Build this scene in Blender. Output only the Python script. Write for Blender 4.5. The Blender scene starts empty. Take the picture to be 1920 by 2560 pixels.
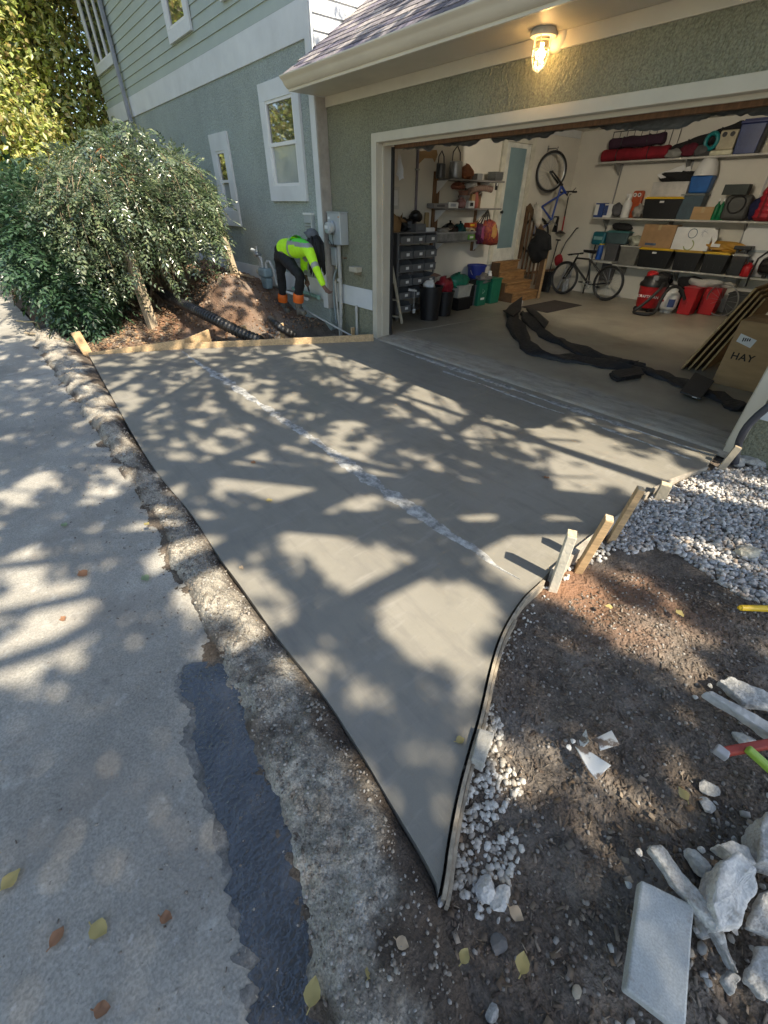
import bpy, bmesh, math, random
import numpy as np
from mathutils import Vector, Matrix, Quaternion
random.seed(7); RNG = np.random.default_rng(7)
SC = bpy.context.scene; COL = SC.collection
rad = math.radians

# ------------------------------------------------------------------ camera
F_PX = 1039.5                                   # focal length in pixels of the 1920 x 2560 photograph
YAW, PITCH, ROLL = rad(50.04), rad(36.58), rad(0.38)
CAM = np.array([0.0, 0.0, 1.75])                # world: z = 0 garage floor, +X along the garage front, +Y into the garage
_h = np.array([-math.sin(YAW), math.cos(YAW), 0]); _r = np.array([math.cos(YAW), math.sin(YAW), 0]); _z = np.array([0, 0, 1.0])
FWD = _h*math.cos(PITCH) - _z*math.sin(PITCH); _up = _h*math.sin(PITCH) + _z*math.cos(PITCH)
RGT = _r*math.cos(ROLL) + _up*math.sin(ROLL); UPV = -_r*math.sin(ROLL) + _up*math.cos(ROLL)
cam = bpy.data.cameras.new('camera'); camo = bpy.data.objects.new('camera', cam); COL.objects.link(camo)
cam.sensor_fit = 'VERTICAL'; cam.sensor_height = 24.0; cam.lens = F_PX/2560*24.0
cam.clip_start = 0.05; cam.clip_end = 500
camo.matrix_world = Matrix(((RGT[0], UPV[0], -FWD[0], CAM[0]), (RGT[1], UPV[1], -FWD[1], CAM[1]), (RGT[2], UPV[2], -FWD[2], CAM[2]), (0, 0, 0, 1)))
SC.camera = camo
# ------------------------------------------------------------------ sky, sun, exposure
SUN_EL, SUN_AZ = rad(49), rad(7)                # azimuth measured from +X toward +Y
w = bpy.data.worlds.new('World'); SC.world = w; w.use_nodes = True
nt = w.node_tree; nt.nodes.clear()
sky = nt.nodes.new('ShaderNodeTexSky'); sky.sky_type = 'NISHITA'; sky.sun_disc = False
sky.sun_elevation = SUN_EL; sky.sun_rotation = rad(90) - SUN_AZ; sky.air_density = 1.0; sky.dust_density = 1.2; sky.ozone_density = 1.0
bg = nt.nodes.new('ShaderNodeBackground'); bg.inputs['Strength'].default_value = 0.15
ow = nt.nodes.new('ShaderNodeOutputWorld'); nt.links.new(sky.outputs[0], bg.inputs[0]); nt.links.new(bg.outputs[0], ow.inputs[0])
sun = bpy.data.lights.new('sun', 'SUN'); sun.energy = 5.0; sun.angle = rad(0.53); sun.color = (1.0, 0.89, 0.71)
suno = bpy.data.objects.new('sun', sun); COL.objects.link(suno)
SUNV = Vector((math.cos(SUN_EL)*math.cos(SUN_AZ), math.cos(SUN_EL)*math.sin(SUN_AZ), math.sin(SUN_EL)))
suno.rotation_euler = SUNV.to_track_quat('Z', 'Y').to_euler(); suno.location = (10, 3, 20)
vs = SC.view_settings; vs.view_transform = 'Standard'; vs.look = 'None'; vs.gamma = 1.0; vs.exposure = 1.25; vs.use_curve_mapping = False
SC.cycles.max_bounces = 8; SC.cycles.diffuse_bounces = 5; SC.cycles.use_denoising = True

# ------------------------------------------------------------------ surveying: a pixel of the photograph on a known plane gives a place in the world
def ray(x, y): return FWD*F_PX + RGT*(x-960) + UPV*(1280-y)
def onz(x, y, z=0.0): d = ray(x, y); return Vector(CAM + d*((z-CAM[2])/d[2]))
def ony(x, y, Y): d = ray(x, y); return Vector(CAM + d*((Y-CAM[1])/d[1]))
def onx(x, y, X): d = ray(x, y); return Vector(CAM + d*((X-CAM[0])/d[0]))
def onp(x, y, p, n): d = ray(x, y); p = np.array(p); n = np.array(n); return Vector(CAM + d*(((p-CAM)@n)/(d@n)))
def crop(x0, y0, s): return lambda x, y: (x0+x*s, y0+y*s)
D = 1.15732   # full view scale

# ------------------------------------------------------------------ noise
def _hash(ix, iy, s):
    n = (ix*374761393 + iy*668265263 + s*1442695041) & 0x7fffffff
    n = ((n ^ (n >> 13))*1274126177) & 0x7fffffff
    return ((n ^ (n >> 16)) & 0xffff)/65535.0
def vnoise(x, y, s=0):
    x = np.asarray(x, float); y = np.asarray(y, float)
    ix = np.floor(x).astype(np.int64); iy = np.floor(y).astype(np.int64); fx = x-ix; fy = y-iy
    fx = fx*fx*(3-2*fx); fy = fy*fy*(3-2*fy)
    a = _hash(ix, iy, s); b = _hash(ix+1, iy, s); c = _hash(ix, iy+1, s); d = _hash(ix+1, iy+1, s)
    return (a+(b-a)*fx)*(1-fy) + (c+(d-c)*fx)*fy - 0.5
def fbm(x, y, s=0, o=4, g=0.5):
    t = 0; a = 1
    for i in range(o):
        t = t + a*vnoise(x*2**i, y*2**i, s+i*17); a *= g
    return t
def sstep(a, b, x):
    t = np.clip((np.asarray(x, float)-a)/(b-a), 0, 1); return t*t*(3-2*t)

# ------------------------------------------------------------------ materials
MATS = {}
def M(name, col, rough=0.75, var=0.12, scale=6.0, bump=0.0, bscale=60.0, metal=0.0, col2=None, mix=(0.4, 0.6), detail=4, stretch=None, spec=0.5, coat=0.0, sheen=0.0, trans=0.0, alpha=1.0, emit=None, bdist=0.01, grain=0.0, gscale=300, gcol=None, sss=0):
    if name in MATS: return MATS[name]
    m = bpy.data.materials.new(name); m.use_nodes = True; t = m.node_tree; N = t.nodes; Lk = t.links.new
    b = N['Principled BSDF']
    b.inputs['Roughness'].default_value = rough; b.inputs['Metallic'].default_value = metal
    b.inputs['Specular IOR Level'].default_value = spec; b.inputs['Coat Weight'].default_value = coat
    b.inputs['Transmission Weight'].default_value = trans; b.inputs['Alpha'].default_value = alpha
    if sheen: b.inputs['Sheen Weight'].default_value = sheen
    tc = N.new('ShaderNodeTexCoord'); mp = N.new('ShaderNodeMapping'); Lk(tc.outputs['Object'], mp.inputs[0])
    if stretch: mp.inputs['Scale'].default_value = stretch
    nz = N.new('ShaderNodeTexNoise'); nz.inputs['Scale'].default_value = scale; nz.inputs['Detail'].default_value = detail; nz.inputs['Roughness'].default_value = 0.6
    Lk(mp.outputs[0], nz.inputs['Vector'])
    c = (*col, 1); c2 = (*col2, 1) if col2 else (*[max(0, v*(1-2*var)) for v in col], 1)
    if not col2: c = (*[min(1, v*(1+var)) for v in col], 1)
    rp = N.new('ShaderNodeValToRGB'); rp.color_ramp.elements[0].position = mix[0] if col2 else 0.3; rp.color_ramp.elements[1].position = mix[1] if col2 else 0.7
    rp.color_ramp.elements[0].color = c2; rp.color_ramp.elements[1].color = c
    Lk(nz.outputs[0], rp.inputs[0]); out = rp.outputs[0]
    if grain:
        g = N.new('ShaderNodeTexNoise'); g.inputs['Scale'].default_value = gscale; g.inputs['Detail'].default_value = 2; Lk(tc.outputs['Object'], g.inputs['Vector'])
        mr = N.new('ShaderNodeMapRange'); mr.inputs[1].default_value = 0.35; mr.inputs[2].default_value = 0.65; mr.inputs[3].default_value = 1-grain; mr.inputs[4].default_value = 1+grain
        Lk(g.outputs[0], mr.inputs[0])
        mx = N.new('ShaderNodeMix'); mx.data_type = 'RGBA'; mx.blend_type = 'MULTIPLY'; mx.inputs[0].default_value = 1.0
        Lk(out, mx.inputs[6]); Lk(mr.outputs[0], mx.inputs[7]); out = mx.outputs[2]
    Lk(out, b.inputs['Base Color'])
    if bump:
        bn = N.new('ShaderNodeTexNoise'); bn.inputs['Scale'].default_value = bscale; bn.inputs['Detail'].default_value = 4; Lk(mp.outputs[0], bn.inputs['Vector'])
        bp = N.new('ShaderNodeBump'); bp.inputs['Strength'].default_value = bump; bp.inputs['Distance'].default_value = bdist
        Lk(bn.outputs[0], bp.inputs['Height']); Lk(bp.outputs[0], b.inputs['Normal'])
    if emit: b.inputs['Emission Color'].default_value = (*emit[0], 1); b.inputs['Emission Strength'].default_value = emit[1]
    MATS[name] = m; return m
def add_stains(m, stains):
    """blotches with a shape of their own, mixed over the base colour; each: (colour, noise scale, ramp lo, ramp hi, strength, roughness or None)"""
    t = m.node_tree; N = t.nodes; b = N['Principled BSDF']; tc = [n for n in N if n.type == 'TEX_COORD'][0]
    for k, (col, sc, lo, hi, st, ro, *vec) in enumerate(stains):
        nz = N.new('ShaderNodeTexNoise'); nz.inputs['Scale'].default_value = sc; nz.inputs['Detail'].default_value = 5; nz.inputs['Roughness'].default_value = 0.65
        mp = N.new('ShaderNodeMapping'); mp.inputs['Location'].default_value = (13.7*k+3, 5.1*k, 2.2*k); mp.inputs['Scale'].default_value = vec[0] if vec else (1, 1, 1); t.links.new(tc.outputs['Object'], mp.inputs[0]); t.links.new(mp.outputs[0], nz.inputs['Vector'])
        mr = N.new('ShaderNodeMapRange'); mr.inputs[1].default_value = lo; mr.inputs[2].default_value = hi; mr.inputs[3].default_value = 0; mr.inputs[4].default_value = st; t.links.new(nz.outputs[0], mr.inputs[0])
        src = b.inputs['Base Color'].links[0].from_socket
        mx = N.new('ShaderNodeMix'); mx.data_type = 'RGBA'; mx.inputs[7].default_value = (*col, 1); t.links.new(mr.outputs[0], mx.inputs[0]); t.links.new(src, mx.inputs[6]); t.links.new(mx.outputs[2], b.inputs['Base Color'])
        if ro is not None:
            m2 = N.new('ShaderNodeMix'); m2.data_type = 'FLOAT'; m2.inputs[2].default_value = b.inputs['Roughness'].default_value; m2.inputs[3].default_value = ro
            t.links.new(mr.outputs[0], m2.inputs[0]); t.links.new(m2.outputs[0], b.inputs['Roughness'])
    return m
def add_streaks(m, scale, strength, dist=.004, loc=(0, 0, 0)):
    """a second, directional relief laid over the first (trowel and broom marks)"""
    t = m.node_tree; N = t.nodes; b = N['Principled BSDF']; tc = [n for n in N if n.type == 'TEX_COORD'][0]
    mp = N.new('ShaderNodeMapping'); mp.inputs['Scale'].default_value = scale; mp.inputs['Rotation'].default_value = loc; t.links.new(tc.outputs['Object'], mp.inputs[0])
    nz = N.new('ShaderNodeTexNoise'); nz.inputs['Scale'].default_value = 1.0; nz.inputs['Detail'].default_value = 5; nz.inputs['Distortion'].default_value = .6; t.links.new(mp.outputs[0], nz.inputs['Vector'])
    bp = N.new('ShaderNodeBump'); bp.inputs['Strength'].default_value = strength; bp.inputs['Distance'].default_value = dist; t.links.new(nz.outputs[0], bp.inputs['Height'])
    if b.inputs['Normal'].links: t.links.new(b.inputs['Normal'].links[0].from_socket, bp.inputs['Normal'])
    t.links.new(bp.outputs[0], b.inputs['Normal']); return m
def add_attr_mix(m, attr, col, rough=None):
    """another material (soil, say) where the mesh attribute says so"""
    t = m.node_tree; N = t.nodes; b = N['Principled BSDF']; a = N.new('ShaderNodeAttribute'); a.attribute_name = attr
    mx = N.new('ShaderNodeMix'); mx.data_type = 'RGBA'; mx.inputs[7].default_value = (*col, 1); t.links.new(a.outputs['Fac'], mx.inputs[0]); t.links.new(b.inputs['Base Color'].links[0].from_socket, mx.inputs[6]); t.links.new(mx.outputs[2], b.inputs['Base Color']); return m
def leafmat(name, cols, rough=0.5, trans=0.35, spec=0.5):
    """two-sided leaf: colour varied per leaf by a colour attribute-free trick: noise on position"""
    m = bpy.data.materials.new(name); m.use_nodes = True; t = m.node_tree; N = t.nodes; Lk = t.links.new
    b = N['Principled BSDF']; b.inputs['Roughness'].default_value = rough; b.inputs['Specular IOR Level'].default_value = spec
    g = N.new('ShaderNodeNewGeometry'); rp = N.new('ShaderNodeValToRGB'); rp.color_ramp.interpolation = 'LINEAR'
    els = rp.color_ramp.elements
    while len(els) < len(cols): els.new(0.5)
    for i, c in enumerate(cols): els[i].position = i/(len(cols)-1); els[i].color = (*c, 1)
    Lk(g.outputs['Random Per Island'], rp.inputs[0]); Lk(rp.outputs[0], b.inputs['Base Color'])
    tr = N.new('ShaderNodeBsdfTranslucent'); mx = N.new('ShaderNodeMixShader'); mx.inputs[0].default_value = trans
    hs = N.new('ShaderNodeHueSaturation'); hs.inputs['Value'].default_value = 1.5; hs.inputs['Saturation'].default_value = 1.15; Lk(rp.outputs[0], hs.inputs['Color']); Lk(hs.outputs[0], tr.inputs[0])
    Lk(b.outputs[0], mx.inputs[1]); Lk(tr.outputs[0], mx.inputs[2]); Lk(mx.outputs[0], N['Material Output'].inputs[0])
    MATS[name] = m; return m

# ------------------------------------------------------------------ mesh builder
ORG = {}
def tag(o, label=None, cat=None, group=None, kind=None):
    if label: o['label'] = label
    if cat: o['category'] = cat
    if group: o['group'] = group
    if kind: o['kind'] = kind
    return o
def thing(name, loc, label=None, cat=None, group=None):
    o = bpy.data.objects.new(name, None); COL.objects.link(o); o.location = loc; o.empty_display_size = 0.1; ORG[o.name] = Vector(loc)
    return tag(o, label, cat, group)
class MB:
    def __init__(s): s.v = []; s.f = []; s.mi = []; s.cur = 0
    def add(s, vs, fs):
        n = len(s.v); s.v += [tuple(p) for p in vs]; s.f += [tuple(i+n for i in f) for f in fs]; s.mi += [s.cur]*len(fs); return s
    def box(s, lo, hi, rz=0, piv=None, mat=None):
        (x0, y0, z0), (x1, y1, z1) = lo, hi
        vs = [(x0, y0, z0), (x1, y0, z0), (x1, y1, z0), (x0, y1, z0), (x0, y0, z1), (x1, y0, z1), (x1, y1, z1), (x0, y1, z1)]
        if rz or mat is not None:
            c = Vector(piv) if piv is not None else Vector(((x0+x1)/2, (y0+y1)/2, z0))
            R = mat if mat is not None else Matrix.Rotation(rz, 3, 'Z')
            vs = [tuple(R @ (Vector(p)-c) + c) for p in vs]
        return s.add(vs, [(0, 3, 2, 1), (4, 5, 6, 7), (0, 1, 5, 4), (1, 2, 6, 5), (2, 3, 7, 6), (3, 0, 4, 7)])
    def taper(s, lo, hi, k=0.85, rz=0):     # box whose base is k of its top
        (x0, y0, z0), (x1, y1, z1) = lo, hi; cx, cy = (x0+x1)/2, (y0+y1)/2; a, b = (x1-x0)/2, (y1-y0)/2
        R = Matrix.Rotation(rz, 2)
        vs = []
        for z, q in ((z0, k), (z1, 1)):
            for sx, sy in ((-1, -1), (1, -1), (1, 1), (-1, 1)):
                p = R @ Vector((sx*a*q, sy*b*q)); vs.append((cx+p.x, cy+p.y, z))
        return s.add(vs, [(0, 3, 2, 1), (4, 5, 6, 7), (0, 1, 5, 4), (1, 2, 6, 5), (2, 3, 7, 6), (3, 0, 4, 7)])
    def bar(s, p0, p1, wid, thk, up=(0, 0, 1)):   # rectangular bar from p0 to p1
        p0, p1 = Vector(p0), Vector(p1); d = (p1-p0).normalized(); u = Vector(up)
        a = d.cross(u)
        if a.length < 1e-4: a = d.cross(Vector((1, 0, 0)))
        a.normalize(); b = a.cross(d).normalized(); vs = []
        for p in (p0, p1):
            for sa, sb in ((-1, -1), (1, -1), (1, 1), (-1, 1)): vs.append(p + a*sa*wid/2 + b*sb*thk/2)
        return s.add(vs, [(0, 1, 2, 3), (7, 6, 5, 4), (0, 4, 5, 1), (1, 5, 6, 2), (2, 6, 7, 3), (3, 7, 4, 0)])
    def tube(s, pts, r, n=8, cap=True, closed=False):
        pts = [Vector(p) for p in pts]; k = len(pts); rs = r if isinstance(r, (list, tuple)) else [r]*k
        vs = []; fs = []; prev = None
        for i, p in enumerate(pts):
            if closed: d = pts[(i+1) % k]-pts[i-1]
            else: d = pts[min(i+1, k-1)]-pts[max(i-1, 0)]
            d.normalize()
            if prev is None:
                a = d.cross(Vector((0, 0, 1)))
                if a.length < 1e-3: a = d.cross(Vector((1, 0, 0)))
            else: a = prev - d*prev.dot(d)
            a.normalize(); prev = a; b = d.cross(a)
            for j in range(n):
                t = 2*math.pi*j/n; vs.append(p + (a*math.cos(t)+b*math.sin(t))*rs[i])
        for i in range(k if closed else k-1):
            for j in range(n):
                i2 = (i+1) % k; fs.append((i*n+j, i*n+(j+1) % n, i2*n+(j+1) % n, i2*n+j))
        if cap and not closed: fs.append(tuple(range(n))[::-1]); fs.append(tuple((k-1)*n+j for j in range(n)))
        return s.add(vs, fs)
    def cyl(s, p0, p1, r0, r1=None, n=16): return s.tube([p0, p1], [r0, r0 if r1 is None else r1], n)
    def ring(s, c, nrm, R, r, n=32, m=8, a0=0, a1=2*math.pi):
        c = Vector(c); q = Vector(nrm).to_track_quat('Z', 'Y'); full = a1-a0 > 6.28
        k = n if full else n+1
        pts = [c + q @ Vector((R*math.cos(a0+(a1-a0)*i/n), R*math.sin(a0+(a1-a0)*i/n), 0)) for i in range(k)]
        return s.tube(pts, r, m, closed=full)
    def lathe(s, c, prof, n=20, axis=(0, 0, 1), wob=0):   # prof: (radius, height) from the bottom up
        c = Vector(c); q = Vector(axis).to_track_quat('Z', 'Y'); vs = []; fs = []
        for r, h in prof:
            for j in range(n):
                t = 2*math.pi*j/n; rr = r*(1+wob*math.sin(3*t+h*9)+wob*.6*math.sin(5*t+2)); vs.append(c + q @ Vector((rr*math.cos(t), rr*math.sin(t), h)))
        for i in range(len(prof)-1):
            for j in range(n): fs.append((i*n+j, i*n+(j+1) % n, (i+1)*n+(j+1) % n, (i+1)*n+j))
        fs.append(tuple(range(n))[::-1]); fs.append(tuple((len(prof)-1)*n+j for j in range(n)))
        return s.add(vs, fs)
    def prism(s, poly, z0, z1, fz=None):
        n = len(poly); vs = [(p[0], p[1], z0) for p in poly] + [(p[0], p[1], z1) for p in poly]
        fs = [tuple(range(n))[::-1], tuple(range(n, 2*n))] + [(i, (i+1) % n, n+(i+1) % n, n+i) for i in range(n)]
        return s.add(vs, fs)
    def plate(s, pts, nrm, t):               # polygon in 3-D given thickness t along nrm
        n = len(pts); nv = Vector(nrm).normalized()*t; vs = [Vector(p) for p in pts] + [Vector(p)+nv for p in pts]
        fs = [tuple(range(n))[::-1], tuple(range(n, 2*n))] + [(i, (i+1) % n, n+(i+1) % n, n+i) for i in range(n)]
        return s.add(vs, fs)
    def blob(s, c, size, seed=0, amp=0.25, fr=1.6, sub=2, flat=None, rz=0, rot=None):
        bm = bmesh.new(); bmesh.ops.create_icosphere(bm, subdivisions=sub, radius=1)
        R = rot if rot is not None else Matrix.Rotation(rz, 3, 'Z'); vs = []
        for v in bm.verts:
            p = v.co.copy(); q = p*fr + Vector((seed*1.7, seed*2.3, 0))
            k = 1 + amp*2*float(vnoise(q.x+q.z*.7, q.y-q.z*.6, seed)); p *= k
            if flat is not None: p.z = max(p.z, flat)
            p = R @ Vector((p.x*size[0], p.y*size[1], p.z*size[2])); vs.append(p+Vector(c))
        fs = [tuple(v.index for v in f.verts) for f in bm.faces]; bm.free(); return s.add(vs, fs)
    def rock(s, c, size, seed=0, rz=0, cuts=7):       # angular stone: ball cut by random planes
        rg = random.Random(seed); bm = bmesh.new(); bmesh.ops.create_icosphere(bm, subdivisions=2, radius=1)
        pl = []
        for i in range(cuts):
            n = Vector((rg.gauss(0, 1), rg.gauss(0, 1), rg.gauss(0, 1))).normalized(); pl.append((n, rg.uniform(.5, .8)))
        R = Matrix.Rotation(rz, 3, 'Z'); vs = []
        for v in bm.verts:
            p = v.co.copy()
            for n, d in pl:
                e = p.dot(n)-d
                if e > 0: p -= n*e
            p *= 1+rg.uniform(-.03, .03)
            vs.append(R @ Vector((p.x*size[0], p.y*size[1], p.z*size[2])) + Vector(c))
        fs = [tuple(v.index for v in f.verts) for f in bm.faces]; bm.free(); return s.add(vs, fs)
    def build(s, name, mat, parent=None, smooth=False, bevel=0, label=None, cat=None, group=None, kind=None, origin=None, bseg=2, angle=30):
        if parent is not None: org = ORG[parent.name]
        elif origin is not None: org = Vector(origin)
        else:
            a = np.array(s.v); org = Vector(((a[:, 0].min()+a[:, 0].max())/2, (a[:, 1].min()+a[:, 1].max())/2, a[:, 2].min()))
        me = bpy.data.meshes.new(name); arr = np.array(s.v, float)-np.array(org)
        me.from_pydata(arr.tolist(), [], s.f); mats = mat if isinstance(mat, (list, tuple)) else [mat]
        for m in mats: me.materials.append(m)
        if len(mats) > 1: me.polygons.foreach_set('material_index', s.mi)
        if smooth: me.shade_smooth()
        me.update(); o = bpy.data.objects.new(name, me); COL.objects.link(o)
        if parent is not None: o.parent = parent
        else: o.location = org
        ORG[o.name] = org
        if smooth and angle < 180:
            try: me.set_sharp_from_angle(angle=rad(angle+15))
            except Exception: pass
        if bevel:
            b = o.modifiers.new('bevel', 'BEVEL'); b.width = bevel; b.segments = bseg; b.limit_method = 'ANGLE'; b.angle_limit = rad(35); b.harden_normals = False
        return tag(o, label, cat, group, kind)
def grid_mesh(name, X, Y, Z, mat, parent=None, smooth=True, kind=None, keep=None, label=None, cat=None):
    ny, nx = X.shape; v = np.stack([X, Y, Z], -1).reshape(-1, 3)
    i = np.arange(nx*ny).reshape(ny, nx); q = np.stack([i[:-1, :-1], i[:-1, 1:], i[1:, 1:], i[1:, :-1]], -1).reshape(-1, 4)
    if keep is not None:
        k = keep[:-1, :-1] & keep[:-1, 1:] & keep[1:, 1:] & keep[1:, :-1]; q = q[k.reshape(-1)]
    me = bpy.data.meshes.new(name); me.from_pydata(v.tolist(), [], q.tolist()); me.materials.append(mat)
    if smooth: me.shade_smooth()
    o = bpy.data.objects.new(name, me); COL.objects.link(o); ORG[o.name] = Vector((0, 0, 0))
    if parent is not None: o.parent = parent
    return tag(o, label, cat, None, kind)
def text_mesh(name, txt, size, mat, parent, loc, xdir, ydir, extrude=0.0008, space=1.0, bold=0.0):
    cu = bpy.data.curves.new(name, 'FONT'); cu.body = txt; cu.size = size; cu.extrude = extrude; cu.align_x = 'CENTER'; cu.align_y = 'CENTER'; cu.space_character = space; cu.offset = bold
    t = bpy.data.objects.new(name+'_curve', cu); COL.objects.link(t); dg = bpy.context.evaluated_depsgraph_get()
    me = bpy.data.meshes.new_from_object(t.evaluated_get(dg)); bpy.data.objects.remove(t)
    x = Vector(xdir).normalized(); y = Vector(ydir).normalized(); z = x.cross(y); R = Matrix((x, y, z)).transposed().to_4x4()
    me.transform(Matrix.Translation(Vector(loc)-ORG[parent.name]) @ R); me.materials.clear(); me.materials.append(mat)
    o = bpy.data.objects.new(name, me); COL.objects.link(o); o.parent = parent; return o
def copy_tree(o, parent=None):
    c = o.copy(); COL.objects.link(c); c.parent = parent
    for ch in list(o.children): copy_tree(ch, c)
    return c

# ------------------------------------------------------------------ palette
m_stucco = M('stucco_skylit', (0.36, 0.41, 0.375), 0.92, 0.07, 1.5, bump=1.0, bscale=48, bdist=0.045, detail=6, stretch=(1, 1, 0.65), grain=0.22, gscale=75)  # one paint on both buildings; this copy holds the house's brighter sky light
m_stucco_lamp = M('stucco_lamplit', (0.245, 0.245, 0.17), 0.92, 0.07, 1.5, bump=1.0, bscale=48, bdist=0.045, detail=6, stretch=(1, 1, 0.55), grain=0.22, gscale=75)  # same paint, its colour darkened and yellowed as it looks under the lamp
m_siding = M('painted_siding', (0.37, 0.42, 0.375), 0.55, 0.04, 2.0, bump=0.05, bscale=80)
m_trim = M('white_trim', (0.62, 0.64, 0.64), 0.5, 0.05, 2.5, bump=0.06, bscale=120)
m_trim_warm = M('trim_lamp_warm', (0.52, 0.48, 0.385), 0.5, 0.05, 2.5, bump=0.05, bscale=90)  # white trim paint with the warmth of the lamp light put into the colour
m_gutter = M('gutter_paint', (0.66, 0.61, 0.50), 0.35, 0.05, 1.5)
m_drywall = M('drywall', (0.66, 0.63, 0.55), 0.85, 0.04, 1.2, bump=0.05, bscale=60)
m_concrete_in = add_stains(M('garage_concrete', (0.30, 0.27, 0.21), 0.42, 0.14, 1.3, bump=0.12, bscale=45, detail=8, grain=0.06, gscale=120), [((0.13, 0.11, 0.085), 1.1, .55, .75, .45, .5), ((0.46, 0.42, 0.35), 3.0, .58, .8, .4, None)])
m_glass = M('window_glass', (0.03, 0.035, 0.035), 0.03, 0.0, 1, spec=1.0, coat=1.0); m_glass.node_tree.nodes['Principled BSDF'].inputs['Coat IOR'].default_value = 2.1
m_wood = M('fresh_lumber', (0.52, 0.35, 0.18), 0.7, 0.16, 5, bump=0.2, bscale=50, stretch=(2.0, 2.0, 14), grain=0.06)
m_woodx = M('fresh_lumber_board', (0.50, 0.35, 0.19), 0.7, 0.18, 4, bump=0.2, bscale=30, stretch=(1.2, 10, 10), grain=0.08)
m_brownwood = M('brown_wood', (0.21, 0.11, 0.05), 0.6, 0.2, 6, bump=0.15, bscale=40, stretch=(6, 6, 1))
m_black = M('black_plastic', (0.012, 0.012, 0.013), 0.42, 0.1, 4)
m_blackcloth = M('black_cloth', (0.014, 0.014, 0.015), 0.95, 0.2, 12, bump=0.25, bscale=18)
m_rubber = M('black_rubber', (0.02, 0.02, 0.02), 0.6, 0.1, 6)
m_steel = M('galvanised_steel', (0.42, 0.44, 0.45), 0.38, 0.1, 8, metal=0.85)
m_greymetal = M('grey_enamel', (0.42, 0.45, 0.46), 0.4, 0.06, 3, metal=0.2)
m_pvc = M('grey_pipe', (0.42, 0.42, 0.39), 0.45, 0.08, 4)
m_white = M('white_plastic', (0.72, 0.72, 0.70), 0.4, 0.04, 3)
m_paper = M('white_paper', (0.75, 0.75, 0.73), 0.85, 0.05, 5)
m_card = M('cardboard', (0.42, 0.27, 0.13), 0.85, 0.08, 3, bump=0.08, bscale=30, stretch=(1, 1, 5))
m_greybin = M('grey_bin_plastic', (0.13, 0.135, 0.14), 0.5, 0.08, 4)
m_greenbin = M('green_bin_plastic', (0.012, 0.15, 0.085), 0.45, 0.06, 3)
m_red = M('red_plastic', (0.42, 0.012, 0.016), 0.4, 0.06, 4)
m_blue = M('blue_plastic', (0.015, 0.03, 0.22), 0.4, 0.06, 4)
m_yellow = M('yellow_plastic', (0.72, 0.46, 0.02), 0.4, 0.06, 4)
# ================================================================== GROUND
def islandmat(name, cols, rough=0.8, bump=0.0, bscale=80, spec=0.4, bdist=0.01):
    m = leafmat(name, cols, rough, 0.0, spec)
    if bump:
        t = m.node_tree; N = t.nodes; b = N['Principled BSDF']; tc = N.new('ShaderNodeTexCoord'); bn = N.new('ShaderNodeTexNoise'); bn.inputs['Scale'].default_value = bscale; bn.inputs['Detail'].default_value = 4
        t.links.new(tc.outputs['Object'], bn.inputs['Vector']); bp = N.new('ShaderNodeBump'); bp.inputs['Strength'].default_value = bump; bp.inputs['Distance'].default_value = bdist
        t.links.new(bn.outputs[0], bp.inputs['Height']); t.links.new(bp.outputs[0], b.inputs['Normal'])
    return m
m_road = add_stains(M('old_concrete', (0.315, 0.30, 0.265), 0.85, 0.2, 1.1, bump=0.7, bscale=60, detail=8, grain=0.17, gscale=120, bdist=0.006),
    [((0.21, 0.19, 0.165), 1.5, .52, .70, .55, None), ((0.28, 0.26, 0.225), 6.0, .52, .68, .5, None), ((0.44, 0.43, 0.39), 9.0, .58, .70, .55, None), ((0.40, 0.40, 0.385), 30.0, .62, .70, .5, None), ((0.10, 0.085, 0.07), 34.0, .645, .70, .8, None), ((0.13, 0.12, 0.11), 3.3, .62, .70, .55, None)])
m_wet = M('wet_concrete', (0.040, 0.041, 0.044), 0.22, 0.5, 5, bump=1.0, bscale=55, detail=6, bdist=0.008, spec=1.0, coat=1.0); m_wet.node_tree.nodes['Principled BSDF'].inputs['Coat IOR'].default_value = 1.42; m_wet.node_tree.links.new(m_wet.node_tree.nodes['Principled BSDF'].inputs['Normal'].links[0].from_socket, m_wet.node_tree.nodes['Principled BSDF'].inputs['Coat Normal']); m_wet.node_tree.nodes['Principled BSDF'].inputs['Coat Roughness'].default_value = .14
m_berm = add_stains(M('crumbled_berm', (0.36, 0.33, 0.275), 0.95, 0.16, 5, bump=1.0, bscale=75, detail=8, grain=0.28, gscale=130, bdist=0.02),
    [((0.13, 0.105, 0.08), 6.0, .53, .68, .8, None), ((0.50, 0.49, 0.45), 14.0, .60, .68, .7, None), ((0.32, 0.26, 0.16), 9.0, .66, .72, .8, None)])
m_slab = add_stains(M('fresh_concrete', (0.222, 0.208, 0.174), 0.48, 0.05, 0.9, bump=0.22, bscale=60, detail=7, grain=0.04, gscale=240, bdist=0.004, stretch=(1, 1, 1)),
    [((0.165, 0.155, 0.135), 1.4, .50, .70, .6, .40), ((0.27, 0.255, 0.225), 3.5, .58, .78, .45, None), ((0.15, 0.14, 0.12), 22, .66, .74, .5, None), ((0.26, 0.245, 0.215), .55, .48, .62, .5, .55), ((0.17, 0.16, 0.14), 6.5, .55, .72, .5, .38), ((0.155, 0.145, 0.128), 1.0, .50, .68, .5, .36, (2.2, 11, 1)), ((0.28, 0.265, 0.235), 1.0, .56, .70, .5, .55, (16, 3, 1))])
add_streaks(m_slab, (3, 70, 1), .35, .004, (0, 0, .12)); add_streaks(m_slab, (30, 4, 1), .2, .004, (0, 0, -.5)); add_streaks(m_road, (14, 30, 1), .5, .006, (0, 0, .4))
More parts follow.
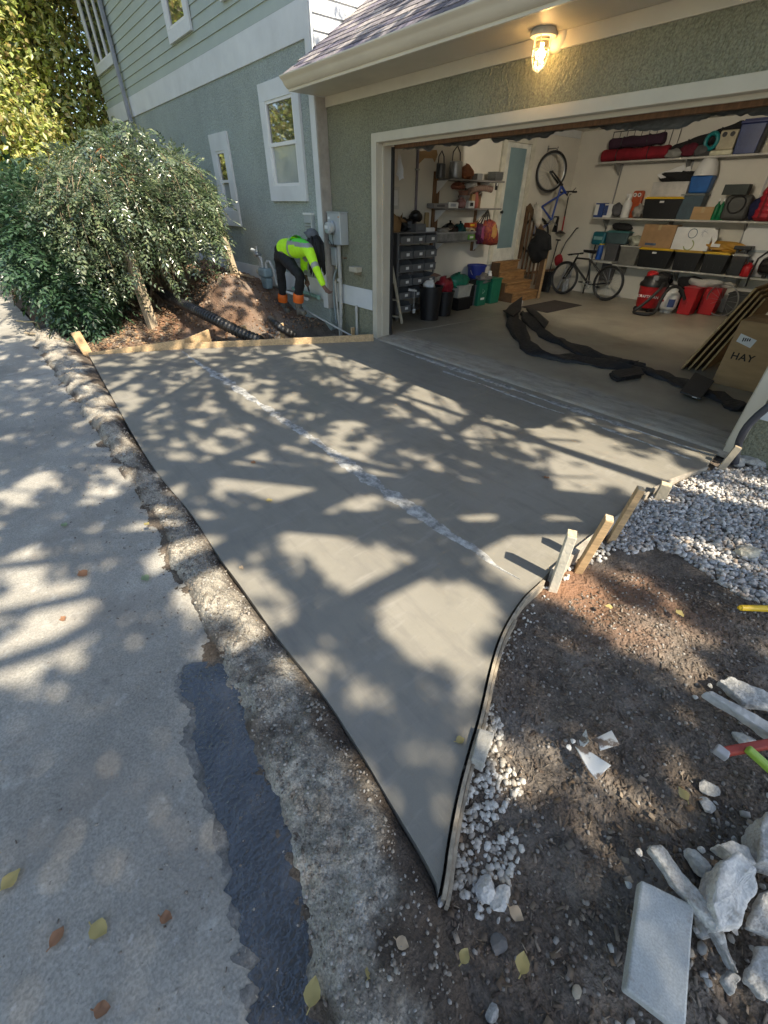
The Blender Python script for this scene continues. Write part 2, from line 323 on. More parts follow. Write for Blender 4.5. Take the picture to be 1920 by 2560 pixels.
m_soil = add_stains(M('dug_soil', (0.155, 0.125, 0.098), 0.97, 0.32, 3.5, bump=1.0, bscale=50, detail=9, grain=0.3, gscale=110, bdist=0.03),
    [((0.17, 0.12, 0.085), 1.1, .54, .68, .6, None), ((0.06, 0.047, 0.037), 2.6, .53, .70, .7, None), ((0.30, 0.27, 0.23), 30, .62, .70, .6, None), ((0.23, 0.21, 0.185), 1.7, .50, .66, .65, None)])
m_paste = M('cement_paste', (0.37, 0.37, 0.355), 0.85, 0.35, 14, bump=0.9, bscale=70, bdist=0.006, grain=0.12, gscale=90)

def pz(l, z=0.0, s=D): return [onz(x*s, y*s, z) for x, y in l]
back_edge = [onz(222, 888), onz(470, 872), onz(934, 853)]
right_edge = [onz(x, y) for x, y in ((1765, 1166), (1655, 1204), (1600, 1242), (1530, 1300), (1440, 1370), (1372, 1430), (1340, 1462), (1308, 1490), (1270, 1545), (1243, 1600), (1222, 1670), (1196, 1790), (1168, 1880), (1140, 1985), (1117, 2106), (1106, 2190), (1096, 2238))]
left_edge = pz([(943, 1908), (915, 1850), (850, 1745), (780, 1625), (700, 1500), (600, 1380), (520, 1265), (470, 1200), (412, 1105), (352, 1040), (300, 962), (250, 872), (205, 790)])
YT = 4.38                                   # line where new slab meets the garage floor
slab_poly = [back_edge[0], back_edge[1], back_edge[2], Vector((-5.6, YT, 0)), Vector((-0.62, YT, 0))] + right_edge + left_edge
def smooth_poly(p, it=1):
    for _ in range(it):
        q = []
        for i in range(len(p)-1): q += [p[i]*.75+p[i+1]*.25, p[i]*.25+p[i+1]*.75]
        p = [p[0]] + q + [p[-1]]
    return p
RE = smooth_poly(right_edge, 2); LE = smooth_poly(left_edge, 2)
slab_poly = [back_edge[0], back_edge[1], back_edge[2], Vector((-5.6, YT, 0)), Vector((-0.62, YT, 0))] + RE + LE
sb = MB().prism([(p.x, p.y) for p in slab_poly], -0.10, 0.0)
slab = sb.build('driveway_slab', m_slab, kind='structure', bevel=0.018, bseg=3, origin=(0, 0, 0)); slab['label'] = 'freshly poured smooth grey concrete driveway slab'
# cement paste streaks at the joints: irregular flat crusts, each a few millimetres proud
def streak(p0, p1, w0, seed, z=0.003, brk=0.42):
    p0, p1 = Vector(p0), Vector(p1); L_ = (p1-p0).length; n = int(L_/0.011); d = (p1-p0)/L_; nn = Vector((-d.y, d.x, 0)); t = np.linspace(0, L_, n)
    on = fbm(t*1.6, t*0+seed, seed, 3) + brk; hw = w0*np.clip(on*1.1, 0, 1)*(0.8+0.7*fbm(t*7, t*0, seed+3, 5, .6)+.2*vnoise(t*40, t*0, seed+5)); off = 0.03*fbm(t*2.5, t*0, seed+9, 3)
    runs = []; cur = []
    for i in range(n):
        if hw[i] > 0.004: cur.append(i)
        elif cur: runs.append(cur); cur = []
    if cur: runs.append(cur)
    for r in runs:
        if len(r) < 4: continue
        mb = MB(); vs = []; fs = []
        for i in r:
            c = p0+d*t[i]+nn*off[i]; k = hw[i]*(1-abs(2*(i-r[0])/max(1, len(r)-1)-1)**6)
            vs += [(c.x-nn.x*k, c.y-nn.y*k, 0.0006), (c.x-nn.x*k*.7, c.y-nn.y*k*.7, z), (c.x+nn.x*k*.6, c.y+nn.y*k*.6, z*.9), (c.x+nn.x*k, c.y+nn.y*k, 0.0006)]
        for j in range(len(r)-1):
            for e in range(3): a = 4*j+e; fs.append((a, a+1, a+5, a+4))
        mb.add(vs, fs); mb.build('cement_streak', m_paste, slab, smooth=True)
streak((-6.75, 1.76, 0), (-0.80, 1.69, 0), 0.062, 5, 0.005, .95)
streak((-4.9, 4.262, 0), (-0.64, 4.255, 0), 0.06, 11, .005, brk=.62)
streak((-3.7, 4.09, 0), (-0.72, 4.045, 0), 0.05, 29, .005, brk=.5)
# old concrete road
berm_l = [onz(x*D, y*D) for x, y in ((62, 728), (105, 792), (160, 866), (215, 952), (260, 1015), (300, 1085), (350, 1185), (385, 1265), (425, 1365), (480, 1460), (530, 1560), (585, 1700), (622, 1830), (646, 1960), (658, 2080), (668, 2212))]
BL = smooth_poly([Vector((-12.5, 0.02, 0)), Vector((-10.5, 0.12, 0))] + berm_l + [Vector((0.3, -0.22, 0)), Vector((1.6, -0.4, 0)), Vector((6, -0.8, 0))], 1)
road_poly = [(-45, -14), (14, -14), (14, -1.2)] + [(p.x, p.y+0.16) for p in BL[::-1]] + [(-14, 0.25), (-20, 0.5), (-45, 1.0)]
MB().prism(road_poly, -0.12, -0.006).build('road', m_road, kind='structure', origin=(0, 0, 0))
# wet patch: darkened, slick skin on the road along the berm
wet_l = [onz(x*D, y*D) for x, y in ((452, 1428), (405, 1432), (392, 1462), (388, 1490), (400, 1512), (428, 1525), (418, 1570), (412, 1600), (428, 1640), (440, 1690), (458, 1740), (478, 1775), (492, 1850), (508, 1920), (512, 1980), (535, 2040), (545, 2075), (556, 2110), (548, 2150), (545, 2212), (545, 2320))]
wl = smooth_poly(wet_l, 3); WL = []
for i, p in enumerate(wl):
    j = 0.022*float(fbm(i*.13, 3.1, 4, 3, .6))+.007*float(fbm(i*.61, 7.7, 9, 3, .7)); WL.append((p.x+j, p.y+j*1.4))
DL = []
for i, p in enumerate(wl): j = .022+0.035*float(fbm(i*.13, 3.1, 4, 3, .6))+.016*float(fbm(i*.5, 2.2, 19, 3, .7)); DL.append((p.x-j*.8, p.y-j))
m_damp = M('damp_concrete', (.155, .15, .14), .6, .25, 8, bump=.8, bscale=60, bdist=.006, grain=.25, gscale=110)
MB().prism(DL + [(0.2, -0.22)] + [(p.x, p.y+0.12) for p in BL if -1.42 < p.x < 0.25][::-1], -0.010, -0.0045).build('damp_road', m_damp, kind='structure', origin=(0, 0, 0))
wr = [(p.x, p.y+0.13) for p in BL if -1.38 < p.x < 0.25][::-1]
MB().prism(WL + [(0.2, -0.22)] + wr, -0.009, -0.002).build('puddle', m_wet, kind='structure', origin=(0, 0, 0))
# crumbled berm between road and slab
edge_r = smooth_poly([Vector((-11.5, 0.75, 0)), Vector((-9.0, 0.66, 0))] + left_edge[::-1] + pz([(958, 1980), (1000, 2100), (1040, 2230)]) + [Vector((0.35, 0.5, 0)), Vector((2, 0.2, 0)), Vector((6, -0.2, 0))], 2)
def arc(pts):
    L_ = [0]
    for a, b in zip(pts, pts[1:]): L_.append(L_[-1]+(b-a).length)
    return np.array(L_)
def polyX(pts, xs):
    px = np.array([p.x for p in pts]); py = np.array([p.y for p in pts]); o = np.argsort(px); return np.interp(xs, px[o], py[o])
bx = np.concatenate([np.linspace(-9.6, -3, 420), np.linspace(-2.99, 0.9, 480)]); nb = 46
yl = polyX(BL, bx) + 0.01 + 0.06*fbm(bx*3.2, bx*0, 3, 6, .55); yr = polyX(edge_r, bx) + 0.012*fbm(bx*8, bx*0, 8, 3)
T = np.linspace(0, 1, nb)[:, None]; BX = np.repeat(bx[None], nb, 0); BY = yl[None]*(1-T)+yr[None]*T
hgt = 0.048+0.05*fbm(bx*1.7, bx*0, 21, 4)
prof = np.interp(T[:, 0], [0, .07, .22, .45, .68, .84, .95, 1], [-.3, .2, .8, 1.0, .75, .1, -.6, -.9])[:, None]
BZ = prof*hgt[None] + 0.055*fbm(BX*8, BY*8, 31, 5, .62)*np.interp(T, [0, .1, .9, 1], [.3, 1, .7, .2]) + 0.014*np.abs(fbm(BX*34, BY*34, 41, 2))
flat = sstep(-0.9, 0.4, bx)[None]; BZ = BZ*(1-.45*flat)
add_attr_mix(m_berm, 'soilmix', (.085, .066, .05))
bo = grid_mesh('broken_edge_ground', BX, BY, BZ, m_berm, kind='structure')
mixv = np.interp(T, [0, .12, .3, .62, .8, 1], [.8, .3, -.15, -.05, .65, 1.0]) + 1.1*fbm(BX*6, BY*6, 61, 5, .6) + .9*fbm(BX*1.6, BY*1.6, 71, 3)
at = bo.data.attributes.new('soilmix', 'FLOAT', 'POINT'); at.data.foreach_set('value', np.clip(mixv*1.2-.1, 0, 1).ravel().astype(np.float32))
# dirt washed onto the road along the foot of the berm, patchy
dx = np.linspace(-8.5, .6, 2400); dt = np.linspace(0, 1, 44)[:, None]; y0d = polyX(BL, dx); DX = np.repeat(dx[None], 44, 0); DY = y0d[None]-.045+.135*dt
dens = dt**.8*.75-.34+.8*fbm(DX*5, DY*7, 201, 7, .66)+.5*fbm(DX*1.3, DY*1.3, 211, 2); DZ = -.0055+.010*np.clip(dens, 0, 1)+.004*fbm(DX*30, DY*30, 5, 2)*(dens > 0)
m_dirt = M('washed_dirt', (.12, .095, .072), .97, .35, 9, bump=.9, bscale=70, grain=.35, gscale=120, bdist=.01)
grid_mesh('road_dirt', DX, DY, DZ, m_dirt, kind='stuff', keep=dens > .02)['label'] = 'dark dirt washed along the foot of the broken edge'
# soil: one sheet with a mound by the house, a trench by the meter, worked earth on the right
def soil_z(x, y):
    x = np.asarray(x, float); y = np.asarray(y, float)
    z = -0.055 + 0*x
    z = z + 0.52*sstep(-7.3, -10.0, x)*sstep(0.9, 3.6, y)
    z = z + 0.60*np.exp(-(((x+8.0)/.72)**2+((y-3.2)/.46)**2))*sstep(-6.85, -7.6, x)
    z = z + 0.13*sstep(3.25, 3.8, y)*sstep(-6.55, -6.95, x)*sstep(-9.4, -8.2, x)
    z = z - 0.16*np.exp(-(((x+6.15)/.35)**2+((y-4.0)/.35)**2))
    z = z + 0.10*sstep(-7.5, -8.3, x)*sstep(.7, 1.6, y)
    z = z + 0.035*sstep(-0.5, 0.4, x)*sstep(0.3, 1.0, y) + 0.03*np.exp(-(((x-.15)/.7)**2+((y-3.4)/.8)**2))
    rough = 0.03+0.09*sstep(-6.6, -7.6, x)*sstep(.6, 1.4, y)
    z = z + rough*fbm(x*1.9, y*1.9, 51, 5, .55) + 0.02*fbm(x*9, y*9, 77, 3, .6)
    return np.where((y < 0.15) & (x > -12), np.minimum(z, -0.06), z)
def soil_grid(name, x0, x1, y0, y1, d, keep=None):
    X, Y = np.meshgrid(np.arange(x0, x1+d/2, d), np.arange(y0, y1+d/2, d)); Z = soil_z(X, Y)
    o = grid_mesh(name, X, Y, Z, m_soil, kind='structure', keep=None if keep is None else keep(X, Y))
    q = onz(1470, 1470); r = 1.25-np.hypot((X-q.x)/.55, (Y-q.y)/.42)+1.1*fbm(X*3, Y*3, 91, 4)
    m = .75*sstep(-6.9, -7.6, X)*(.5+1.2*fbm(X*1.5, Y*1.5, 95, 4)); at = o.data.attributes.new('clay', 'FLOAT', 'POINT'); at.data.foreach_set('value', np.clip(np.maximum(r*.8, m), 0, .85).ravel().astype(np.float32)); return o
add_attr_mix(m_soil, 'clay', (.23, .115, .06))
soil_grid('soil', -1.6, 1.7, 0.0, 4.45, 0.014)
soil_grid('soil', -12.0, -5.56, 0.3, 4.42, 0.03)
soil_grid('terrain', -60, -11.9, -1, 40, 0.8)
MB().box((-60, -40, -0.5), (40, 60, -0.2)).build('ground', m_soil, kind='structure', origin=(0, 0, 0))
# garage floor with the worn lip towards the slab
gx = np.linspace(-5.62, -0.45, 260); gy = np.array([4.34, 4.37, 4.39, 4.41, 4.44, 4.48, 4.52, 4.56, 4.6, 4.66, 4.75, 4.9]); GX, GY = np.meshgrid(gx, gy)
GZ = np.interp(GY, [4.36, 4.385, 4.41, 4.5, 4.66, 4.9], [-.02, -.004, .012, .018, .026, .026]); GY = GY + 0.02*fbm(GX*4, GY*3, 4, 4)*(GY < 4.6) ; GZ = GZ + 0.008*fbm(GX*7, GY*16, 6, 4)*(GY < 4.72)
m_lip = add_stains(M('worn_concrete', (0.36, 0.325, 0.265), 0.8, 0.16, 3, bump=0.5, bscale=50, stretch=(1, 5, 1), grain=0.12, gscale=120, bdist=.006), [((0.17, 0.145, 0.12), 5, .52, .7, .6, None)])
grid_mesh('garage_floor_lip', GX, GY, GZ, m_lip, kind='structure')
MB().box((-6.6, 4.88, -0.1), (0.25, 11.1, 0.0255)).build('garage_floor', m_concrete_in, kind='structure', origin=(0, 0, 0))
MB().bar((-5.44, 4.95, 0.027), (-5.15, 8.6, 0.027), 0.012, 0.003).build('floor_joint_line', M('joint_fill', (0.42, 0.40, 0.34), .7), kind='structure')

# ================================================================== HOUSE (left, two storeys)
YG, YH = 4.43, 4.29
house = thing('house', (-12, 4.4, 0), 'two storey grey green house, stucco below and lap siding above, behind the worker', 'house')
MB().box((-17.2, YH, -0.3), (-6.6, 4.75, 3.46)).build('stucco_wall', m_stucco, house)
MB().box((-17.2, YH+0.004, 3.46), (-6.6, 4.75, 7.0)).build('upper_wall', m_siding, house)
MB().box((-17.0, 4.75, -0.3), (-6.62, 11, 7.0)).build('wall_core', m_siding, house)
MB().box((-17.3, YH-0.02, 3.45), (-6.74, YH-0.0005, 3.80)).build('belt_band', m_trim, house, bevel=.004)
MB().box((-17.3, YH-0.016, 0.42), (-6.74, YH-0.0005, 0.715)).build('base_band', m_trim, house, bevel=.004)
sid = None
for k in range(20):
    z = 3.80+k*0.147
    if sid is None:
        sid = MB().add([(-17.2, YH-.004, 3.80+.15), (-17.2, YH-.02, 3.80), (-17.2, YH+.002, 3.80), (-6.72, YH-.004, 3.80+.15), (-6.72, YH-.02, 3.80), (-6.72, YH+.002, 3.80)], [(0, 1, 4, 3), (1, 2, 5, 4), (0, 2, 1), (3, 4, 5), (0, 3, 5, 2)]).build('siding_board', m_siding, house)
    else:
        c = sid.copy(); COL.objects.link(c); c.location = (0, 0, k*0.147)
MB().box((-6.735, YH-0.035, 0.3), (-6.605, YH-0.001, 6.5)).build('corner_board', m_trim, house, bevel=.004)
MB().box((-6.6, YH-0.03, 0.3), (-6.572, YG-0.002, 3.0)).build('corner_return', M('corner_return_board', (0.36, 0.33, 0.29), .6), house)  # return board in a darker brown than the corner trim
# side wall above the garage roof, lap boards facing the sun
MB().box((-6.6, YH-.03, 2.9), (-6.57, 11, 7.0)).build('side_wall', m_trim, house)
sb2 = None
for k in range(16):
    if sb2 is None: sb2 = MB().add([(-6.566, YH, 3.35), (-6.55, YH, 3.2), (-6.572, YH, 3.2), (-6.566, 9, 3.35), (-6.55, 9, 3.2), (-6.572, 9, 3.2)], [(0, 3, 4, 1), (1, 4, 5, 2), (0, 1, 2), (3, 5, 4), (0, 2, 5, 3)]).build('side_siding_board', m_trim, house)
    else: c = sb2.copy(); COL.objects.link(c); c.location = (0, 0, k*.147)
m_curtain = M('curtain_behind_glass', (0.34, 0.37, 0.36), 0.12, 0.12, 2, spec=0.7, coat=0.8)
def window(x0, x1, z0, z1, case, sillh, headh, sash=True, panes=None, low='curtain'):
    wn = MB(); YH = 4.29 if sash else 4.268
    for a, b in (((x0-case, z0-sillh), (x1+case, z0)), ((x0-case, z1), (x1+case, z1+headh)), ((x0-case, z0), (x0, z1)), ((x1, z0), (x1+case, z1))):
        wn.box((a[0], YH-.045, a[1]), (b[0], YH-.0008, b[1]))
    W = wn.build('window', m_trim, house, bevel=.003)
    fr = .035; mid = (z0+z1)/2
    f = MB()
    for a, b in (((x0, z0), (x1, z0+fr)), ((x0, z1-fr), (x1, z1)), ((x0, z0+fr), (x0+fr, z1-fr)), ((x1-fr, z0+fr), (x1, z1-fr))): f.box((a[0], YH-.036, a[1]), (b[0], YH-.001, b[1]))
    if sash: f.box((x0+fr, YH-.04, mid-.02), (x1-fr, YH-.001, mid+.025)); f.box((x0+fr, YH-.032, z0+fr), (x0+fr+.03, YH-.001, mid-.02))
    if panes:
        for q in range(1, panes): xx = x0+(x1-x0)*q/panes; f.box((xx-.03, YH-.038, z0+fr), (xx+.03, YH-.001, z1-fr))
    f.build('frame', m_white, W, bevel=.002)
    if sash:
        MB().box((x0+fr, YH-.012, mid+.025), (x1-fr, YH-.006, z1-fr)).build('pane', m_glass, W)
        MB().box((x0+fr+.03, YH-.010, z0+fr), (x1-fr, YH-.005, mid-.02)).build('pane', m_curtain if low == 'curtain' else m_glass, W)
    else: MB().box((x0+fr, YH-.012, z0+fr), (x1-fr, YH-.006, z1-fr)).build('pane', m_glass, W)
window(-8.00, -7.16, 1.97, 2.99, .165, .20, .205)
window(-10.20, -9.80, 1.62, 2.53, .21, .26, .255)
window(-11.2, -10.42, 4.27, 5.5, .16, .16, .16, sash=False)
window(-8.80, -7.95, 4.33, 5.5, .16, .16, .16, sash=False)
window(-16.95, -15.15, 4.58, 6.2, .10, .16, .1, sash=False, panes=3)
sp = MB().box((-15.02, YH-.14, 0.3), (-14.93, YH-.06, 6.4)); sp.build('downspout', M('downspout_paint', (0.30, 0.32, 0.36), .4, metal=.3), house, bevel=.01)
MB().box((-20.2, 3.4, 6.35), (-6.4, 11.6, 6.42)).build('soffit', M('brown_soffit', (0.30, 0.24, 0.17), .7), house)
MB().box((-20.3, 3.3, 6.42), (-6.3, 11.8, 6.62)).build('fascia', m_trim, house)
MB().add([(-20.3, 3.2, 6.62), (-6.2, 3.2, 6.62), (-6.2, 11.9, 6.62), (-20.3, 11.9, 6.62), (-20.3, 7.5, 9.3), (-6.2, 7.5, 9.3)], [(0, 1, 5, 4), (2, 3, 4, 5), (0, 4, 3), (1, 2, 5), (0, 3, 2, 1)]).build('roof', M('dark_roof', (.11, .10, .11), .9), house)

# ================================================================== GARAGE
XL, XR, YB, ZC = -6.6, 0.28, 11.1, 3.02
ox0, ox1, oz = -5.47, -0.60, 2.37           # door opening inside the trim
garage = thing('garage', (-3.1, 6, 0), 'attached garage with open door, green stucco front and shingled roof over a cream gutter', 'garage')
def gp(name, lo, hi, m, **k): return MB().box(lo, hi).build(name, m, garage, **k)
gp('front_wall', (XL+.03, YG, -0.3), (ox0-.10, YG+.16, 3.05), m_stucco_lamp)
gp('front_wall', (ox0-.10, YG, oz+.09), (ox1+.10, YG+.16, 3.05), m_stucco_lamp)
gp('front_wall', (ox1+.10, YG, -0.3), (XR+.1, YG+.16, 3.05), m_stucco_lamp)
gp('base_band', (XL+.05, YG-.016, .40), (ox0-.12, YG-.001, .68), m_trim, bevel=.003)
gp('base_band', (ox1+.12, YG-.016, .345), (XR+.1, YG-.001, .66), m_trim, bevel=.003)
for xa, xb in ((ox0-.10, ox0), (ox1, ox1+.10)):
    gp('door_casing', (xa, YG-.022, 0.0), (xb, YG-.0005, oz+.09), m_trim_warm, bevel=.004)
gp('door_casing', (ox0-.10, YG-.020, oz), (ox1+.10, YG-.0007, oz+.092), m_trim_warm, bevel=.004)
gp('jamb', (ox0-.02, YG+.001, 0.0), (ox0, YG+.24, oz), m_trim_warm, bevel=.003)
gp('jamb', (ox1, YG+.001, 0.0), (ox1+.02, YG+.24, oz), m_trim_warm, bevel=.003)
gp('jamb_head', (ox0, YG+.001, oz-.0005), (ox1, YG+.24, oz+.02), m_trim_warm, bevel=.003)
gp('door_stop', (ox0+.0005, YG+.08, 0.03), (ox0+.022, YG+.11, oz-.02), m_trim_warm)
gp('door_stop', (ox1-.022, YG+.08, 0.03), (ox1-.0005, YG+.11, oz-.02), m_trim_warm)
gp('weather_strip', (ox0+.0005, YG+.235, 0.03), (ox0+.035, YG+.27, oz-.03), m_rubber)
gp('door_stop', (ox0+.022, YG+.08, oz-.03), (ox1-.022, YG+.11, oz-.001), m_trim_warm)
# overhead door run back under the ceiling, foil insulation on its lower face
odr = MB().box((ox0+.02, 4.86, 2.62), (ox1-.02, 7.30, 2.66)).build('overhead_door', M('door_underside', (.30, .28, .24), .6), garage)
MB().box((ox0+.02, YG+.27, 2.325), (ox1-.02, YG+.33, 2.42)).build('door_edge_timber', m_brownwood, odr)
fx, fy = np.meshgrid(np.linspace(ox0+.05, ox1-.05, 330), np.linspace(0, 1, 26)); fyy = 4.78+.75*fy
fz = 2.36+.22*fy-0.06*np.exp(-(fy/.12)**2)*(1+1.0*fbm(fx*4, fy*0, 3, 4)) + 0.03*fbm(fx*7, fyy*5, 9, 4, .6)
m_foil = M('foil_insulation', (.42, .44, .45), .32, .15, 9, metal=.6, bump=.5, bscale=22, bdist=.02)
grid_mesh('foil_insulation', fx+3.1, fyy-6, fz, m_foil, odr, smooth=False)
# roof
SL = 0.62; e0 = 3.80; ze = 3.03; XRR = 0.62
yr_, zr_ = 7.9, ze+SL*(7.9-e0)
roof = MB().add([(XL+.0, e0, ze), (XRR, e0, ze), (XRR, yr_, zr_), (XL+.0, yr_, zr_), (XRR, 12, ze), (XL, 12, ze), (XL, e0, ze-.028), (XRR, e0, ze-.028), (XL, 12, ze-.09), (XRR, 12, ze-.09), (XL, yr_, zr_-.09), (XRR, yr_, zr_-.09)],
   [(0, 1, 2, 3), (3, 2, 4, 5), (6, 10, 11, 7), (10, 8, 9, 11), (0, 6, 7, 1), (5, 4, 9, 8), (1, 7, 11, 2), (2, 11, 9, 4), (0, 3, 10, 6), (3, 5, 8, 10)]).build('roof', M('roof_felt', (.10, .095, .11), .95, .3, 14, bump=.4, bscale=60), garage)
shm = [M('shingle_%s' % n, c, .95, .25, 30, bump=.7, bscale=160, grain=.35, gscale=170, bdist=.006) for n, c in (('dark', (.12, .11, .13)), ('mid', (.22, .20, .21)), ('pale', (.34, .31, .30)), ('violet', (.18, .16, .20)))]
ca = math.cos(math.atan(SL)); sa = math.sin(math.atan(SL)); shp = []
for m in shm:
    mb = MB(); vs = []
    for (x, s, t) in ((0, 0, 0), (.225, 0, 0), (.225, .2, 0), (0, .2, 0), (0, 0, .011), (.225, 0, .011), (.225, .2, .003), (0, .2, .003)): vs.append((x, s*ca-t*sa, s*sa+t*ca))
    mb.add(vs, [(4, 5, 6, 7), (0, 1, 5, 4), (1, 2, 6, 5), (3, 0, 4, 7), (0, 3, 2, 1)])
    me = bpy.data.meshes.new('shingle'); me.from_pydata(mb.v, [], mb.f); me.materials.append(m); shp.append(me)
rg = random.Random(3)
for rr in range(13):
    s = 0.003+rr*.142
    for k in range(23):
        x = XL+.012+k*.232+(rr % 2)*.11+rg.uniform(-.012, .012)
        o = bpy.data.objects.new('shingle', rg.choice(shp)); COL.objects.link(o); o.parent = roof
        o.location = Vector((x, e0-.01+s*ca-sa*.002, ze+s*sa+ca*(.003+rr*.0002)))-ORG[garage.name]
# gutter: an ogee trough
gprof = [(0, 0), (-.012, 0), (-.03, .012), (-.055, .03), (-.07, .055), (-.085, .075), (-.105, .085), (-.118, .10), (-.118, .112), (-.108, .112), (-.10, .095), (-.06, .06), (-.02, .02), (-.01, .02), (-.01, .11), (0, .11)]
gv = []; 
for x in (XL+.0, XRR): gv += [(x, e0+.075+p[0], 2.925+p[1]) for p in gprof]
n_ = len(gprof); gm = MB().add(gv, [(i, (i+1) % n_, n_+(i+1) % n_, n_+i) for i in range(n_)])
gm.add([(XL-.003, e0+.075+p[0], 2.925+p[1]) for p in gprof[:9]] + [(XL-.003, e0+.075, 2.925+.112)], [tuple(range(10))])
gm.build('gutter', m_gutter, garage, smooth=True, angle=20)
gp('fascia', (XL+.0, e0+.076, 2.90), (XRR, e0+.10, 3.03), m_gutter)
gp('soffit', (XL+.0, e0+.10, 2.905), (XRR, YG-.001, 2.925), m_trim_warm)
gp('soffit_lining', (XL+.03, YG-.10, 2.925), (XRR, YG+.2, 3.05), m_trim_warm)
gp('frieze', (XL+.03, YG-.022, 2.80), (XRR, YG-.001, 2.904), m_trim_warm, bevel=.003)
# inside shell
m_stem = M('stem_wall', (.30, .27, .22), .9, .15, 4, bump=.3)
gp('side_wall', (XL-.15, YG+.1, .45), (XL, YB+.2, ZC+.5), m_drywall)
gp('stem_wall', (XL-.15, YG+.16, -.1), (XL+.045, YB+.2, .40), m_stem)
gp('sill_plate', (XL-.1, YG+.16, .40), (XL+.04, YB+.2, .449), m_brownwood)
gp('back_wall', (XL-.15, YB, -.1), (XR+.2, YB+.15, ZC+.5), m_drywall)
gp('side_wall', (XR, YG+.16, -.1), (XR+.15, YB+.2, ZC+.5), m_drywall)
gp('ceiling', (XL-.1, YG+.1, ZC), (XR+.1, YB+.1, ZC+.08), m_drywall)
gp('inner_header', (XL, YG+.16, oz+.12), (XR, YG+.26, ZC), m_brownwood)
gp('inner_return', (XL, YG+.161, .0), (ox0-.021, YG+.20, oz+.2), m_drywall)
gp('inner_return', (ox1+.021, YG+.161, .0), (XR, YG+.20, oz+.2), m_drywall)
# ================================================================== VEGETATION
def unit(v): return v/np.maximum(np.linalg.norm(v, axis=-1, keepdims=True), 1e-9)
def leaves_mesh(name, P, d, nrm, ln, wd, mat, parent=None, fold=0.25, **k):
    """P base points, d leaf direction, nrm rough leaf normal, ln/wd length and width arrays; each leaf two triangles folded along the rib"""
    d = unit(d); s = unit(np.cross(d, nrm)); n = np.cross(s, d); ln = np.asarray(ln)[:, None]; wd = np.asarray(wd)[:, None]
    mid = P + d*ln*0.45; L_ = mid + s*wd*.5 + n*wd*fold; R_ = mid - s*wd*.5 + n*wd*fold; tip = P + d*ln
    V = np.stack([P, L_, tip, R_], 1).reshape(-1, 3); m = len(P); i = np.arange(m)*4
    F = np.concatenate([np.stack([i, i+1, i+2], 1), np.stack([i, i+2, i+3], 1)])
    if parent is not None: V = V-np.array(ORG[parent.name])
    me = bpy.data.meshes.new(name); me.vertices.add(len(V)); me.vertices.foreach_set('co', V.ravel())
    me.loops.add(len(F)*3); me.loops.foreach_set('vertex_index', F.ravel()); me.polygons.add(len(F)); me.polygons.foreach_set('loop_start', np.arange(len(F))*3); me.polygons.foreach_set('loop_total', np.full(len(F), 3))
    me.update(calc_edges=True); me.materials.append(mat); o = bpy.data.objects.new(name, me); COL.objects.link(o)
    if parent is not None: o.parent = parent
    ORG[o.name] = ORG[parent.name] if parent is not None else Vector((0, 0, 0))
    return o
m_bark = M('bark', (.13, .10, .075), .95, .3, 5, bump=1.0, bscale=14, stretch=(3, 3, .6), bdist=.04)
m_leaf_shade = leafmat('canopy_leaves', [(.05, .09, .02), (.09, .14, .03), (.13, .15, .03), (.10, .12, .025)], .5, .18)
m_leaf_sun = leafmat('yellow_green_leaves', [(.04, .05, .02), (.10, .14, .04), (.12, .08, .04), (.36, .44, .12), (.07, .09, .03), (.52, .58, .18), (.56, .54, .20), (.34, .26, .10), (.62, .66, .36), (.28, .36, .10)], .35, .5)  # pale tones imitate backlit leaves, dark tones the shaded gaps between them
m_leaf_wist = leafmat('vine_leaves', [(.04, .075, .035), (.08, .125, .06), (.13, .17, .085), (.20, .23, .12), (.08, .12, .075), (.12, .155, .11), (.025, .045, .022), (.18, .20, .13)], .26, .25, .9)
m_leaf_dark = leafmat('dark_shrub_leaves', [(.02, .05, .022), (.035, .075, .035), (.055, .10, .05), (.05, .085, .06)], .35, .2, .6)
SV = np.array(SUNV)
def rnd_dir(n): return unit(RNG.normal(size=(n, 3)))
# ---- tall trees to the right, out of the picture, whose leaves break the sunlight into spots
lit_spots = []   # (centre x, y, radius along x, radius along y) on the ground, places where the photograph shows open sun
def spot(px, py, a, b): p = onz(px, py); lit_spots.append((p.x, p.y, a*1.1+.09, b*1.1+.06))
for q in ((1500, 1500, .12, .10), (1570, 1545, .14, .09), (1640, 1590, .15, .09), (1440, 1440, .10, .10), (1410, 1340, .14, .12), (1580, 1210, .22, .09), (1700, 1195, .30, .07), (1500, 1300, .10, .07),
          (60, 1420, .22, .05), (120, 1560, .2, .06), (40, 1640, .1, .04), (190, 1500, .1, .04), (1520, 2080, .02, .02), (1590, 2000, .01, .01), (1330, 1930, .05, .05), (450, 1390, .18, .12), (520, 1480, .12, .10),
          (1050, 1540, .16, .14), (1150, 1520, .14, .12), (980, 1440, .2, .14), (880, 1420, .22, .12), (1240, 1330, .2, .12), (1280, 1400, .16, .08), (760, 1330, .25, .1),
          (1090, 1010, .3, .14), (1180, 1060, .3, .16), (1420, 1100, .3, .14), (1500, 1150, .25, .12), (720, 620, .3, .2)): spot(*q)
lit_spots += [(-.95, 1.86, .42, .24), (-.9, 2.45, .2, .1)]
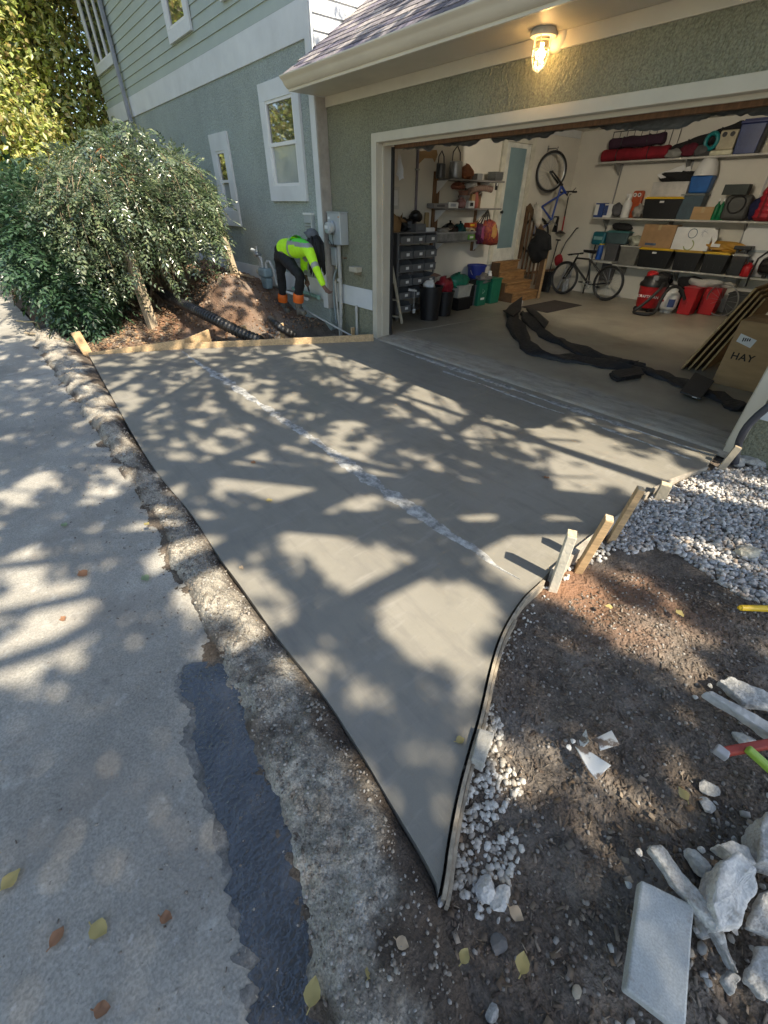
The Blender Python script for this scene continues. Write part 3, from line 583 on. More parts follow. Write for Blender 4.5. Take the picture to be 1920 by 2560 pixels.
def litness(gx, gy):
    g = 0.62*fbm(gx/.62, gy/.36, 101, 2, .55) + 1.0*fbm(gx/.13, gy/.09, 131, 2, .7)
    base = 0.10*fbm(gx/2.6, gy/1.6, 151, 2)
    th = -0.11 + 0*gx
    near = sstep(-2.3, -0.9, gx)*sstep(1.9, 1.0, gy); th = th + .42*near
    th = th + .16*sstep(-1.3, -.4, gx)*sstep(.9, 1.4, gy) + .10*sstep(-.9, -.2, gx)
    th = th + .22*sstep(.3, -.2, gy)
    th = th + .22*sstep(.06, 0, np.abs(gy-(2.62+.05*gx))-.16)*(gx > -5.5)*1.5 + .12*sstep(.06, 0, np.abs(gy-(1.55-.10*(gx+5)))-.13)*(gx < -3.2)
    th = th - .55*sstep(-8.4, -9.6, gx)
    for cx, cy, a, b in lit_spots:
        e = ((gx-cx)/a)**2+((gy-cy)/b)**2; th = th - .75*sstep(1.25, .75, e)
    return g+base-th
NL = 640000
gx = RNG.uniform(-12.5, 3.2, NL); gy = RNG.uniform(-3.6, 5.6, NL)
keep = litness(gx, gy) < 0.0
gx, gy = gx[keep], gy[keep]; t = 9.0 + RNG.normal(0, .6, len(gx)) + 1.0*fbm(gx*.5, gy*.5, 9, 2)
P = np.stack([gx, gy, 0*gx], 1) + t[:, None]*SV
sel = RNG.random(len(P)) < .62
P = P[sel]
tx = P[:, 0]; groups = [P[tx < .8], P[(tx >= .8) & (tx < 4.6)], P[tx >= 4.6]]
trunks = ((1.8, -5.4), (4.2, 7.2), (9.5, 0.4))
for k, (G, tr) in enumerate(zip(groups, trunks)):
    T_ = thing('shade_tree', (*tr, -.1), ('tall leafy tree whose shade falls on the worker and the mound', 'tall leafy tree whose dappled shade covers the driveway slab', 'tall leafy tree whose shade covers the gravel and soil')[k], 'tree', 'tall trees shading the driveway')
    c = G.mean(0); b = MB(); p0 = Vector((*tr, -.2)); top = Vector(c)+Vector((0, 0, 1.0)); pts = [p0.lerp(top, q)+Vector((.25*math.sin(q*5+k), .25*math.cos(q*4), 0)) for q in np.linspace(0, 1, 9)]
    b.tube(pts, [.30*(1-.75*q) for q in np.linspace(0, 1, 9)], 10)
    for j in range(16):
        a = pts[4+j % 4]; e = Vector(G[RNG.integers(len(G))]); m_ = a.lerp(e, .5)+Vector((0, 0, -.4)); b.tube([a, m_, e], [.085, .05, .012], 6)
    b.build('trunk', m_bark, T_, smooth=True)
    n = len(G); leaves_mesh('crown', G, rnd_dir(n)+np.array([0, 0, -.3]), rnd_dir(n)*.7+SV, RNG.uniform(.05, .085, n), RNG.uniform(.042, .066, n), m_leaf_shade, T_)
LIMBT = bpy.data.objects['shade_tree.001']
# limbs whose shadows cross the slab
for (a, b_, r0, r1) in (((-6.0, 2.45), (-1.4, 2.58), .05, .13), ((-6.3, 1.72), (-3.4, 1.5), .05, .10), ((-5.5, 3.2), (-2.2, 2.7), .03, .06), ((-2.4, 3.95), (-2.5, 2.9), .04, .08), ((-6.5, .9), (-3.6, 1.1), .015, .03), ((-5.0, .8), (-3.4, 1.45), .012, .02), ((-1.5, 3.5), (-2.8, 2.4), .02, .04), ((-1.1, 3.1), (-1.9, 2.5), .012, .025), ((-6.2, 3.0), (-4.2, 2.2), .01, .02), ((-4.6, 3.4), (-3.4, 1.9), .01, .02), ((-3.6, 1.2), (-1.9, 2.0), .01, .022), ((-5.6, 2.0), (-4.4, .9), .01, .018), ((-3.2, 3.5), (-1.8, 2.9), .01, .02), ((-5.2, .2), (-3.0, -.5), .012, .022)):
    g0, g1 = np.array([*a, 0.0]), np.array([*b_, 0.0]); pts = []
    for q in np.linspace(0, 1, 12): p = g0*(1-q)+g1*q+SV*(7.8+.6*q)+np.array([0, .12*math.sin(q*7+a[0]*3), .1*math.sin(q*5)]); pts.append(Vector(p))
    lm = MB(); lm.tube(pts, [r0+(r1-r0)*q for q in np.linspace(0, 1, 12)], 8)
    for j in range(2, 11, 2):
        e = pts[j]+Vector((-.5-.4*RNG.random(), (-1)**j*(.25+.3*RNG.random()), -.1)); lm.tube([pts[j], pts[j].lerp(e, .5)+Vector((0, .05, .03)), e], [.016, .011, .004], 5)
    lm.build('limb', m_bark, LIMBT, smooth=True)
# ---- generic tree from leaf clumps
def tree(name, label, base, h, cr, cz, nclump, nleaf, mat, group=None, lsz=(.10, .17), seed=0, trunk_r=.16, squash=.8, lean=(0, 0), spread=.34):
    rg = np.random.default_rng(seed); T_ = thing(name, base, label, 'tree', group); b = MB(); p0 = Vector(base)
    top = p0+Vector((lean[0], lean[1], h*.8)); pts = [p0.lerp(top, q)+Vector((.12*math.sin(q*6+seed), .12*math.cos(q*5+seed), 0)) for q in np.linspace(0, 1, 7)]
    b.tube(pts, [trunk_r*(1-.75*q) for q in np.linspace(0, 1, 7)], 8)
    c = np.array([base[0]+lean[0]*.7, base[1]+lean[1]*.7, base[2]+cz])
    dirs = unit(rg.normal(size=(nclump, 3))); rr = rg.uniform(.25, 1, nclump)**.45
    C_ = c + dirs*rr[:, None]*np.array([cr, cr, cr*squash])*rg.uniform(.8, 1.12, (nclump, 1))
    for j in range(0, nclump, max(1, nclump//14)):
        e = Vector(C_[j]); a = pts[3+j % 3]; b.tube([a, a.lerp(e, .5)+Vector((0, 0, .15)), e], [trunk_r*.35, trunk_r*.2, .012], 5)
    b.build('trunk', m_bark, T_, smooth=True)
    n = nclump*nleaf; ci = np.repeat(np.arange(nclump), nleaf); off = rg.normal(size=(n, 3))*np.array([spread, spread, spread*.7])*cr/2.2
    P = C_[ci]+off; d = unit(rg.normal(size=(n, 3))+np.array([0, 0, -.6])+unit(off)*.7); nn = unit(rg.normal(size=(n, 3))*.6+np.array([0, 0, 1.0])+unit(P-c)*.4)
    leaves_mesh('crown', P, d, nn, rg.uniform(*lsz, n), rg.uniform(*lsz, n)*.55, mat, T_); return T_
bt = 'trees beyond the shrub'
tree('broadleaf_tree', 'yellow green sunlit tree rising beside the far corner of the house', (-20.5, 1.6, .4), 10, 3.0, 6.0, 120, 120, m_leaf_sun, bt, (.14, .24), 1, squash=1.25)
tree('broadleaf_tree', 'browning autumn tree at the far left edge behind the shrub', (-23.5, -0.6, .3), 10, 3.4, 5.5, 130, 110, m_leaf_sun, bt, (.15, .25), 2, squash=1.3)
tree('broadleaf_tree', 'bright tree filling the gap beside the far corner of the house', (-19.8, 3.4, .5), 8, 2.5, 4.2, 150, 110, m_leaf_sun, bt, (.13, .2), 3, squash=1.2)
tree('broadleaf_tree', 'tall pale tree far behind the others at the upper left', (-28.0, 2.0, .4), 14, 4.6, 8.0, 120, 110, m_leaf_sun, bt, (.2, .34), 4, squash=1.3)
tree('broadleaf_tree', 'low bushy tree right behind the left shrub', (-16.8, 1.2, .3), 4.5, 1.7, 2.4, 130, 110, m_leaf_sun, bt, (.10, .18), 5, squash=1.0)
# trees across the road, seen in the window panes
rt = 'trees across the road'
for k, (x, y, h, r, lab) in enumerate(((-16, -7.5, 9, 3.4, 'leafy tree across the road opposite the narrow window'), (-22, -8.5, 10, 3.6, 'leafy tree across the road opposite the far house corner'), (-11, -9.5, 10, 3.6, 'leafy tree across the road opposite the double hung window'), (-28, -6, 11, 4, 'leafy tree at the bend of the road beyond the house'), (-5, -12, 11, 4, 'leafy tree across the road opposite the garage'))):
    tree('roadside_tree', lab, (x, y, -.1), h, r, h*.55, 110, 80, m_leaf_sun, rt, (.2, .32), 20+k, squash=1.25)

# ---- trailing vine on its posts: pinnate leaves
def pinnate(name, P, d, ln, mat, parent, nl=5, lsz=.075, rg=RNG, droop=.5):
    """compound leaves: nl pairs of leaflets and one at the tip along each drooping stalk"""
    n = len(P); d = unit(d); up = np.array([0, 0, 1.0]); s = unit(np.cross(d, up)+1e-6*rg.normal(size=(n, 3)))
    tw = rg.uniform(-.7, .7, (n, 1)); nn = unit(np.cross(s, d)+s*tw); s = np.cross(d, nn)
    PP = []; DD = []; NN = []; LL = []; sz = rg.uniform(.6, 1.25, n)
    for i in range(nl):
        q = (i+1)/(nl+.6); pos = P + d*(ln*q)[:, None] - up*(droop*(q**2)*ln)[:, None]*.6
        tang = unit(d - up*droop*q)
        for sg in (-1, 1):
            PP.append(pos); DD.append(unit(tang*.65+s*sg - up*.12)); NN.append(nn); LL.append(lsz*sz*rg.uniform(.75, 1.2, n))
    pos = P + d*ln[:, None]*.95 - up*(droop*ln)[:, None]*.6
    PP.append(pos); DD.append(unit(d-up*droop)); NN.append(nn); LL.append(lsz*sz*1.15)
    P_ = np.concatenate(PP); L_ = np.concatenate(LL)
    return leaves_mesh(name, P_, np.concatenate(DD), np.concatenate(NN)+.25*rg.normal(size=P_.shape), L_, L_*.42, mat, parent, fold=.12)
vine = thing('vine_shrub', (-9.3, 2.4, 0), 'big trailing vine shrub with drooping feather leaves over two timber posts', 'shrub')
rg = np.random.default_rng(11)
lobes = [((-9.3, 2.35, 1.75), (1.05, .85, .98), 640), ((-9.3, 1.65, 1.55), (1.1, .6, .85), 430), ((-8.7, 1.9, 1.75), (.5, .5, .55), 150), ((-9.0, 2.75, 1.75), (.6, .45, .62), 150), ((-9.6, 3.0, 1.95), (.6, .38, .6), 150)]
Ps = []; Ds = []
for c, r, n in lobes:
    u_ = unit(rg.normal(size=(n*2, 3))); u_ = u_[u_[:, 2] > -.55][:n]; q = rg.uniform(.72, 1.08, (len(u_), 1))*(1+.22*fbm(u_[:, :1]*3, u_[:, 1:2]*3+u_[:, 2:]*2, 5, 2))
    Ps.append(np.array(c)+u_*q*np.array(r)); Ds.append(unit(u_*np.array([1, 1, .25])+np.array([0, 0, -.95])+.35*rg.normal(size=u_.shape)))
P = np.concatenate(Ps); d = np.concatenate(Ds); n = len(P)
pinnate('foliage', P, d, rg.uniform(.28, .46, n), m_leaf_wist, vine, 6, .072, rg)
# hanging strands on the near and right side
SP = []; SD = []; strands = MB()
for k in range(150):
    a = rg.uniform(-2.4, 1.4); c, r, _ = lobes[rg.integers(0, 5)]; st = np.array(c)+np.array([math.cos(a)*r[0], math.sin(a)*r[1], r[2]*rg.uniform(.1, .6)])
    out = np.array([math.cos(a), math.sin(a), 0]); L_ = rg.uniform(.45, 1.0)*(1.0 if c[1] > 2 else 1.25); zmin = .62 if st[1] > 1.75 else .2; pts = []
    for q in np.linspace(0, 1, 9):
        p = st+out*(.25*q+.12*math.sin(q*3))+np.array([0, 0, -L_*q**1.3]); p[2] = max(p[2], zmin); pts.append(Vector(p))
        if q > .05:
            for e in range(2): SP.append(p); SD.append(out*.35+np.array([0, 0, -.7])+.75*rg.normal(size=3))
    strands.tube(pts, [.007-.004*q for q in np.linspace(0, 1, 9)], 4)
for k in range(70):      # arching sprays that break the outline
    c, r, _ = lobes[rg.integers(0, 5)]; a = rg.uniform(-2.8, 1.6); el = rg.uniform(.1, 1.2); u_ = np.array([math.cos(a)*math.cos(el), math.sin(a)*math.cos(el), math.sin(el)]); st = np.array(c)+u_*np.array(r)*.8; L_ = rg.uniform(.4, .85); pts = []
    for q in np.linspace(0, 1, 7):
        p = st+(u_*np.array([1, 1, .7])*L_*q)+np.array([0, 0, -.75*L_*q*q]); pts.append(Vector(p))
        if q > .2:
            for e in range(2): SP.append(p); SD.append(u_*.8+np.array([0, 0, -.3])+.6*rg.normal(size=3))
    strands.tube(pts, [.008-.005*q for q in np.linspace(0, 1, 7)], 4)
pinnate('hanging_foliage', np.array(SP), np.array(SD), rg.uniform(.2, .34, len(SP)), m_leaf_wist, vine, 5, .068, rg)
strands.build('trailing_stems', M('vine_stem', (.16, .13, .08), .9), vine, smooth=True, kind='stuff')
wood = MB()
for k in range(46):
    a = rg.uniform(0, 6.28); r = rg.uniform(.1, .5); b0 = Vector((-9.3+r*math.cos(a)*.7, 2.4+r*math.sin(a), 0.0)); e = Vector(P[rg.integers(n)]); m_ = b0.lerp(e, .5)+Vector(rg.normal(0, .2, 3)); wood.tube([b0, b0.lerp(m_, .5)+Vector((.05, .03, .1)), m_, e], [.028, .022, .016, .006], 6)
wood.build('woody_stems', M('vine_wood', (.14, .10, .065), .95, bump=.6, bscale=20), vine, smooth=True, kind='stuff')
dry = rg.normal(size=(230, 3))*np.array([.14, .12, .3])+np.array([-8.55, 2.05, 1.75])
leaves_mesh('withered_leaves', dry, rg.normal(size=dry.shape)+np.array([0, 0, -1]), rg.normal(size=dry.shape), rg.uniform(.06, .15, 230), rg.uniform(.02, .045, 230), leafmat('withered', [(.20, .07, .03), (.32, .14, .05), (.16, .08, .04)], .8, .2), vine)
# ---- darker shrub with broad lobed leaves at the left, by the road
ls = thing('broadleaf_shrub', (-9.4, .9, 0), 'dark glossy broad leaved shrub at the left by the road edge', 'shrub')
Ps = []; Ds = []
for c, r, n in (((-9.5, .85, 1.05), (1.0, .5, .85), 1500), ((-8.75, .95, .62), (.6, .38, .52), 750), ((-10.6, .75, 1.3), (1.2, .55, 1.0), 1300), ((-9.3, 1.35, 1.0), (.7, .45, .9), 800)):
    u_ = unit(rg.normal(size=(n, 3))); q = rg.uniform(.45, 1.1, (n, 1))*(1+.35*fbm(u_[:, :1]*2.5, u_[:, 1:2]*2.5+u_[:, 2:]*2, 8, 2)); p = np.array(c)+u_*q*np.array(r); p[:, 2] = np.maximum(p[:, 2], .1); Ps.append(p); Ds.append(unit(u_+np.array([0, 0, -.3])+.5*rg.normal(size=u_.shape)))
P = np.concatenate(Ps); d = np.concatenate(Ds); n = len(P)
k1 = n//2
pinnate('foliage', P[:k1], d[:k1], rg.uniform(.2, .36, k1), m_leaf_dark, ls, 4, .085, rg)
for q in range(3):     # lobed leaf made of three blades
    dd = unit(d[k1:]+np.cross(d[k1:], np.array([0, 0, 1.0]))*(q-1)*.8); leaves_mesh('lobed_leaves', P[k1:], dd, np.array([0, 0, 1.0])+.5*rg.normal(size=dd.shape), rg.uniform(.11, .19, n-k1), rg.uniform(.05, .085, n-k1), m_leaf_dark, ls, fold=.15)
wood = MB()
for k in range(22):
    b0 = Vector((-9.3+rg.normal()*.35, 1.0+rg.normal()*.12, -.02)); e = Vector(P[rg.integers(n)]); wood.tube([b0, b0.lerp(e, .5)+Vector(rg.normal(0, .1, 3)), e], [.02, .014, .005], 6)
wood.build('woody_stems', M('vine_wood2', (.13, .10, .07), .95), ls, smooth=True, kind='stuff')
fs_ = thing('hedge_shrub', (-13, 1.3, .1), 'large shaded shrub further up the road at the left edge', 'shrub')
Ps = []; Ds = []
for c, r, n in (((-12.2, 1.3, 1.0), (1.4, .9, .95), 1300), ((-14.0, 1.0, 1.1), (1.8, 1.0, 1.0), 1200), ((-12.8, 2.6, 1.2), (1.3, .9, 1.0), 800)):
    u_ = unit(rg.normal(size=(n, 3))); q = rg.uniform(.5, 1.1, (n, 1))*(1+.35*fbm(u_[:, :1]*2.5, u_[:, 1:2]*2.5+u_[:, 2:]*2, 14, 2)); Ps.append(np.array(c)+u_*q*np.array(r)); Ds.append(unit(u_+np.array([0, 0, -.4])+.5*rg.normal(size=u_.shape)))
P = np.concatenate(Ps); d = np.concatenate(Ds); n = len(P)
pinnate('foliage', P, d, rg.uniform(.25, .42, n), m_leaf_wist, fs_, 4, .1, rg)
wood = MB()
for k in range(12):
    b0 = Vector((-13+rg.normal()*.5, 1.4+rg.normal()*.2, .05)); e = Vector(P[rg.integers(n)]); wood.tube([b0, b0.lerp(e, .5), e], [.03, .02, .006], 6)
wood.build('woody_stems', MATS['vine_wood2'], fs_, smooth=True, kind='stuff')
# ================================================================== THINGS IN THE GARAGE
cR = crop(1400, 260, .31344); cM = crop(940, 330, .30139); cS = crop(1180, 560, .19289); cB6 = crop(1300, 320, .21708); c6 = crop(1240, 640, .40988); c3 = crop(1700, 840, .18077)
def rb(x0, y0, x1, y1, Y=10.8):        # box of the back-wall view -> X0, X1, Z0, Z1 on the plane Y
    xm, ym = (x0+x1)/2, (y0+y1)/2
    return ony(*cR(x0, ym), Y).x, ony(*cR(x1, ym), Y).x, ony(*cR(xm, y1), Y).z, ony(*cR(xm, y0), Y).z
def lb(x0, y0, x1, y1, X=-6.3):
    xm, ym = (x0+x1)/2, (y0+y1)/2
    return onx(*cM(x0, ym), X).y, onx(*cM(x1, ym), X).y, onx(*cM(xm, y1), X).z, onx(*cM(xm, y0), X).z
def col(name, c, rough=.5, **k): return M(name, c, rough, **k)
def tote(label, lo, hi, mb, ml, cat='storage tote', name='storage_tote', rz=0, k=.88, lidh=.035, sticker=None, face='y', group=None, lid=True):
    (x0, y0, z0), (x1, y1, z1) = lo, hi; T_ = thing(name, ((x0+x1)/2, (y0+y1)/2, z0), label, cat, group)
    zt = z1-(lidh if lid else 0); MB().taper((x0+.012, y0+.012, z0), (x1-.012, y1-.012, zt), k, rz).build('tub', mb, T_, bevel=.012)
    r = MB(); 
    for i in range(3):
        q = .25+.25*i
        if face == 'y': r.box((x0+(x1-x0)*q-.012, y0+.018, z0+(zt-z0)*.25), (x0+(x1-x0)*q+.012, y0+.032, zt-.04))
        else: r.box((x1-.032, y0+(y1-y0)*q-.012, z0+(zt-z0)*.25), (x1-.018, y0+(y1-y0)*q+.012, zt-.04))
    r.build('ribs', mb, T_, kind='stuff')
    if lid:
        l = MB().box((x0, y0, zt+.0005), (x1, y1, zt+lidh*.6)); l.box((x0+.03, y0+.03, zt+lidh*.6), (x1-.03, y1-.03, z1)); l.build('lid', ml, T_, bevel=.006)
    else:
        l = MB(); w = .014
        l.box((x0, y0, zt-.02), (x1, y0+w, zt)); l.box((x0, y1-w, zt-.02), (x1, y1, zt)); l.box((x0, y0+w, zt-.02), (x0+w, y1-w, zt)); l.box((x1-w, y0+w, zt-.02), (x1, y1-w, zt)); l.build('rim', ml, T_, bevel=.003)
    if sticker:
        if face == 'y': MB().box(((x0+x1)/2-.05, y0+.004, zt-.06), ((x0+x1)/2+.03, y0+.012, zt-.03)).build('latch', sticker, T_)
        else: MB().box((x1-.012, (y0+y1)/2-.04, zt-.08), (x1+.0, (y0+y1)/2+.04, zt-.03)).build('latch', sticker, T_)
    return T_
def carton(label, lo, hi, m=None, name='cardboard_box', cat='box', tape=True, rz=0, flap=True, mt=None):
    m = m or m_card; (x0, y0, z0), (x1, y1, z1) = lo, hi; T_ = thing(name, ((x0+x1)/2, (y0+y1)/2, z0), label, cat)
    MB().box((x0, y0, z0), (x1, y1, z1-.004), rz, piv=((x0+x1)/2, (y0+y1)/2, z0)).build('carton', m, T_, bevel=.004)
    pv = ((x0+x1)/2, (y0+y1)/2, z0)
    if flap:
        ym = (y0+y1)/2; MB().box((x0+.002, y0+.002, z1-.004), (x1-.002, ym-.003, z1+.001), rz, pv).build('flap', m, T_); MB().box((x0+.002, ym+.003, z1-.004), (x1-.002, y1-.002, z1+.001), rz, pv).build('flap', m, T_)
    if tape: MB().box(((x0+x1)/2-.028, y0-.0015, z1-.09), ((x0+x1)/2+.028, y0-.0003, z1), rz, pv).build('tape', mt or col('packing_tape', (.50, .38, .22), .25), T_)
    return T_
def bottle(label, c, r, h, m, mc, name='bottle', cat='bottle', neck=.35, trigger=False, group=None):
    T_ = thing(name, c, label, cat, group); MB().lathe(c, [(r*.92, 0), (r, .01), (r, h*.55), (r*.9, h*.65), (r*neck, h*.78), (r*neck, h*.86)], 16).build('vessel', m, T_, smooth=True)
    b = MB().lathe(c, [(r*neck*1.15, h*.86), (r*neck*1.15, h*.95), (r*neck*.8, h)], 12)
    if trigger: b.box((c[0]-.07, c[1]-.014, c[2]+h*.93), (c[0]+.03, c[1]+.014, c[2]+h*1.02)); b.box((c[0]-.05, c[1]-.008, c[2]+h*.82), (c[0]-.035, c[1]+.008, c[2]+h*.94))
    b.build('cap', mc, T_, smooth=True); return T_
def sack(label, c, size, m, name='bag', cat='bag', seed=1, amp=.3, rz=0, parts=None, fr=2.2, knot=True):
    T_ = thing(name, (c[0], c[1], c[2]-size[2]), label, cat); MB().blob(c, size, seed, amp, fr, 3, flat=-.9, rz=rz).build('body', m, T_, smooth=True, angle=180)
    if knot: MB().lathe((c[0], c[1], c[2]+size[2]*.8), [(size[0]*.35, 0), (size[0]*.12, size[2]*.25), (size[0]*.22, size[2]*.5)], 10, wob=.15).build('gathered_top', m, T_, smooth=True)
    return T_
# ---------------- opener lamp above the raised door (lights the back of the garage, leaves the front floor in the door's shade)
op = thing('door_opener', (-3.4, 7.05, 2.62), 'garage door opener with lit lamp hung from the ceiling behind the raised door', 'opener')
MB().box((-3.55, 6.7, 2.72), (-3.25, 7.14, 2.88)).build('housing', m_greymetal, op, bevel=.02); MB().box((-3.42, 6.85, 2.88), (-3.38, 6.89, ZC-.001)).build('hanger', m_steel, op)
MB().lathe((-3.4, 7.20, 2.73), [(.02, 0), (.05, .02), (.055, .06), (.03, .10)], 12).build('lamp_lens', M('lit_lens', (.9, .85, .7), .4, emit=((1, .86, .62), 5)), op, smooth=True)
MB().cyl((-3.4, 7.20, 2.825), (-3.4, 7.20, 2.86), .03, .03, 10).build('lamp_socket', m_white, op)
pl = bpy.data.lights.new('opener_lamp', 'POINT'); pl.energy = 47; pl.color = (1, .9, .74); pl.shadow_soft_size = .02; po = bpy.data.objects.new('opener_lamp', pl); COL.objects.link(po); po.location = (-3.4, 7.285, 2.76)
# ---------------- back wall shelving
m_shelf = col('shelf_board', (.46, .45, .41), .6); m_std = col('shelf_standard', (.30, .30, .29), .5, metal=.4)
def shelf(label, x0, x1, z, ystd, y0=10.78, th=.03):
    T_ = thing('wall_shelf', ((x0+x1)/2, YB, z-.2), label, 'shelf', 'shelves along the back wall'); MB().box((x0, y0, z-th), (x1, YB-.022, z)).build('board', m_shelf, T_, bevel=.003)
    for x in ystd:
        MB().add([(x-.012, YB-.021, z-th), (x+.012, YB-.021, z-th), (x+.012, y0+.05, z-th), (x-.012, y0+.05, z-th), (x-.012, YB-.021, z-.22), (x+.012, YB-.021, z-.22), (x+.012, y0+.05, z-th-.02), (x-.012, y0+.05, z-th-.02)], [(0, 1, 2, 3), (4, 7, 6, 5), (0, 4, 5, 1), (1, 5, 6, 2), (2, 6, 7, 3), (3, 7, 4, 0)]).build('bracket', m_std, T_)
    return T_
shelf('grey top shelf carrying the red roll and blue tote', -5.9, -1.2, 2.47, (-5.55, -4.2, -2.9, -1.6))
shelf('middle grey shelf carrying the cooler and yellow lidded tote', -5.75, -1.2, 1.53, (-5.5, -4.15, -2.85, -1.6))
shelf('lower grey shelf above the two bicycles carrying cartons and black totes', -5.0, -1.0, .69, (-4.8, -3.7, -2.6, -1.5))
for x, lab in ((-5.52, 'slotted steel strip behind the spray bottle on the back wall'), (-4.17, 'slotted steel strip behind the white carton stack'), (-2.87, 'slotted steel strip right of the cooler on the back wall')):
    MB().box((x-.013, YB-.018, .6), (x+.013, YB-.001, 2.75)).build('shelf_standard', m_std, label=lab, cat='bracket strip', group='slotted strips on the back wall')
def B_(x0, y0, x1, y1, dep=.3, Y=10.80): X0, X1, Z0, Z1 = rb(x0, y0, x1, y1, Y); return (X0, Y, Z0), (X1, min(Y+dep, YB-.02), Z1)
def on(b, z): (lo, hi) = b; dz = z-lo[2]; return (lo[0], lo[1], z), (hi[0], hi[1], hi[2]+dz*0)
ZT, ZM, ZL = 2.471, 1.531, .691
# top shelf
wr = thing('wire_rack', (-5.2, 11.0, ZT), 'dark wire rack standing at the back of the top shelf', 'rack'); mb = MB()
for k in range(10): x = -5.85+k*.145; mb.cyl((x, 11.03, ZT), (x, 11.03, 2.96), .006, n=6)
mb.cyl((-5.86, 11.03, 2.955), (-4.54, 11.03, 2.955), .007, n=6); mb.cyl((-5.86, 11.03, 2.62), (-4.54, 11.03, 2.62), .006, n=6); mb.build('wires', m_black, wr)
mr_ = M('red_fabric', (.23, .008, .018), .9, .15, 8, bump=.2)
def roll(label, p0, p1, r, m, name, cat, wob=.06, n=14):
    p0, p1 = Vector(p0), Vector(p1); d = (p1-p0); L_ = d.length; T_ = thing(name, ((p0.x+p1.x)/2, p0.y, min(p0.z, p1.z)-r), label, cat)
    MB().lathe(p0, [(r*.2, 0), (r*.9, .002), (r*1.0, .02)]+[(r*(1+.07*math.sin(q*21)+.05*math.sin(q*47)), L_*q) for q in np.linspace(.05, .95, n)]+[(r, L_-.02), (r*.9, L_-.002), (r*.2, L_)], 18, axis=d, wob=wob).build('roll', m, T_, smooth=True)
    b = MB()
    for q in (.25, .72): c = p0+d*q; b.ring(c, d, r*1.06, .008, 20, 5)
    b.build('tie', m_black, T_); return T_
b = B_(320, 350, 845, 462, .3, 10.8); roll('long dark red rolled mat lying along the top shelf', (b[0][0], 10.92, ZT+.105), (b[1][0], 10.92, ZT+.105), .10, mr_, 'rolled_mat', 'mat')
b = B_(375, 270, 800, 365); roll('dark purple rolled blanket lying on the red rolled mat', (b[0][0], 10.94, ZT+.29), (b[1][0], 10.94, ZT+.31), .085, M('purple_cloth', (.045, .018, .035), .95, bump=.3, bscale=30), 'rolled_blanket', 'blanket', .1)
p0 = ony(*cR(900, 345), 10.9); p1 = ony(*cR(1450, 175), 10.9); roll('long black tent bag propped up at a slant on the top shelf', (p0.x, 10.92, ZT+.10), (p1.x, 11.0, p1.z), .09, m_blackcloth, 'tent_bag', 'bag')
b = B_(850, 335, 970, 405); sack('grey cloth bundle between the red roll and the black bag', ((b[0][0]+b[1][0])/2, 10.86, ZT+.07), (.16, .07, .07), col('grey_cloth', (.25, .25, .23), .95), 'cloth_bundle', 'cloth', 2, knot=False)
b = B_(975, 325, 1065, 410); sack('dark maroon pouch on the top shelf beside the grey bundle', ((b[0][0]+b[1][0])/2, 10.86, ZT+.10), (.13, .06, .10), col('maroon_cloth', (.10, .008, .02), .9), 'pouch', 'pouch', 3, knot=False)
b = B_(1070, 345, 1160, 415); sack('small grey bundle in front of the slanted black bag', ((b[0][0]+b[1][0])/2, 10.86, ZT+.08), (.12, .06, .08), col('dark_grey_cloth', (.09, .09, .09), .9), 'cloth_bundle', 'cloth', 4, knot=False)
c = ony(*cR(1210, 295), 10.85); T_ = thing('tape_roll', (c.x, c.y, c.z-.13), 'teal hoop of flat hose standing on the top shelf', 'hose'); MB().ring(c, (.25, 1, .1), .105, .035, 28, 8).build('coil', col('teal_plastic', (.01, .20, .21), .4), T_, smooth=True); MB().box((c.x-.1, c.y-.03, ZT), (c.x+.1, c.y+.1, c.z-.139)).build('stand', m_black, T_)
b = B_(1255, 205, 1395, 385); T_ = thing('fan_heater', ((b[0][0]+b[1][0])/2, 10.9, ZT), 'beige upright heater with two round knobs on the top shelf', 'heater')
MB().box((b[0][0], 10.82, ZT+.07), (b[1][0], 11.0, b[1][2])).build('body', col('beige_plastic', (.42, .37, .25), .5), T_, bevel=.02); MB().box((b[0][0]-.06, 10.79, ZT), (b[1][0]+.02, 11.03, ZT+.07)).build('foot', col('pale_cream_plastic', (.55, .53, .38), .5), T_, bevel=.02)
for k in (-.06, .06): MB().cyl((sum((b[0][0], b[1][0]))/2+k, 10.80, b[1][2]-.06), (sum((b[0][0], b[1][0]))/2+k, 10.82, b[1][2]-.06), .035, n=14).build('knob', m_black, T_)
b = B_(1400, 115, 1610, 430); tote('tall dark blue storage tote at the right end of the top shelf', (b[0][0], 10.8, ZT), (b[1][0], 11.06, b[1][2]), col('navy_plastic', (.018, .035, .13), .35), col('navy_lid', (.012, .02, .11), .4), lidh=.06)
b = B_(1615, 150, 1800, 420); carton('plain beige carton right of the blue tote on the top shelf', (b[0][0]+.06, 10.82, ZT), (b[1][0], 11.05, 2.93), col('beige_card', (.42, .39, .31), .8))
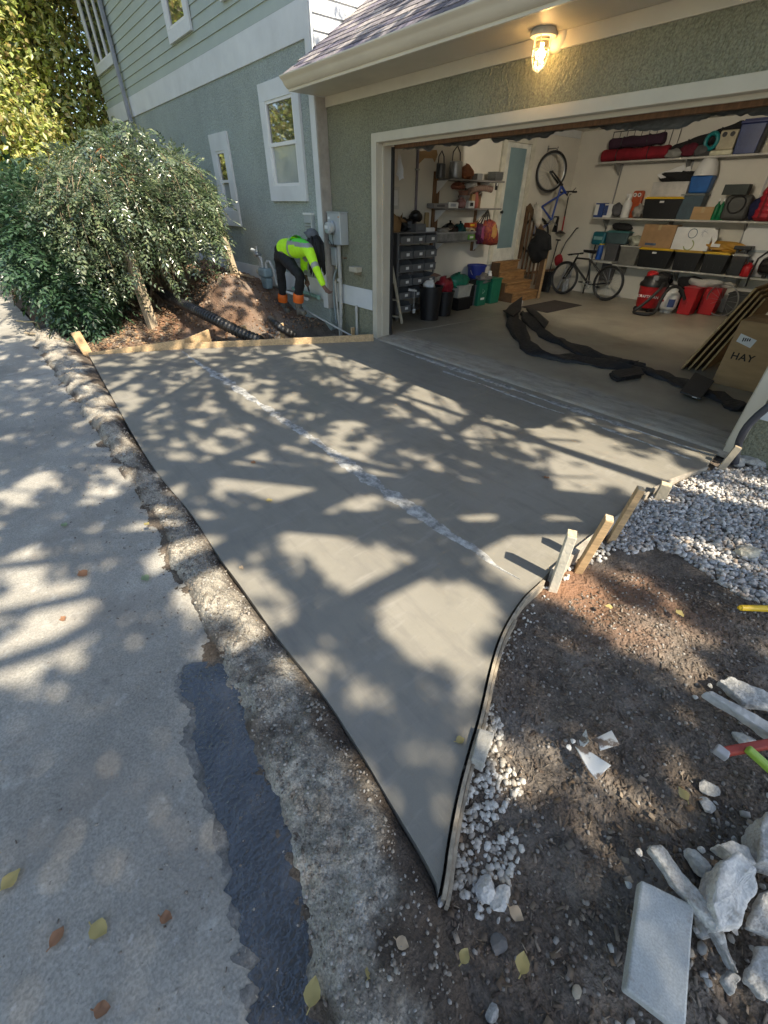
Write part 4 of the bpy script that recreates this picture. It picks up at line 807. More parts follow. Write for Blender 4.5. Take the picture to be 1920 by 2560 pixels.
# middle shelf
def bookbox(label, x0, y0, x1, y1, z, c1, c2, dep=.2):
    b = B_(x0, y0, x1, y1); T_ = thing('product_box', ((b[0][0]+b[1][0])/2, 10.9, z), label, 'box'); h = b[1][2]-b[0][2]
    MB().box((b[0][0], 10.82, z), (b[1][0], 10.82+dep, z+h)).build('carton', c1, T_, bevel=.003); MB().box((b[0][0]+.004, 10.8185, z+h*.15), (b[0][0]+(b[1][0]-b[0][0])*.45, 10.8198, z+h*.9)).build('printed_panel', c2, T_)
bookbox('blue and white narrow box at the left end of the middle shelf', 272, 790, 340, 903, ZM, col('box_blue', (.03, .07, .25), .5), m_white)
bookbox('blue and white wider box second from the left on the middle shelf', 346, 795, 412, 903, ZM, m_white, col('box_blue2', (.03, .06, .20), .5))
b = B_(395, 815, 480, 903); sack('grey mesh bundle beside the blue and white boxes', ((b[0][0]+b[1][0])/2, 10.88, ZM+.12), (.12, .09, .12), col('mesh_grey', (.10, .10, .11), .8), 'mesh_bundle', 'bundle', 6, knot=False)
c = ony(*cR(512, 900), 10.87); bottle('white spray bottle on the middle shelf', (c.x, c.y, ZM), .085, .40, m_white, m_white, trigger=True)
b = B_(535, 690, 618, 890); T_ = thing('caulk_holder', ((b[0][0]+b[1][0])/2, 10.95, ZM), 'orange plastic tool case with two round white holes behind the spray bottle', 'tool case')
mo = col('orange_plastic', (.42, .07, .015), .5); MB().box((b[0][0], 10.94, ZM), (b[1][0], 11.04, b[1][2])).build('shell', mo, T_, bevel=.03)
for k in (-.05, .04):
    cx = (b[0][0]+b[1][0])/2+k; MB().cyl((cx, 10.925, b[1][2]-.07), (cx, 10.94, b[1][2]-.07), .034, n=14).build('ring_hole', m_white, T_); MB().cyl((cx, 10.92, b[1][2]-.07), (cx, 10.925, b[1][2]-.07), .016, n=10).build('hole_centre', m_black, T_)
b = B_(585, 790, 650, 905); sack('crumpled clear plastic bag left of the yellow lidded tote', ((b[0][0]+b[1][0])/2, 10.86, ZM+.11), (.09, .07, .11), col('clear_bag', (.33, .31, .28), .25), 'plastic_bag', 'bag', 7, amp=.5, fr=4)
b = B_(650, 740, 962, 910, .36, 10.76); tote('black tote with yellow lid in the middle of the second shelf', (b[0][0], 10.76, ZM), (b[1][0], 11.07, b[1][2]), m_black, m_yellow, sticker=m_white); zt = b[1][2]
b = B_(725, 660, 1005, 745); carton('flat white carton lying on the yellow lidded tote', (b[0][0], 10.79, zt+.001), (b[1][0], 11.05, zt+.23), col('white_card', (.50, .48, .45), .8), tape=False)
sack('heap of dark folded clothes on the flat white carton', ((b[0][0]+b[1][0])/2+.08, 10.9, zt+.31), (.37, .13, .085), m_blackcloth, 'folded_clothes', 'clothes', 8, knot=False)
pw = [ony(*cR(*q), 10.84) for q in ((770, 575), (800, 560), (990, 495), (995, 530), (930, 580), (800, 605))]; T_ = thing('paper_sheet', (pw[0].x, 10.84, pw[0].z), 'curled sheet of white plastic on top of the folded clothes', 'sheet'); MB().plate([Vector((p.x, p.y+.02*math.sin(i*2), p.z+.02)) for i, p in enumerate(pw)], (0, .5, .2), .012).build('sheet', m_white, T_); MB().plate([Vector((p.x+.08, p.y+.08, p.z+.0)) for p in pw], (0, .5, .2), .012).build('lower_sheet', m_paper, T_)
b = B_(935, 712, 1128, 912, .36, 10.78); tote('slate blue tote under the white domed cooler', (b[0][0], 10.78, ZM), (b[1][0], 11.06, b[1][2]), col('slate_plastic', (.05, .085, .11), .5), col('slate_lid', (.16, .18, .18), .5)); zt = b[1][2]
b = B_(1035, 510, 1210, 705, .3, 10.8); cx = (b[0][0]+b[1][0])/2; T_ = thing('cooler', (cx, 10.92, zt), 'small blue cooler with white domed lid on the slate tote', 'cooler'); wd = (b[1][0]-b[0][0])/2
MB().taper((cx-wd, 10.8, zt+.001), (cx+wd, 11.04, zt+.26), .85).build('tub', col('cooler_blue', (.015, .11, .36), .4), T_, bevel=.025)
MB().lathe((cx, 10.92, zt+.26), [(wd*1.05, 0), (wd*1.0, .06), (wd*.8, .18), (wd*.45, .28), (wd*.1, .32)], 24).build('domed_lid', m_white, T_, smooth=True); MB().ring((cx, 10.92, zt+.24), (1, 0, .3), wd*1.05, .012, 20, 6, .2, 2.9).build('handle', m_white, T_, smooth=True)
b = B_(1055, 820, 1220, 915); carton('small brown carton at the foot of the slate tote', (b[0][0], 10.78, ZM), (b[1][0], 10.98, b[1][2]))
for k in range(3):
    c = ony(*cR(1222+k*30, 910), 10.82); bottle(('green drink bottle nearest the small brown carton', 'green drink bottle in the middle of the three', 'green drink bottle nearest the dark speaker')[k], (c.x, c.y+.03*k, ZM), .045, .33, col('green_glass', (.01, .16, .06), .15), m_white, group='green bottles on the middle shelf')
b = B_(1300, 725, 1515, 890); T_ = thing('portable_speaker', ((b[0][0]+b[1][0])/2, 10.9, ZM), 'rounded dark grey portable speaker on the middle shelf', 'speaker'); MB().box((b[0][0], 10.8, ZM), (b[1][0], 11.0, b[1][2])).build('case', col('charcoal_plastic', (.06, .06, .055), .6), T_, bevel=.07, bseg=4); MB().ring(((b[0][0]+b[1][0])/2, 10.798, ZM+.24), (0, 1, 0), .13, .014, 28, 6).build('speaker_rim', m_black, T_, smooth=True)
zs = b[1][2]; b = B_(1195, 660, 1490, 735); carton('long flat black case lying on the dark speaker', (b[0][0]+.2, 10.82, zs+.001), (b[1][0], 11.0, zs+.15), col('black_green_case', (.012, .02, .016), .6), tape=False, name='flat_case', cat='case')
b = B_(1515, 800, 1590, 925); sack('navy cloth bag left of the red ribbed bag', ((b[0][0]+b[1][0])/2, 10.88, ZM+.17), (.12, .08, .17), col('navy_cloth', (.012, .014, .06), .9), 'bag', 'bag', 9, knot=False)
b = B_(1575, 750, 1740, 945); T_ = thing('duffel_bag', ((b[0][0]+b[1][0])/2, 10.88, ZM), 'bright red ribbed duffel bag at the right end of the middle shelf', 'bag'); m_redbag = M('red_nylon', (.42, .015, .03), .6, bump=.3)
MB().lathe(((b[0][0]+b[1][0])/2, 10.9, ZM+.0), [(.14, 0), (.19, .04)]+[(.2*(1+.05*math.sin(q*30)), .04+.42*q) for q in np.linspace(.05, 1, 14)]+[(.15, .54), (.04, .58)], 18, wob=.05).build('body', m_redbag, T_, smooth=True)
for k in (-.07, .07): MB().bar(((b[0][0]+b[1][0])/2+k, 10.70, ZM+.05), ((b[0][0]+b[1][0])/2+k, 10.70, ZM+.5), .03, .006, (0, 1, 0)).build('strap', col('dark_red_strap', (.16, .005, .01), .8), T_)
# lower shelf
tl = []
for k, (x0, x1, lab) in enumerate(((602, 880, 'black tote with yellow lid under the brown carton on the lower shelf'), (893, 1120, 'black tote with yellow lid under the white drawn carton'), (1130, 1345, 'black tote with yellow lid under the yellow package'))):
    b = B_(x0, 1175, x1, 1310, .36, 10.76); tl.append(tote(lab, (b[0][0], 10.76, ZL), (b[1][0], 11.06, 1.04), m_black, m_yellow if k != 1 else col('amber_lid', (.50, .30, .02), .5), sticker=m_white if k == 0 else None, group='black totes on the lower shelf'))
zt = 1.041
b = B_(645, 962, 905, 1168, .33, 10.8); T_ = carton('brown carton with blue stamp standing on the lower black tote', (b[0][0], 10.8, zt), (b[1][0], 11.05, b[1][2]), col('brown_card', (.36, .22, .11), .85)); MB().box((b[0][0]+.12, 10.7985, zt+.04), (b[0][0]+.34, 10.7995, zt+.08)).build('blue_stamp', col('stamp_blue', (.05, .09, .17), .7), T_)
b = B_(905, 985, 1205, 1175, .3, 10.8); T_ = carton('white carton with faint ring drawings beside the brown carton', (b[0][0], 10.8, zt), (b[1][0], 11.04, b[1][2]), m_paper, tape=False); cx = (b[0][0]+b[1][0])/2; zz = (zt+b[1][2])/2
mi = col('blue_ink', (.10, .16, .22), .8); mi2 = col('green_ink', (.38, .42, .22), .8); mi3 = col('grey_ink', (.40, .42, .46), .8)
MB().ring((cx-.02, 10.799, zz+.09), (0, 1, 0), .075, .006, 20, 4).build('ring_drawing', mi, T_); MB().ring((cx-.02, 10.799, zz-.10), (0, 1, 0), .085, .010, 20, 4, 2, 6).build('ring_drawing', mi2, T_)
for k in range(4): a = k*.8; MB().bar((cx+.18+.06*math.cos(a), 10.799, zz+.1+.06*math.sin(a)), (cx+.18+.06*math.cos(a+2.2), 10.799, zz+.1+.06*math.sin(a+2.2)), .006, .001, (0, 1, 0)).build('sketch_line', mi3, T_)
pw = [ony(*cR(*q), 10.78) for q in ((1205, 1175), (1222, 1000), (1262, 1005), (1255, 1080), (1230, 1110))]; MB().plate(pw, (0, 1, 0), .004).build('torn_flap', m_white, T_)
b = B_(1175, 1112, 1400, 1188); T_ = thing('padded_package', ((b[0][0]+b[1][0])/2, 10.85, zt), 'crumpled orange yellow package on the right black tote', 'package'); MB().blob(((b[0][0]+b[1][0])/2, 10.87, zt+.09), (.34, .1, .09), 12, .35, 2.5, 3, flat=-.95).build('wrap', col('amber_paper', (.46, .24, .03), .6), T_, smooth=False); MB().box((b[0][0]+.05, 10.765, zt+.08), (b[0][0]+.2, 10.768, zt+.13)).build('label', m_paper, T_)
b = B_(1385, 1132, 1528, 1178); T_ = thing('flat_device', ((b[0][0]+b[1][0])/2, 10.85, 1.08), 'flat black device resting at the right end of the totes', 'device'); MB().box((b[0][0], 10.78, 1.10), (b[1][0], 10.98, 1.16)).build('case', m_black, T_, bevel=.01); MB().box((b[0][0]+.05, 10.8, 1.042), (b[0][0]+.09, 10.9, 1.10)).build('foot', m_black, T_); MB().box((b[1][0]-.09, 10.8, 1.042), (b[1][0]-.05, 10.9, 1.10)).build('foot', m_black, T_)
b = B_(1345, 1205, 1480, 1345); tote('dark clear tote with pale lid right of the black totes', (b[0][0], 10.78, ZL), (b[1][0], 11.02, 1.04), col('smoky_plastic', (.035, .035, .035), .2), col('pale_lid', (.40, .40, .38), .5))
c = ony(*cR(1490, 1290), 10.8); bottle('small red fuel can beside the black compressor', (c.x+.03, 10.84, ZL), .09, .26, m_red, m_black, name='fuel_can', cat='can')
b = B_(1535, 1195, 1800, 1390); T_ = thing('air_compressor', ((b[0][0]+b[1][0])/2-.1, 10.85, ZL), 'shiny black compressor with hose at the right of the lower shelf', 'compressor'); cx = b[0][0]+.3
MB().lathe((cx-.22, 10.86, ZL+.19), [(.03, 0), (.12, .03), (.15, .08), (.15, .42), (.12, .48), (.03, .51)], 20, axis=(1, 0, 0)).build('tank', col('gloss_black', (.01, .01, .011), .15, coat=1), T_, smooth=True); MB().box((cx-.14, 10.78, ZL+.32), (cx+.16, 10.94, ZL+.5)).build('motor_cover', m_black, T_, bevel=.04)
for k in (-.1, .16): MB().box((cx+k, 10.8, ZL), (cx+k+.05, 10.92, ZL+.07)).build('foot', m_rubber, T_)
MB().tube([(cx-.15, 10.76, ZL+.42), (cx-.25, 10.74, ZL+.3), (cx-.27, 10.74, ZL+.05), (cx-.25, 10.74, ZL-.15)], .016, 8).build('hose', m_rubber, T_, smooth=True)
b = B_(1440, 950, 1800, 1185); T_ = thing('display_board', (b[0][0]+.4, 10.98, 1.06), 'large white panel leaning behind the black compressor', 'panel'); pn = [ony(*cR(*q), 10.98) for q in ((1425, 1180), (1490, 952), (1800, 952), (1800, 1180))]; MB().plate(pn, (0, 1, 0), .03).build('panel', m_white, T_, bevel=.004); MB().box((pn[0].x+.1, 10.97, pn[0].z+.01), (pn[0].x+.9, 10.979, pn[0].z+.05)).build('rail', m_greymetal, T_)
MB().box((pn[0].x+.1, 10.985, ZL), (pn[0].x+.8, 11.0, pn[0].z)).build('leg_board', m_white, T_)
b = B_(455, 1140, 618, 1300, .3, 10.8); tote('grey lidless tote with pale edge at the left end of the lower shelf', (b[0][0], 10.8, ZL), (b[1][0], 11.05, 1.05), col('warm_grey_plastic', (.17, .165, .145), .5), col('pale_rim', (.5, .49, .45), .4), lid=False)
b = B_(530, 1050, 655, 1135); sack('crumpled clear plastic sheet heaped on the grey lidless tote', ((b[0][0]+b[1][0])/2, 10.9, 1.13), (.16, .1, .09), col('clear_sheet', (.36, .37, .30), .25), 'plastic_sheet', 'sheet', 14, amp=.5, fr=4, knot=False)
b = B_(345, 1125, 450, 1290, .25, 10.82); tote('tall dark grey bin left of the grey lidless tote', (b[0][0], 10.82, .35), (b[1][0], 11.05, 1.06), col('dark_grey_plastic', (.07, .07, .075), .5), col('dark_grey_rim', (.10, .10, .105), .5), lid=False)
b = B_(350, 1022, 540, 1120); tote('teal lidded shallow tote on the tall dark grey bin', (b[0][0], 10.82, 1.062), (b[1][0], 11.04, 1.30), col('grey_teal', (.06, .10, .11), .5), col('teal_lid', (.06, .20, .20), .5))
b = B_(395, 975, 545, 1030); sack('black soft bag on the teal lidded tote', ((b[0][0]+b[1][0])/2, 10.92, 1.37), (.2, .1, .07), m_blackcloth, 'bag', 'bag', 15, knot=False)
b = B_(235, 1062, 338, 1160); T_ = thing('wipes_pack', ((b[0][0]+b[1][0])/2, 10.9, 1.02), 'teal plastic pack hanging beside the tall grey bin', 'package'); MB().box((b[0][0], 10.84, 1.02), (b[1][0], 10.98, 1.27)).build('pack', col('teal_film', (.01, .12, .16), .3), T_, bevel=.04); MB().box((b[0][0]+.05, 10.838, 1.12), (b[1][0]-.05, 10.8398, 1.18)).build('label', col('pale_teal', (.2, .35, .36), .5), T_)
T_['label'] = 'teal plastic pack on the pole stand beside the tall grey bin'; MB().cyl((b[0][0]+.1, 10.9, .026), (b[0][0]+.1, 10.9, 1.02), .015).build('stand_pole', m_black, T_)
b = B_(262, 1170, 318, 1268); bottle('blue and yellow spray can behind the standing bicycle', ((b[0][0]+b[1][0])/2, 10.9, .74), .065, .33, col('can_blue', (.02, .10, .40), .3), m_yellow, name='spray_can', cat='can', neck=.8)
MB().box((-5.55, 10.72, .70), (-5.0, 11.07, .738)).build('side_shelf', m_shelf, label='short grey shelf behind the standing bicycle handlebar', cat='shelf')
MB().lathe((-5.28, 10.95, .026), [(.06, 0), (.06, .01), (.02, .02), (.02, .674)], 10).build('shelf_support_post', m_std, label='thin steel post under the short grey shelf', cat='post')
# ---------------- floor by the back wall
def onf(x, y): return onz(*cR(x, y), .026)
c = onf(640, 1655); vx, vy = c.x, c.y+.22; T_ = thing('shop_vacuum', (vx, vy, .026), 'red shop vacuum with black lid and looping black hose', 'vacuum')
MB().lathe((vx, vy, .09), [(.19, 0), (.2, .02), (.235, .36), (.24, .38)], 28).build('drum', m_red, T_, smooth=True); MB().lathe((vx, vy, .47), [(.25, 0), (.25, .05), (.21, .09), (.20, .15), (.10, .19)], 28).build('lid', m_black, T_, smooth=True); MB().lathe((vx-.08, vy-.02, .63), [(.10, 0), (.10, .06), (.06, .09)], 18).build('motor_cap', m_red, T_, smooth=True)
MB().box((vx+.02, vy-.2, .58), (vx+.12, vy-.12, .66)).build('switch_box', col('grey_trim_plastic', (.22, .22, .23), .4), T_, bevel=.01)
for k in range(4): a = k*math.pi/2+.6; MB().lathe((vx+.2*math.cos(a), vy+.2*math.sin(a), .026), [(.03, 0), (.035, .03), (.02, .065)], 10).build('caster', m_black, T_)
text_mesh('lettering', 'CRAFTSMAN', .066, col('white_print', (.75, .75, .75), .5), T_, (vx+.05, vy-.228, .30), (1, .12, 0), (0, 0, 1), .006)
hp = [(vx+.2, vy-.1, .55), (vx+.26, vy-.25, .5), (vx+.12, vy-.42, .22), (vx-.02, vy-.5, .07), (vx+.05, vy-.62, .055), (vx+.28, vy-.62, .055), (vx+.38, vy-.48, .08), (vx+.34, vy-.34, .3), (vx+.36, vy-.2, .5), (vx+.5, vy-.05, .52), (vx+.62, vy+.05, .3)]
hp = smooth_poly([Vector(p) for p in hp], 2); rs = [.026+.003*(i % 2) for i in range(len(hp))]; MB().tube(hp, rs, 10).build('hose', m_rubber, T_, smooth=True)
c = onf(815, 1668); px_, py_ = c.x, c.y+.15; T_ = thing('propane_tank', (px_, py_, .026), 'white propane tank standing in front of the red bins', 'gas tank')
MB().lathe((px_, py_, .055), [(.05, 0), (.11, .015), (.15, .06), (.152, .10), (.152, .23), (.145, .28), (.11, .325), (.05, .345)], 28).build('vessel', m_white, T_, smooth=True); MB().lathe((px_, py_, .026), [(.11, 0), (.11, .05), (.10, .05)], 24).build('foot_ring', m_greymetal, T_, smooth=True)
cl = MB()
for a0, a1 in ((.4, 2.5), (3.5, 5.6)):
    pts = [(px_+.085*math.cos(a0+(a1-a0)*q), py_+.085*math.sin(a0+(a1-a0)*q)) for q in np.linspace(0, 1, 8)]
    for p, q in zip(pts, pts[1:]): cl.add([(p[0], p[1], .36), (q[0], q[1], .36), (q[0], q[1], .48), (p[0], p[1], .48), (p[0]*.98+px_*.02, p[1]*.98+py_*.02, .36), (q[0]*.98+px_*.02, q[1]*.98+py_*.02, .36), (q[0]*.98+px_*.02, q[1]*.98+py_*.02, .48), (p[0]*.98+px_*.02, p[1]*.98+py_*.02, .48)], [(0, 1, 2, 3), (7, 6, 5, 4), (3, 2, 6, 7), (0, 4, 5, 1)])
cl.ring((px_, py_, .48), (0, 0, 1), .085, .010, 24, 6); cl.build('collar', m_white, T_, smooth=True); MB().lathe((px_, py_, .40), [(.022, 0), (.022, .05), (.035, .052), (.035, .07)], 10).build('valve', m_steel, T_)
mb = MB(); 
for k in range(6):
    a = -1.35+k*.13; a2 = a+.13; mb.add([(px_+.1535*math.cos(a), py_+.1535*math.sin(a), .14), (px_+.1535*math.cos(a2), py_+.1535*math.sin(a2), .14), (px_+.1535*math.cos(a2), py_+.1535*math.sin(a2), .28), (px_+.1535*math.cos(a), py_+.1535*math.sin(a), .28)], [(0, 1, 2, 3)])
mb.build('label', col('tank_label', (.05, .08, .22), .4), T_); MB().plate([(px_-.09, py_-.1245, .24), (px_-.07, py_-.137, .215), (px_-.05, py_-.1465, .24), (px_-.07, py_-.137, .265)], (-.4, -1, 0), .002).build('hazard_diamond', m_red, T_)
for k, (x0, x1, lab) in enumerate(((905, 1055, 'red storage bin right of the propane tank with rags on top'), (1065, 1235, 'red storage bin behind the loose bicycle rim'))):
    c0, c1 = onf(x0, 1672), onf(x1, 1686); tote(lab, (c0.x, c0.y+.02, .026), (c1.x-.02, c0.y+.36, .50), m_red, m_red, lid=False, k=.9, group='red bins on the floor')
c = onf(980, 1600); sack('white crumpled rags lying on the red bin', (onf(985, 1672).x+.12, onf(985, 1672).y+.2, .56), (.24, .1, .075), col('rag_white', (.45, .43, .40), .9), 'rags', 'cloth', 16, knot=False, amp=.5)
c = onf(1180, 1690); sack('white scrap of cloth on the right red bin', (onf(1150, 1686).x+.1, onf(1065, 1672).y+.2, .54), (.12, .1, .05), col('rag_white2', (.48, .46, .42), .9), 'rags', 'cloth', 17, knot=False, amp=.5)
T_ = thing('wheel_rim', (onf(1180, 1690).x, onf(1180, 1690).y-.06, .03), 'bare grey bicycle rim leaning on the red bin', 'wheel'); c = onf(1180, 1690); MB().ring((c.x+.12, c.y-.02, .32), (.25, 1, .25), .28, .012, 40, 6).build('rim', m_steel, T_, smooth=True); mb = MB()
for k in range(14): a = k*2*math.pi/14; q = Vector((.25, 1, .25)).to_track_quat('Z', 'Y'); mb.cyl(Vector((c.x+.12, c.y-.02, .32)), Vector((c.x+.12, c.y-.02, .32))+q @ Vector((.275*math.cos(a), .275*math.sin(a), 0)), .002, n=4)
mb.build('spokes', m_steel, T_, kind='stuff')
c = onf(1250, 1690); tote('dark grey bin at the right end of the floor row', (c.x, c.y+.1, .026), (c.x+.45, c.y+.5, .42), col('charcoal_bin', (.05, .05, .05), .5), m_black, lid=False)
for k, (x0, x1, y, h, lab) in enumerate(((790, 990, 1560, .52, 'black duffel bag behind the propane tank'), (985, 1265, 1580, .48, 'black padded bag behind the red bins'))):
    c0, c1 = onf(x0, y), onf(x1, y); sack(lab, ((c0.x+c1.x)/2, min(c0.y+.1, 10.86), h), (abs(c1.x-c0.x)/2, .14, .12), m_blackcloth, 'duffel_bag', 'bag', 20+k, knot=False); MB().box(((c0.x+c1.x)/2-.25, 10.75, .026), ((c0.x+c1.x)/2+.25, 11.0, h-.1)).build('low_crate', m_black, label=('black crate under the duffel bag behind the propane tank', 'black crate under the padded bag behind the red bins')[k], cat='crate', bevel=.01)
# ---------------- bicycles
def bike(name, label, hubF, hubR, bb, headlo, headhi, seatcl, saddle, side, mframe, R=.335, barw=.3, dark=True, spokes=True):
    hubF, hubR, bb, headlo, headhi, seatcl, saddle = map(Vector, (hubF, hubR, bb, headlo, headhi, seatcl, saddle)); side = Vector(side).normalized()
    lowz = min(hubF.z, hubR.z)-R; T_ = thing(name, ((hubF.x+hubR.x)/2, (hubF.y+hubR.y)/2, lowz), label, 'bicycle')
    for c, s in ((hubF, 'wheel'), (hubR, 'wheel')):
        axis = side
        Wl = MB().ring(c, axis, R-.02, .022, 44, 8).build('wheel', m_rubber, T_, smooth=True); MB().ring(c, axis, R-.05, .009, 40, 6).build('rim', m_steel if not dark else col('dark_rim', (.06, .06, .06), .4), Wl, smooth=True)
        mb = MB(); q = axis.to_track_quat('Z', 'Y')
        for k in range(22): a = k*2*math.pi/22; mb.cyl(c+q @ Vector((.02*math.cos(a+1), .02*math.sin(a+1), .025*(-1)**k)), c+q @ Vector(((R-.055)*math.cos(a), (R-.055)*math.sin(a), 0)), .0016, n=4)
        mb.build('spokes', m_steel, Wl, kind='stuff'); MB().cyl(c-axis*.05, c+axis*.05, .022, n=10).build('hub', m_black, Wl, smooth=True)
    f = MB(); f.tube([headlo, headhi], .024, 10); f.tube([headhi.lerp(headlo, .15), seatcl], .018, 10); f.tube([headlo.lerp(headhi, .1), bb], .022, 10); f.tube([bb, seatcl], .018, 10)
    for s in (-1, 1): f.tube([bb+side*.02*s, hubR+side*.06*s], .010, 8); f.tube([seatcl+side*.015*s, hubR+side*.06*s], .009, 8)
    f.build('frame', mframe, T_, smooth=True)
    fk = MB(); d = (hubF-headlo)
    for s in (-1, 1): fk.tube([headlo+side*.055*s, headlo+side*.06*s+d*.5, hubF+side*.06*s], [.02, .02, .012], 8)
    fk.tube([headlo-side*.065, headlo+side*.065], .02, 8); fk.build('fork', m_black, T_, smooth=True)
    up = (headhi-headlo).normalized(); fw_ = (hubF-hubR).normalized(); st = headhi+up*.06+fw_*.06
    h = MB(); h.tube([headhi, headhi+up*.06, st], .016, 8); h.tube([st-side*barw, st-side*barw*.4+fw_*.01, st+side*barw*.4+fw_*.01, st+side*barw], .013, 8); h.build('handlebar', m_black, T_, smooth=True)
    for s in (-1, 1):
        MB().tube([st+side*(barw-.12)*s, st+side*(barw+.01)*s], .018, 10).build('grip', m_rubber, T_, smooth=True); MB().tube([st+side*(barw-.13)*s+fw_*.02, st+side*(barw-.05)*s+fw_*.07], .007, 6).build('brake_lever', m_black, T_, smooth=True)
    sd = (saddle-bb).normalized(); MB().tube([seatcl, saddle], .014, 8).build('seat_post', m_steel, T_, smooth=True)
    q = Matrix((fw_, side, fw_.cross(side))).transposed(); s_ = MB()
    vs = []
    for x, w_, z in ((-.13, .07, .02), (-.12, .075, .035), (-.04, .06, .03), (.05, .028, .025), (.14, .016, .02), (.15, .012, .0)):
        for yy, zz in ((-w_, -.02), (-w_*.8, z), (0, z+.012), (w_*.8, z), (w_, -.02)): vs.append(saddle+q @ Vector((x, yy, zz)))
    fs = []
    for i in range(5):
        for j in range(4): a = i*5+j; fs.append((a, a+1, a+6, a+5))
    s_.add(vs, fs+[(0, 4, 3, 2, 1), (25, 26, 27, 28, 29)]).build('saddle', m_black, T_, smooth=True)
    c_ = MB(); c_.ring(bb+side*-.05, side, .085, .006, 28, 5)
    for k in range(5): a = k*1.2566; qq = side.to_track_quat('Z', 'Y'); c_.tube([bb-side*.05, bb-side*.05+qq @ Vector((.085*math.cos(a), .085*math.sin(a), 0))], .006, 5)
    c_.build('chainring', m_steel, T_); cr = (hubR-bb).normalized()
    for s in (-1, 1):
        e = bb+side*.08*s+(up*-.3+cr*.8).normalized()*.17*s; MB().tube([bb+side*.06*s, e], .011, 6).build('crank', m_steel, T_); MB().box(tuple(e+Vector((-.045, -.03, -.012))), tuple(e+Vector((.045, .03, .012)))).build('pedal', m_black, T_)
    return T_
pb = (-6.28, 10.15, 0); nb_ = (math.sin(rad(62)), -math.cos(rad(62)), 0)
def bp(x, y): return onp(*cB6(x, y), pb, nb_)
hF = bp(362, 505); sdir = Vector(nb_)
dmid = bp(520, 740)-hF
bike('hanging_bicycle', 'blue framed bicycle hanging by its front wheel beside the door', hF, bp(165, 1235), bp(362, 1060), bp(470, 655), bp(528, 752), bp(252, 905), bp(415, 1120), sdir, M('blue_frame', (.02, .06, .30), .3), R=.345, barw=.30, dark=False)
hk = hF+Vector((0, 0, .345)); T_ = thing('wall_hook', (XL+.1, hk.y, hk.z-.03), 'dark hook on the wall holding the blue bicycle wheel', 'hook'); MB().tube([(XL+.002, hk.y, hk.z+.03), (hk.x, hk.y, hk.z+.03), (hk.x+.04, hk.y, hk.z+.0), (hk.x+.05, hk.y, hk.z+.05)], .007, 6).build('hook', m_black, T_); MB().box((XL+.001, hk.y-.02, hk.z-.02), (XL+.01, hk.y+.02, hk.z+.08)).build('plate', m_steel, T_)
yb_ = 10.38
def sp_(x, y): return ony(*cB6(x, y), yb_)
hr = ony(*cB6(1010, 1805), yb_); hr.z = .026+.34; hf = ony(*cB6(520, 1720), yb_); hf.z = .026+.34; hf.x = hr.x-1.06
bike('standing_bicycle', 'black bicycle standing along the back wall', hf, hr, (hr.x-.43, yb_, .30), (hf.x+.14, yb_, .66), (hf.x+.19, yb_, .80), (hr.x-.55, yb_, .78), (hr.x-.60, yb_, .93), (0, 1, 0), m_black, R=.34, barw=.29)
# ---------------- tools near the corner by the bicycles
def pol(pts): return [Vector(p) for p in pts]
T_ = thing('string_trimmer', (-5.9, 11.0, 1.1), 'red and black string trimmer hanging on the back wall', 'trimmer'); a = ony(*cB6(556, 800), 11.0); b2 = ony(*cB6(482, 1190), 11.0); MB().cyl(a, a.lerp(b2, .55), .014).build('shaft', m_black, T_); MB().cyl(a.lerp(b2, .55), b2, .016).build('lower_shaft', m_red, T_); MB().lathe((b2.x, 10.94, b2.z-.04), [(.02, .06), (.10, .02), (.13, 0), (.11, -.005)], 20).build('guard', m_black, T_, smooth=True)
MB().tube([a, a+Vector((0, .04, .06)), a+Vector((0, .095, .06))], .006, 6).build('hanger', m_black, T_)
a = ony(*cB6(440, 1290), 10.75); b2 = ony(*cB6(330, 1690), 10.45); T_ = thing('snow_shovel', (b2.x, b2.y, .03), 'black snow shovel standing beside the stair newel', 'shovel'); MB().cyl(a, b2, .014).build('shaft', m_black, T_); MB().cyl(a+Vector((-.06, 0, .0)), a+Vector((.06, 0, 0)), .014).build('grip', m_black, T_)
mb = MB(); vs = []
for i, z in enumerate(np.linspace(0, 1, 6)):
    for j, x in enumerate(np.linspace(-1, 1, 7)): vs.append((b2.x-.03+x*.2*(1-.25*z**2), b2.y-.12+.10*z-.05*(1-x*x), .03+.42*z))
mb.add(vs+[(v[0], v[1]+.012, v[2]) for v in vs], [(i*7+j, i*7+j+1, i*7+j+8, i*7+j+7) for i in range(5) for j in range(6)]+[(42+i*7+j, 42+i*7+j+7, 42+i*7+j+8, 42+i*7+j+1) for i in range(5) for j in range(6)]); mb.build('scoop', col('gloss_black2', (.012, .012, .013), .25), T_, smooth=True)
c = ony(*cB6(447, 1520), 10.6); T_ = thing('helmet_bag', (c.x, c.y, c.z-.13), 'red cloth bag hanging on a black cord near the shovel', 'bag'); MB().blob(c, (.10, .09, .11), 4, .2, 2, 3).build('body', col('bright_red_cloth', (.30, .01, .02), .8), T_, smooth=True, angle=180); MB().tube([c+Vector((0, 0, .1)), c+Vector((.02, .1, .35)), c+Vector((.03, .42, .62)), c+Vector((.03, .49, .62))], .012, 6).build('cord', m_black, T_)
c = onz(*cB6(420, 1890), .026); T_ = thing('folding_stool', (c.x, c.y+.1, .026), 'grey plastic step stool folded behind the bicycle wheel', 'stool')
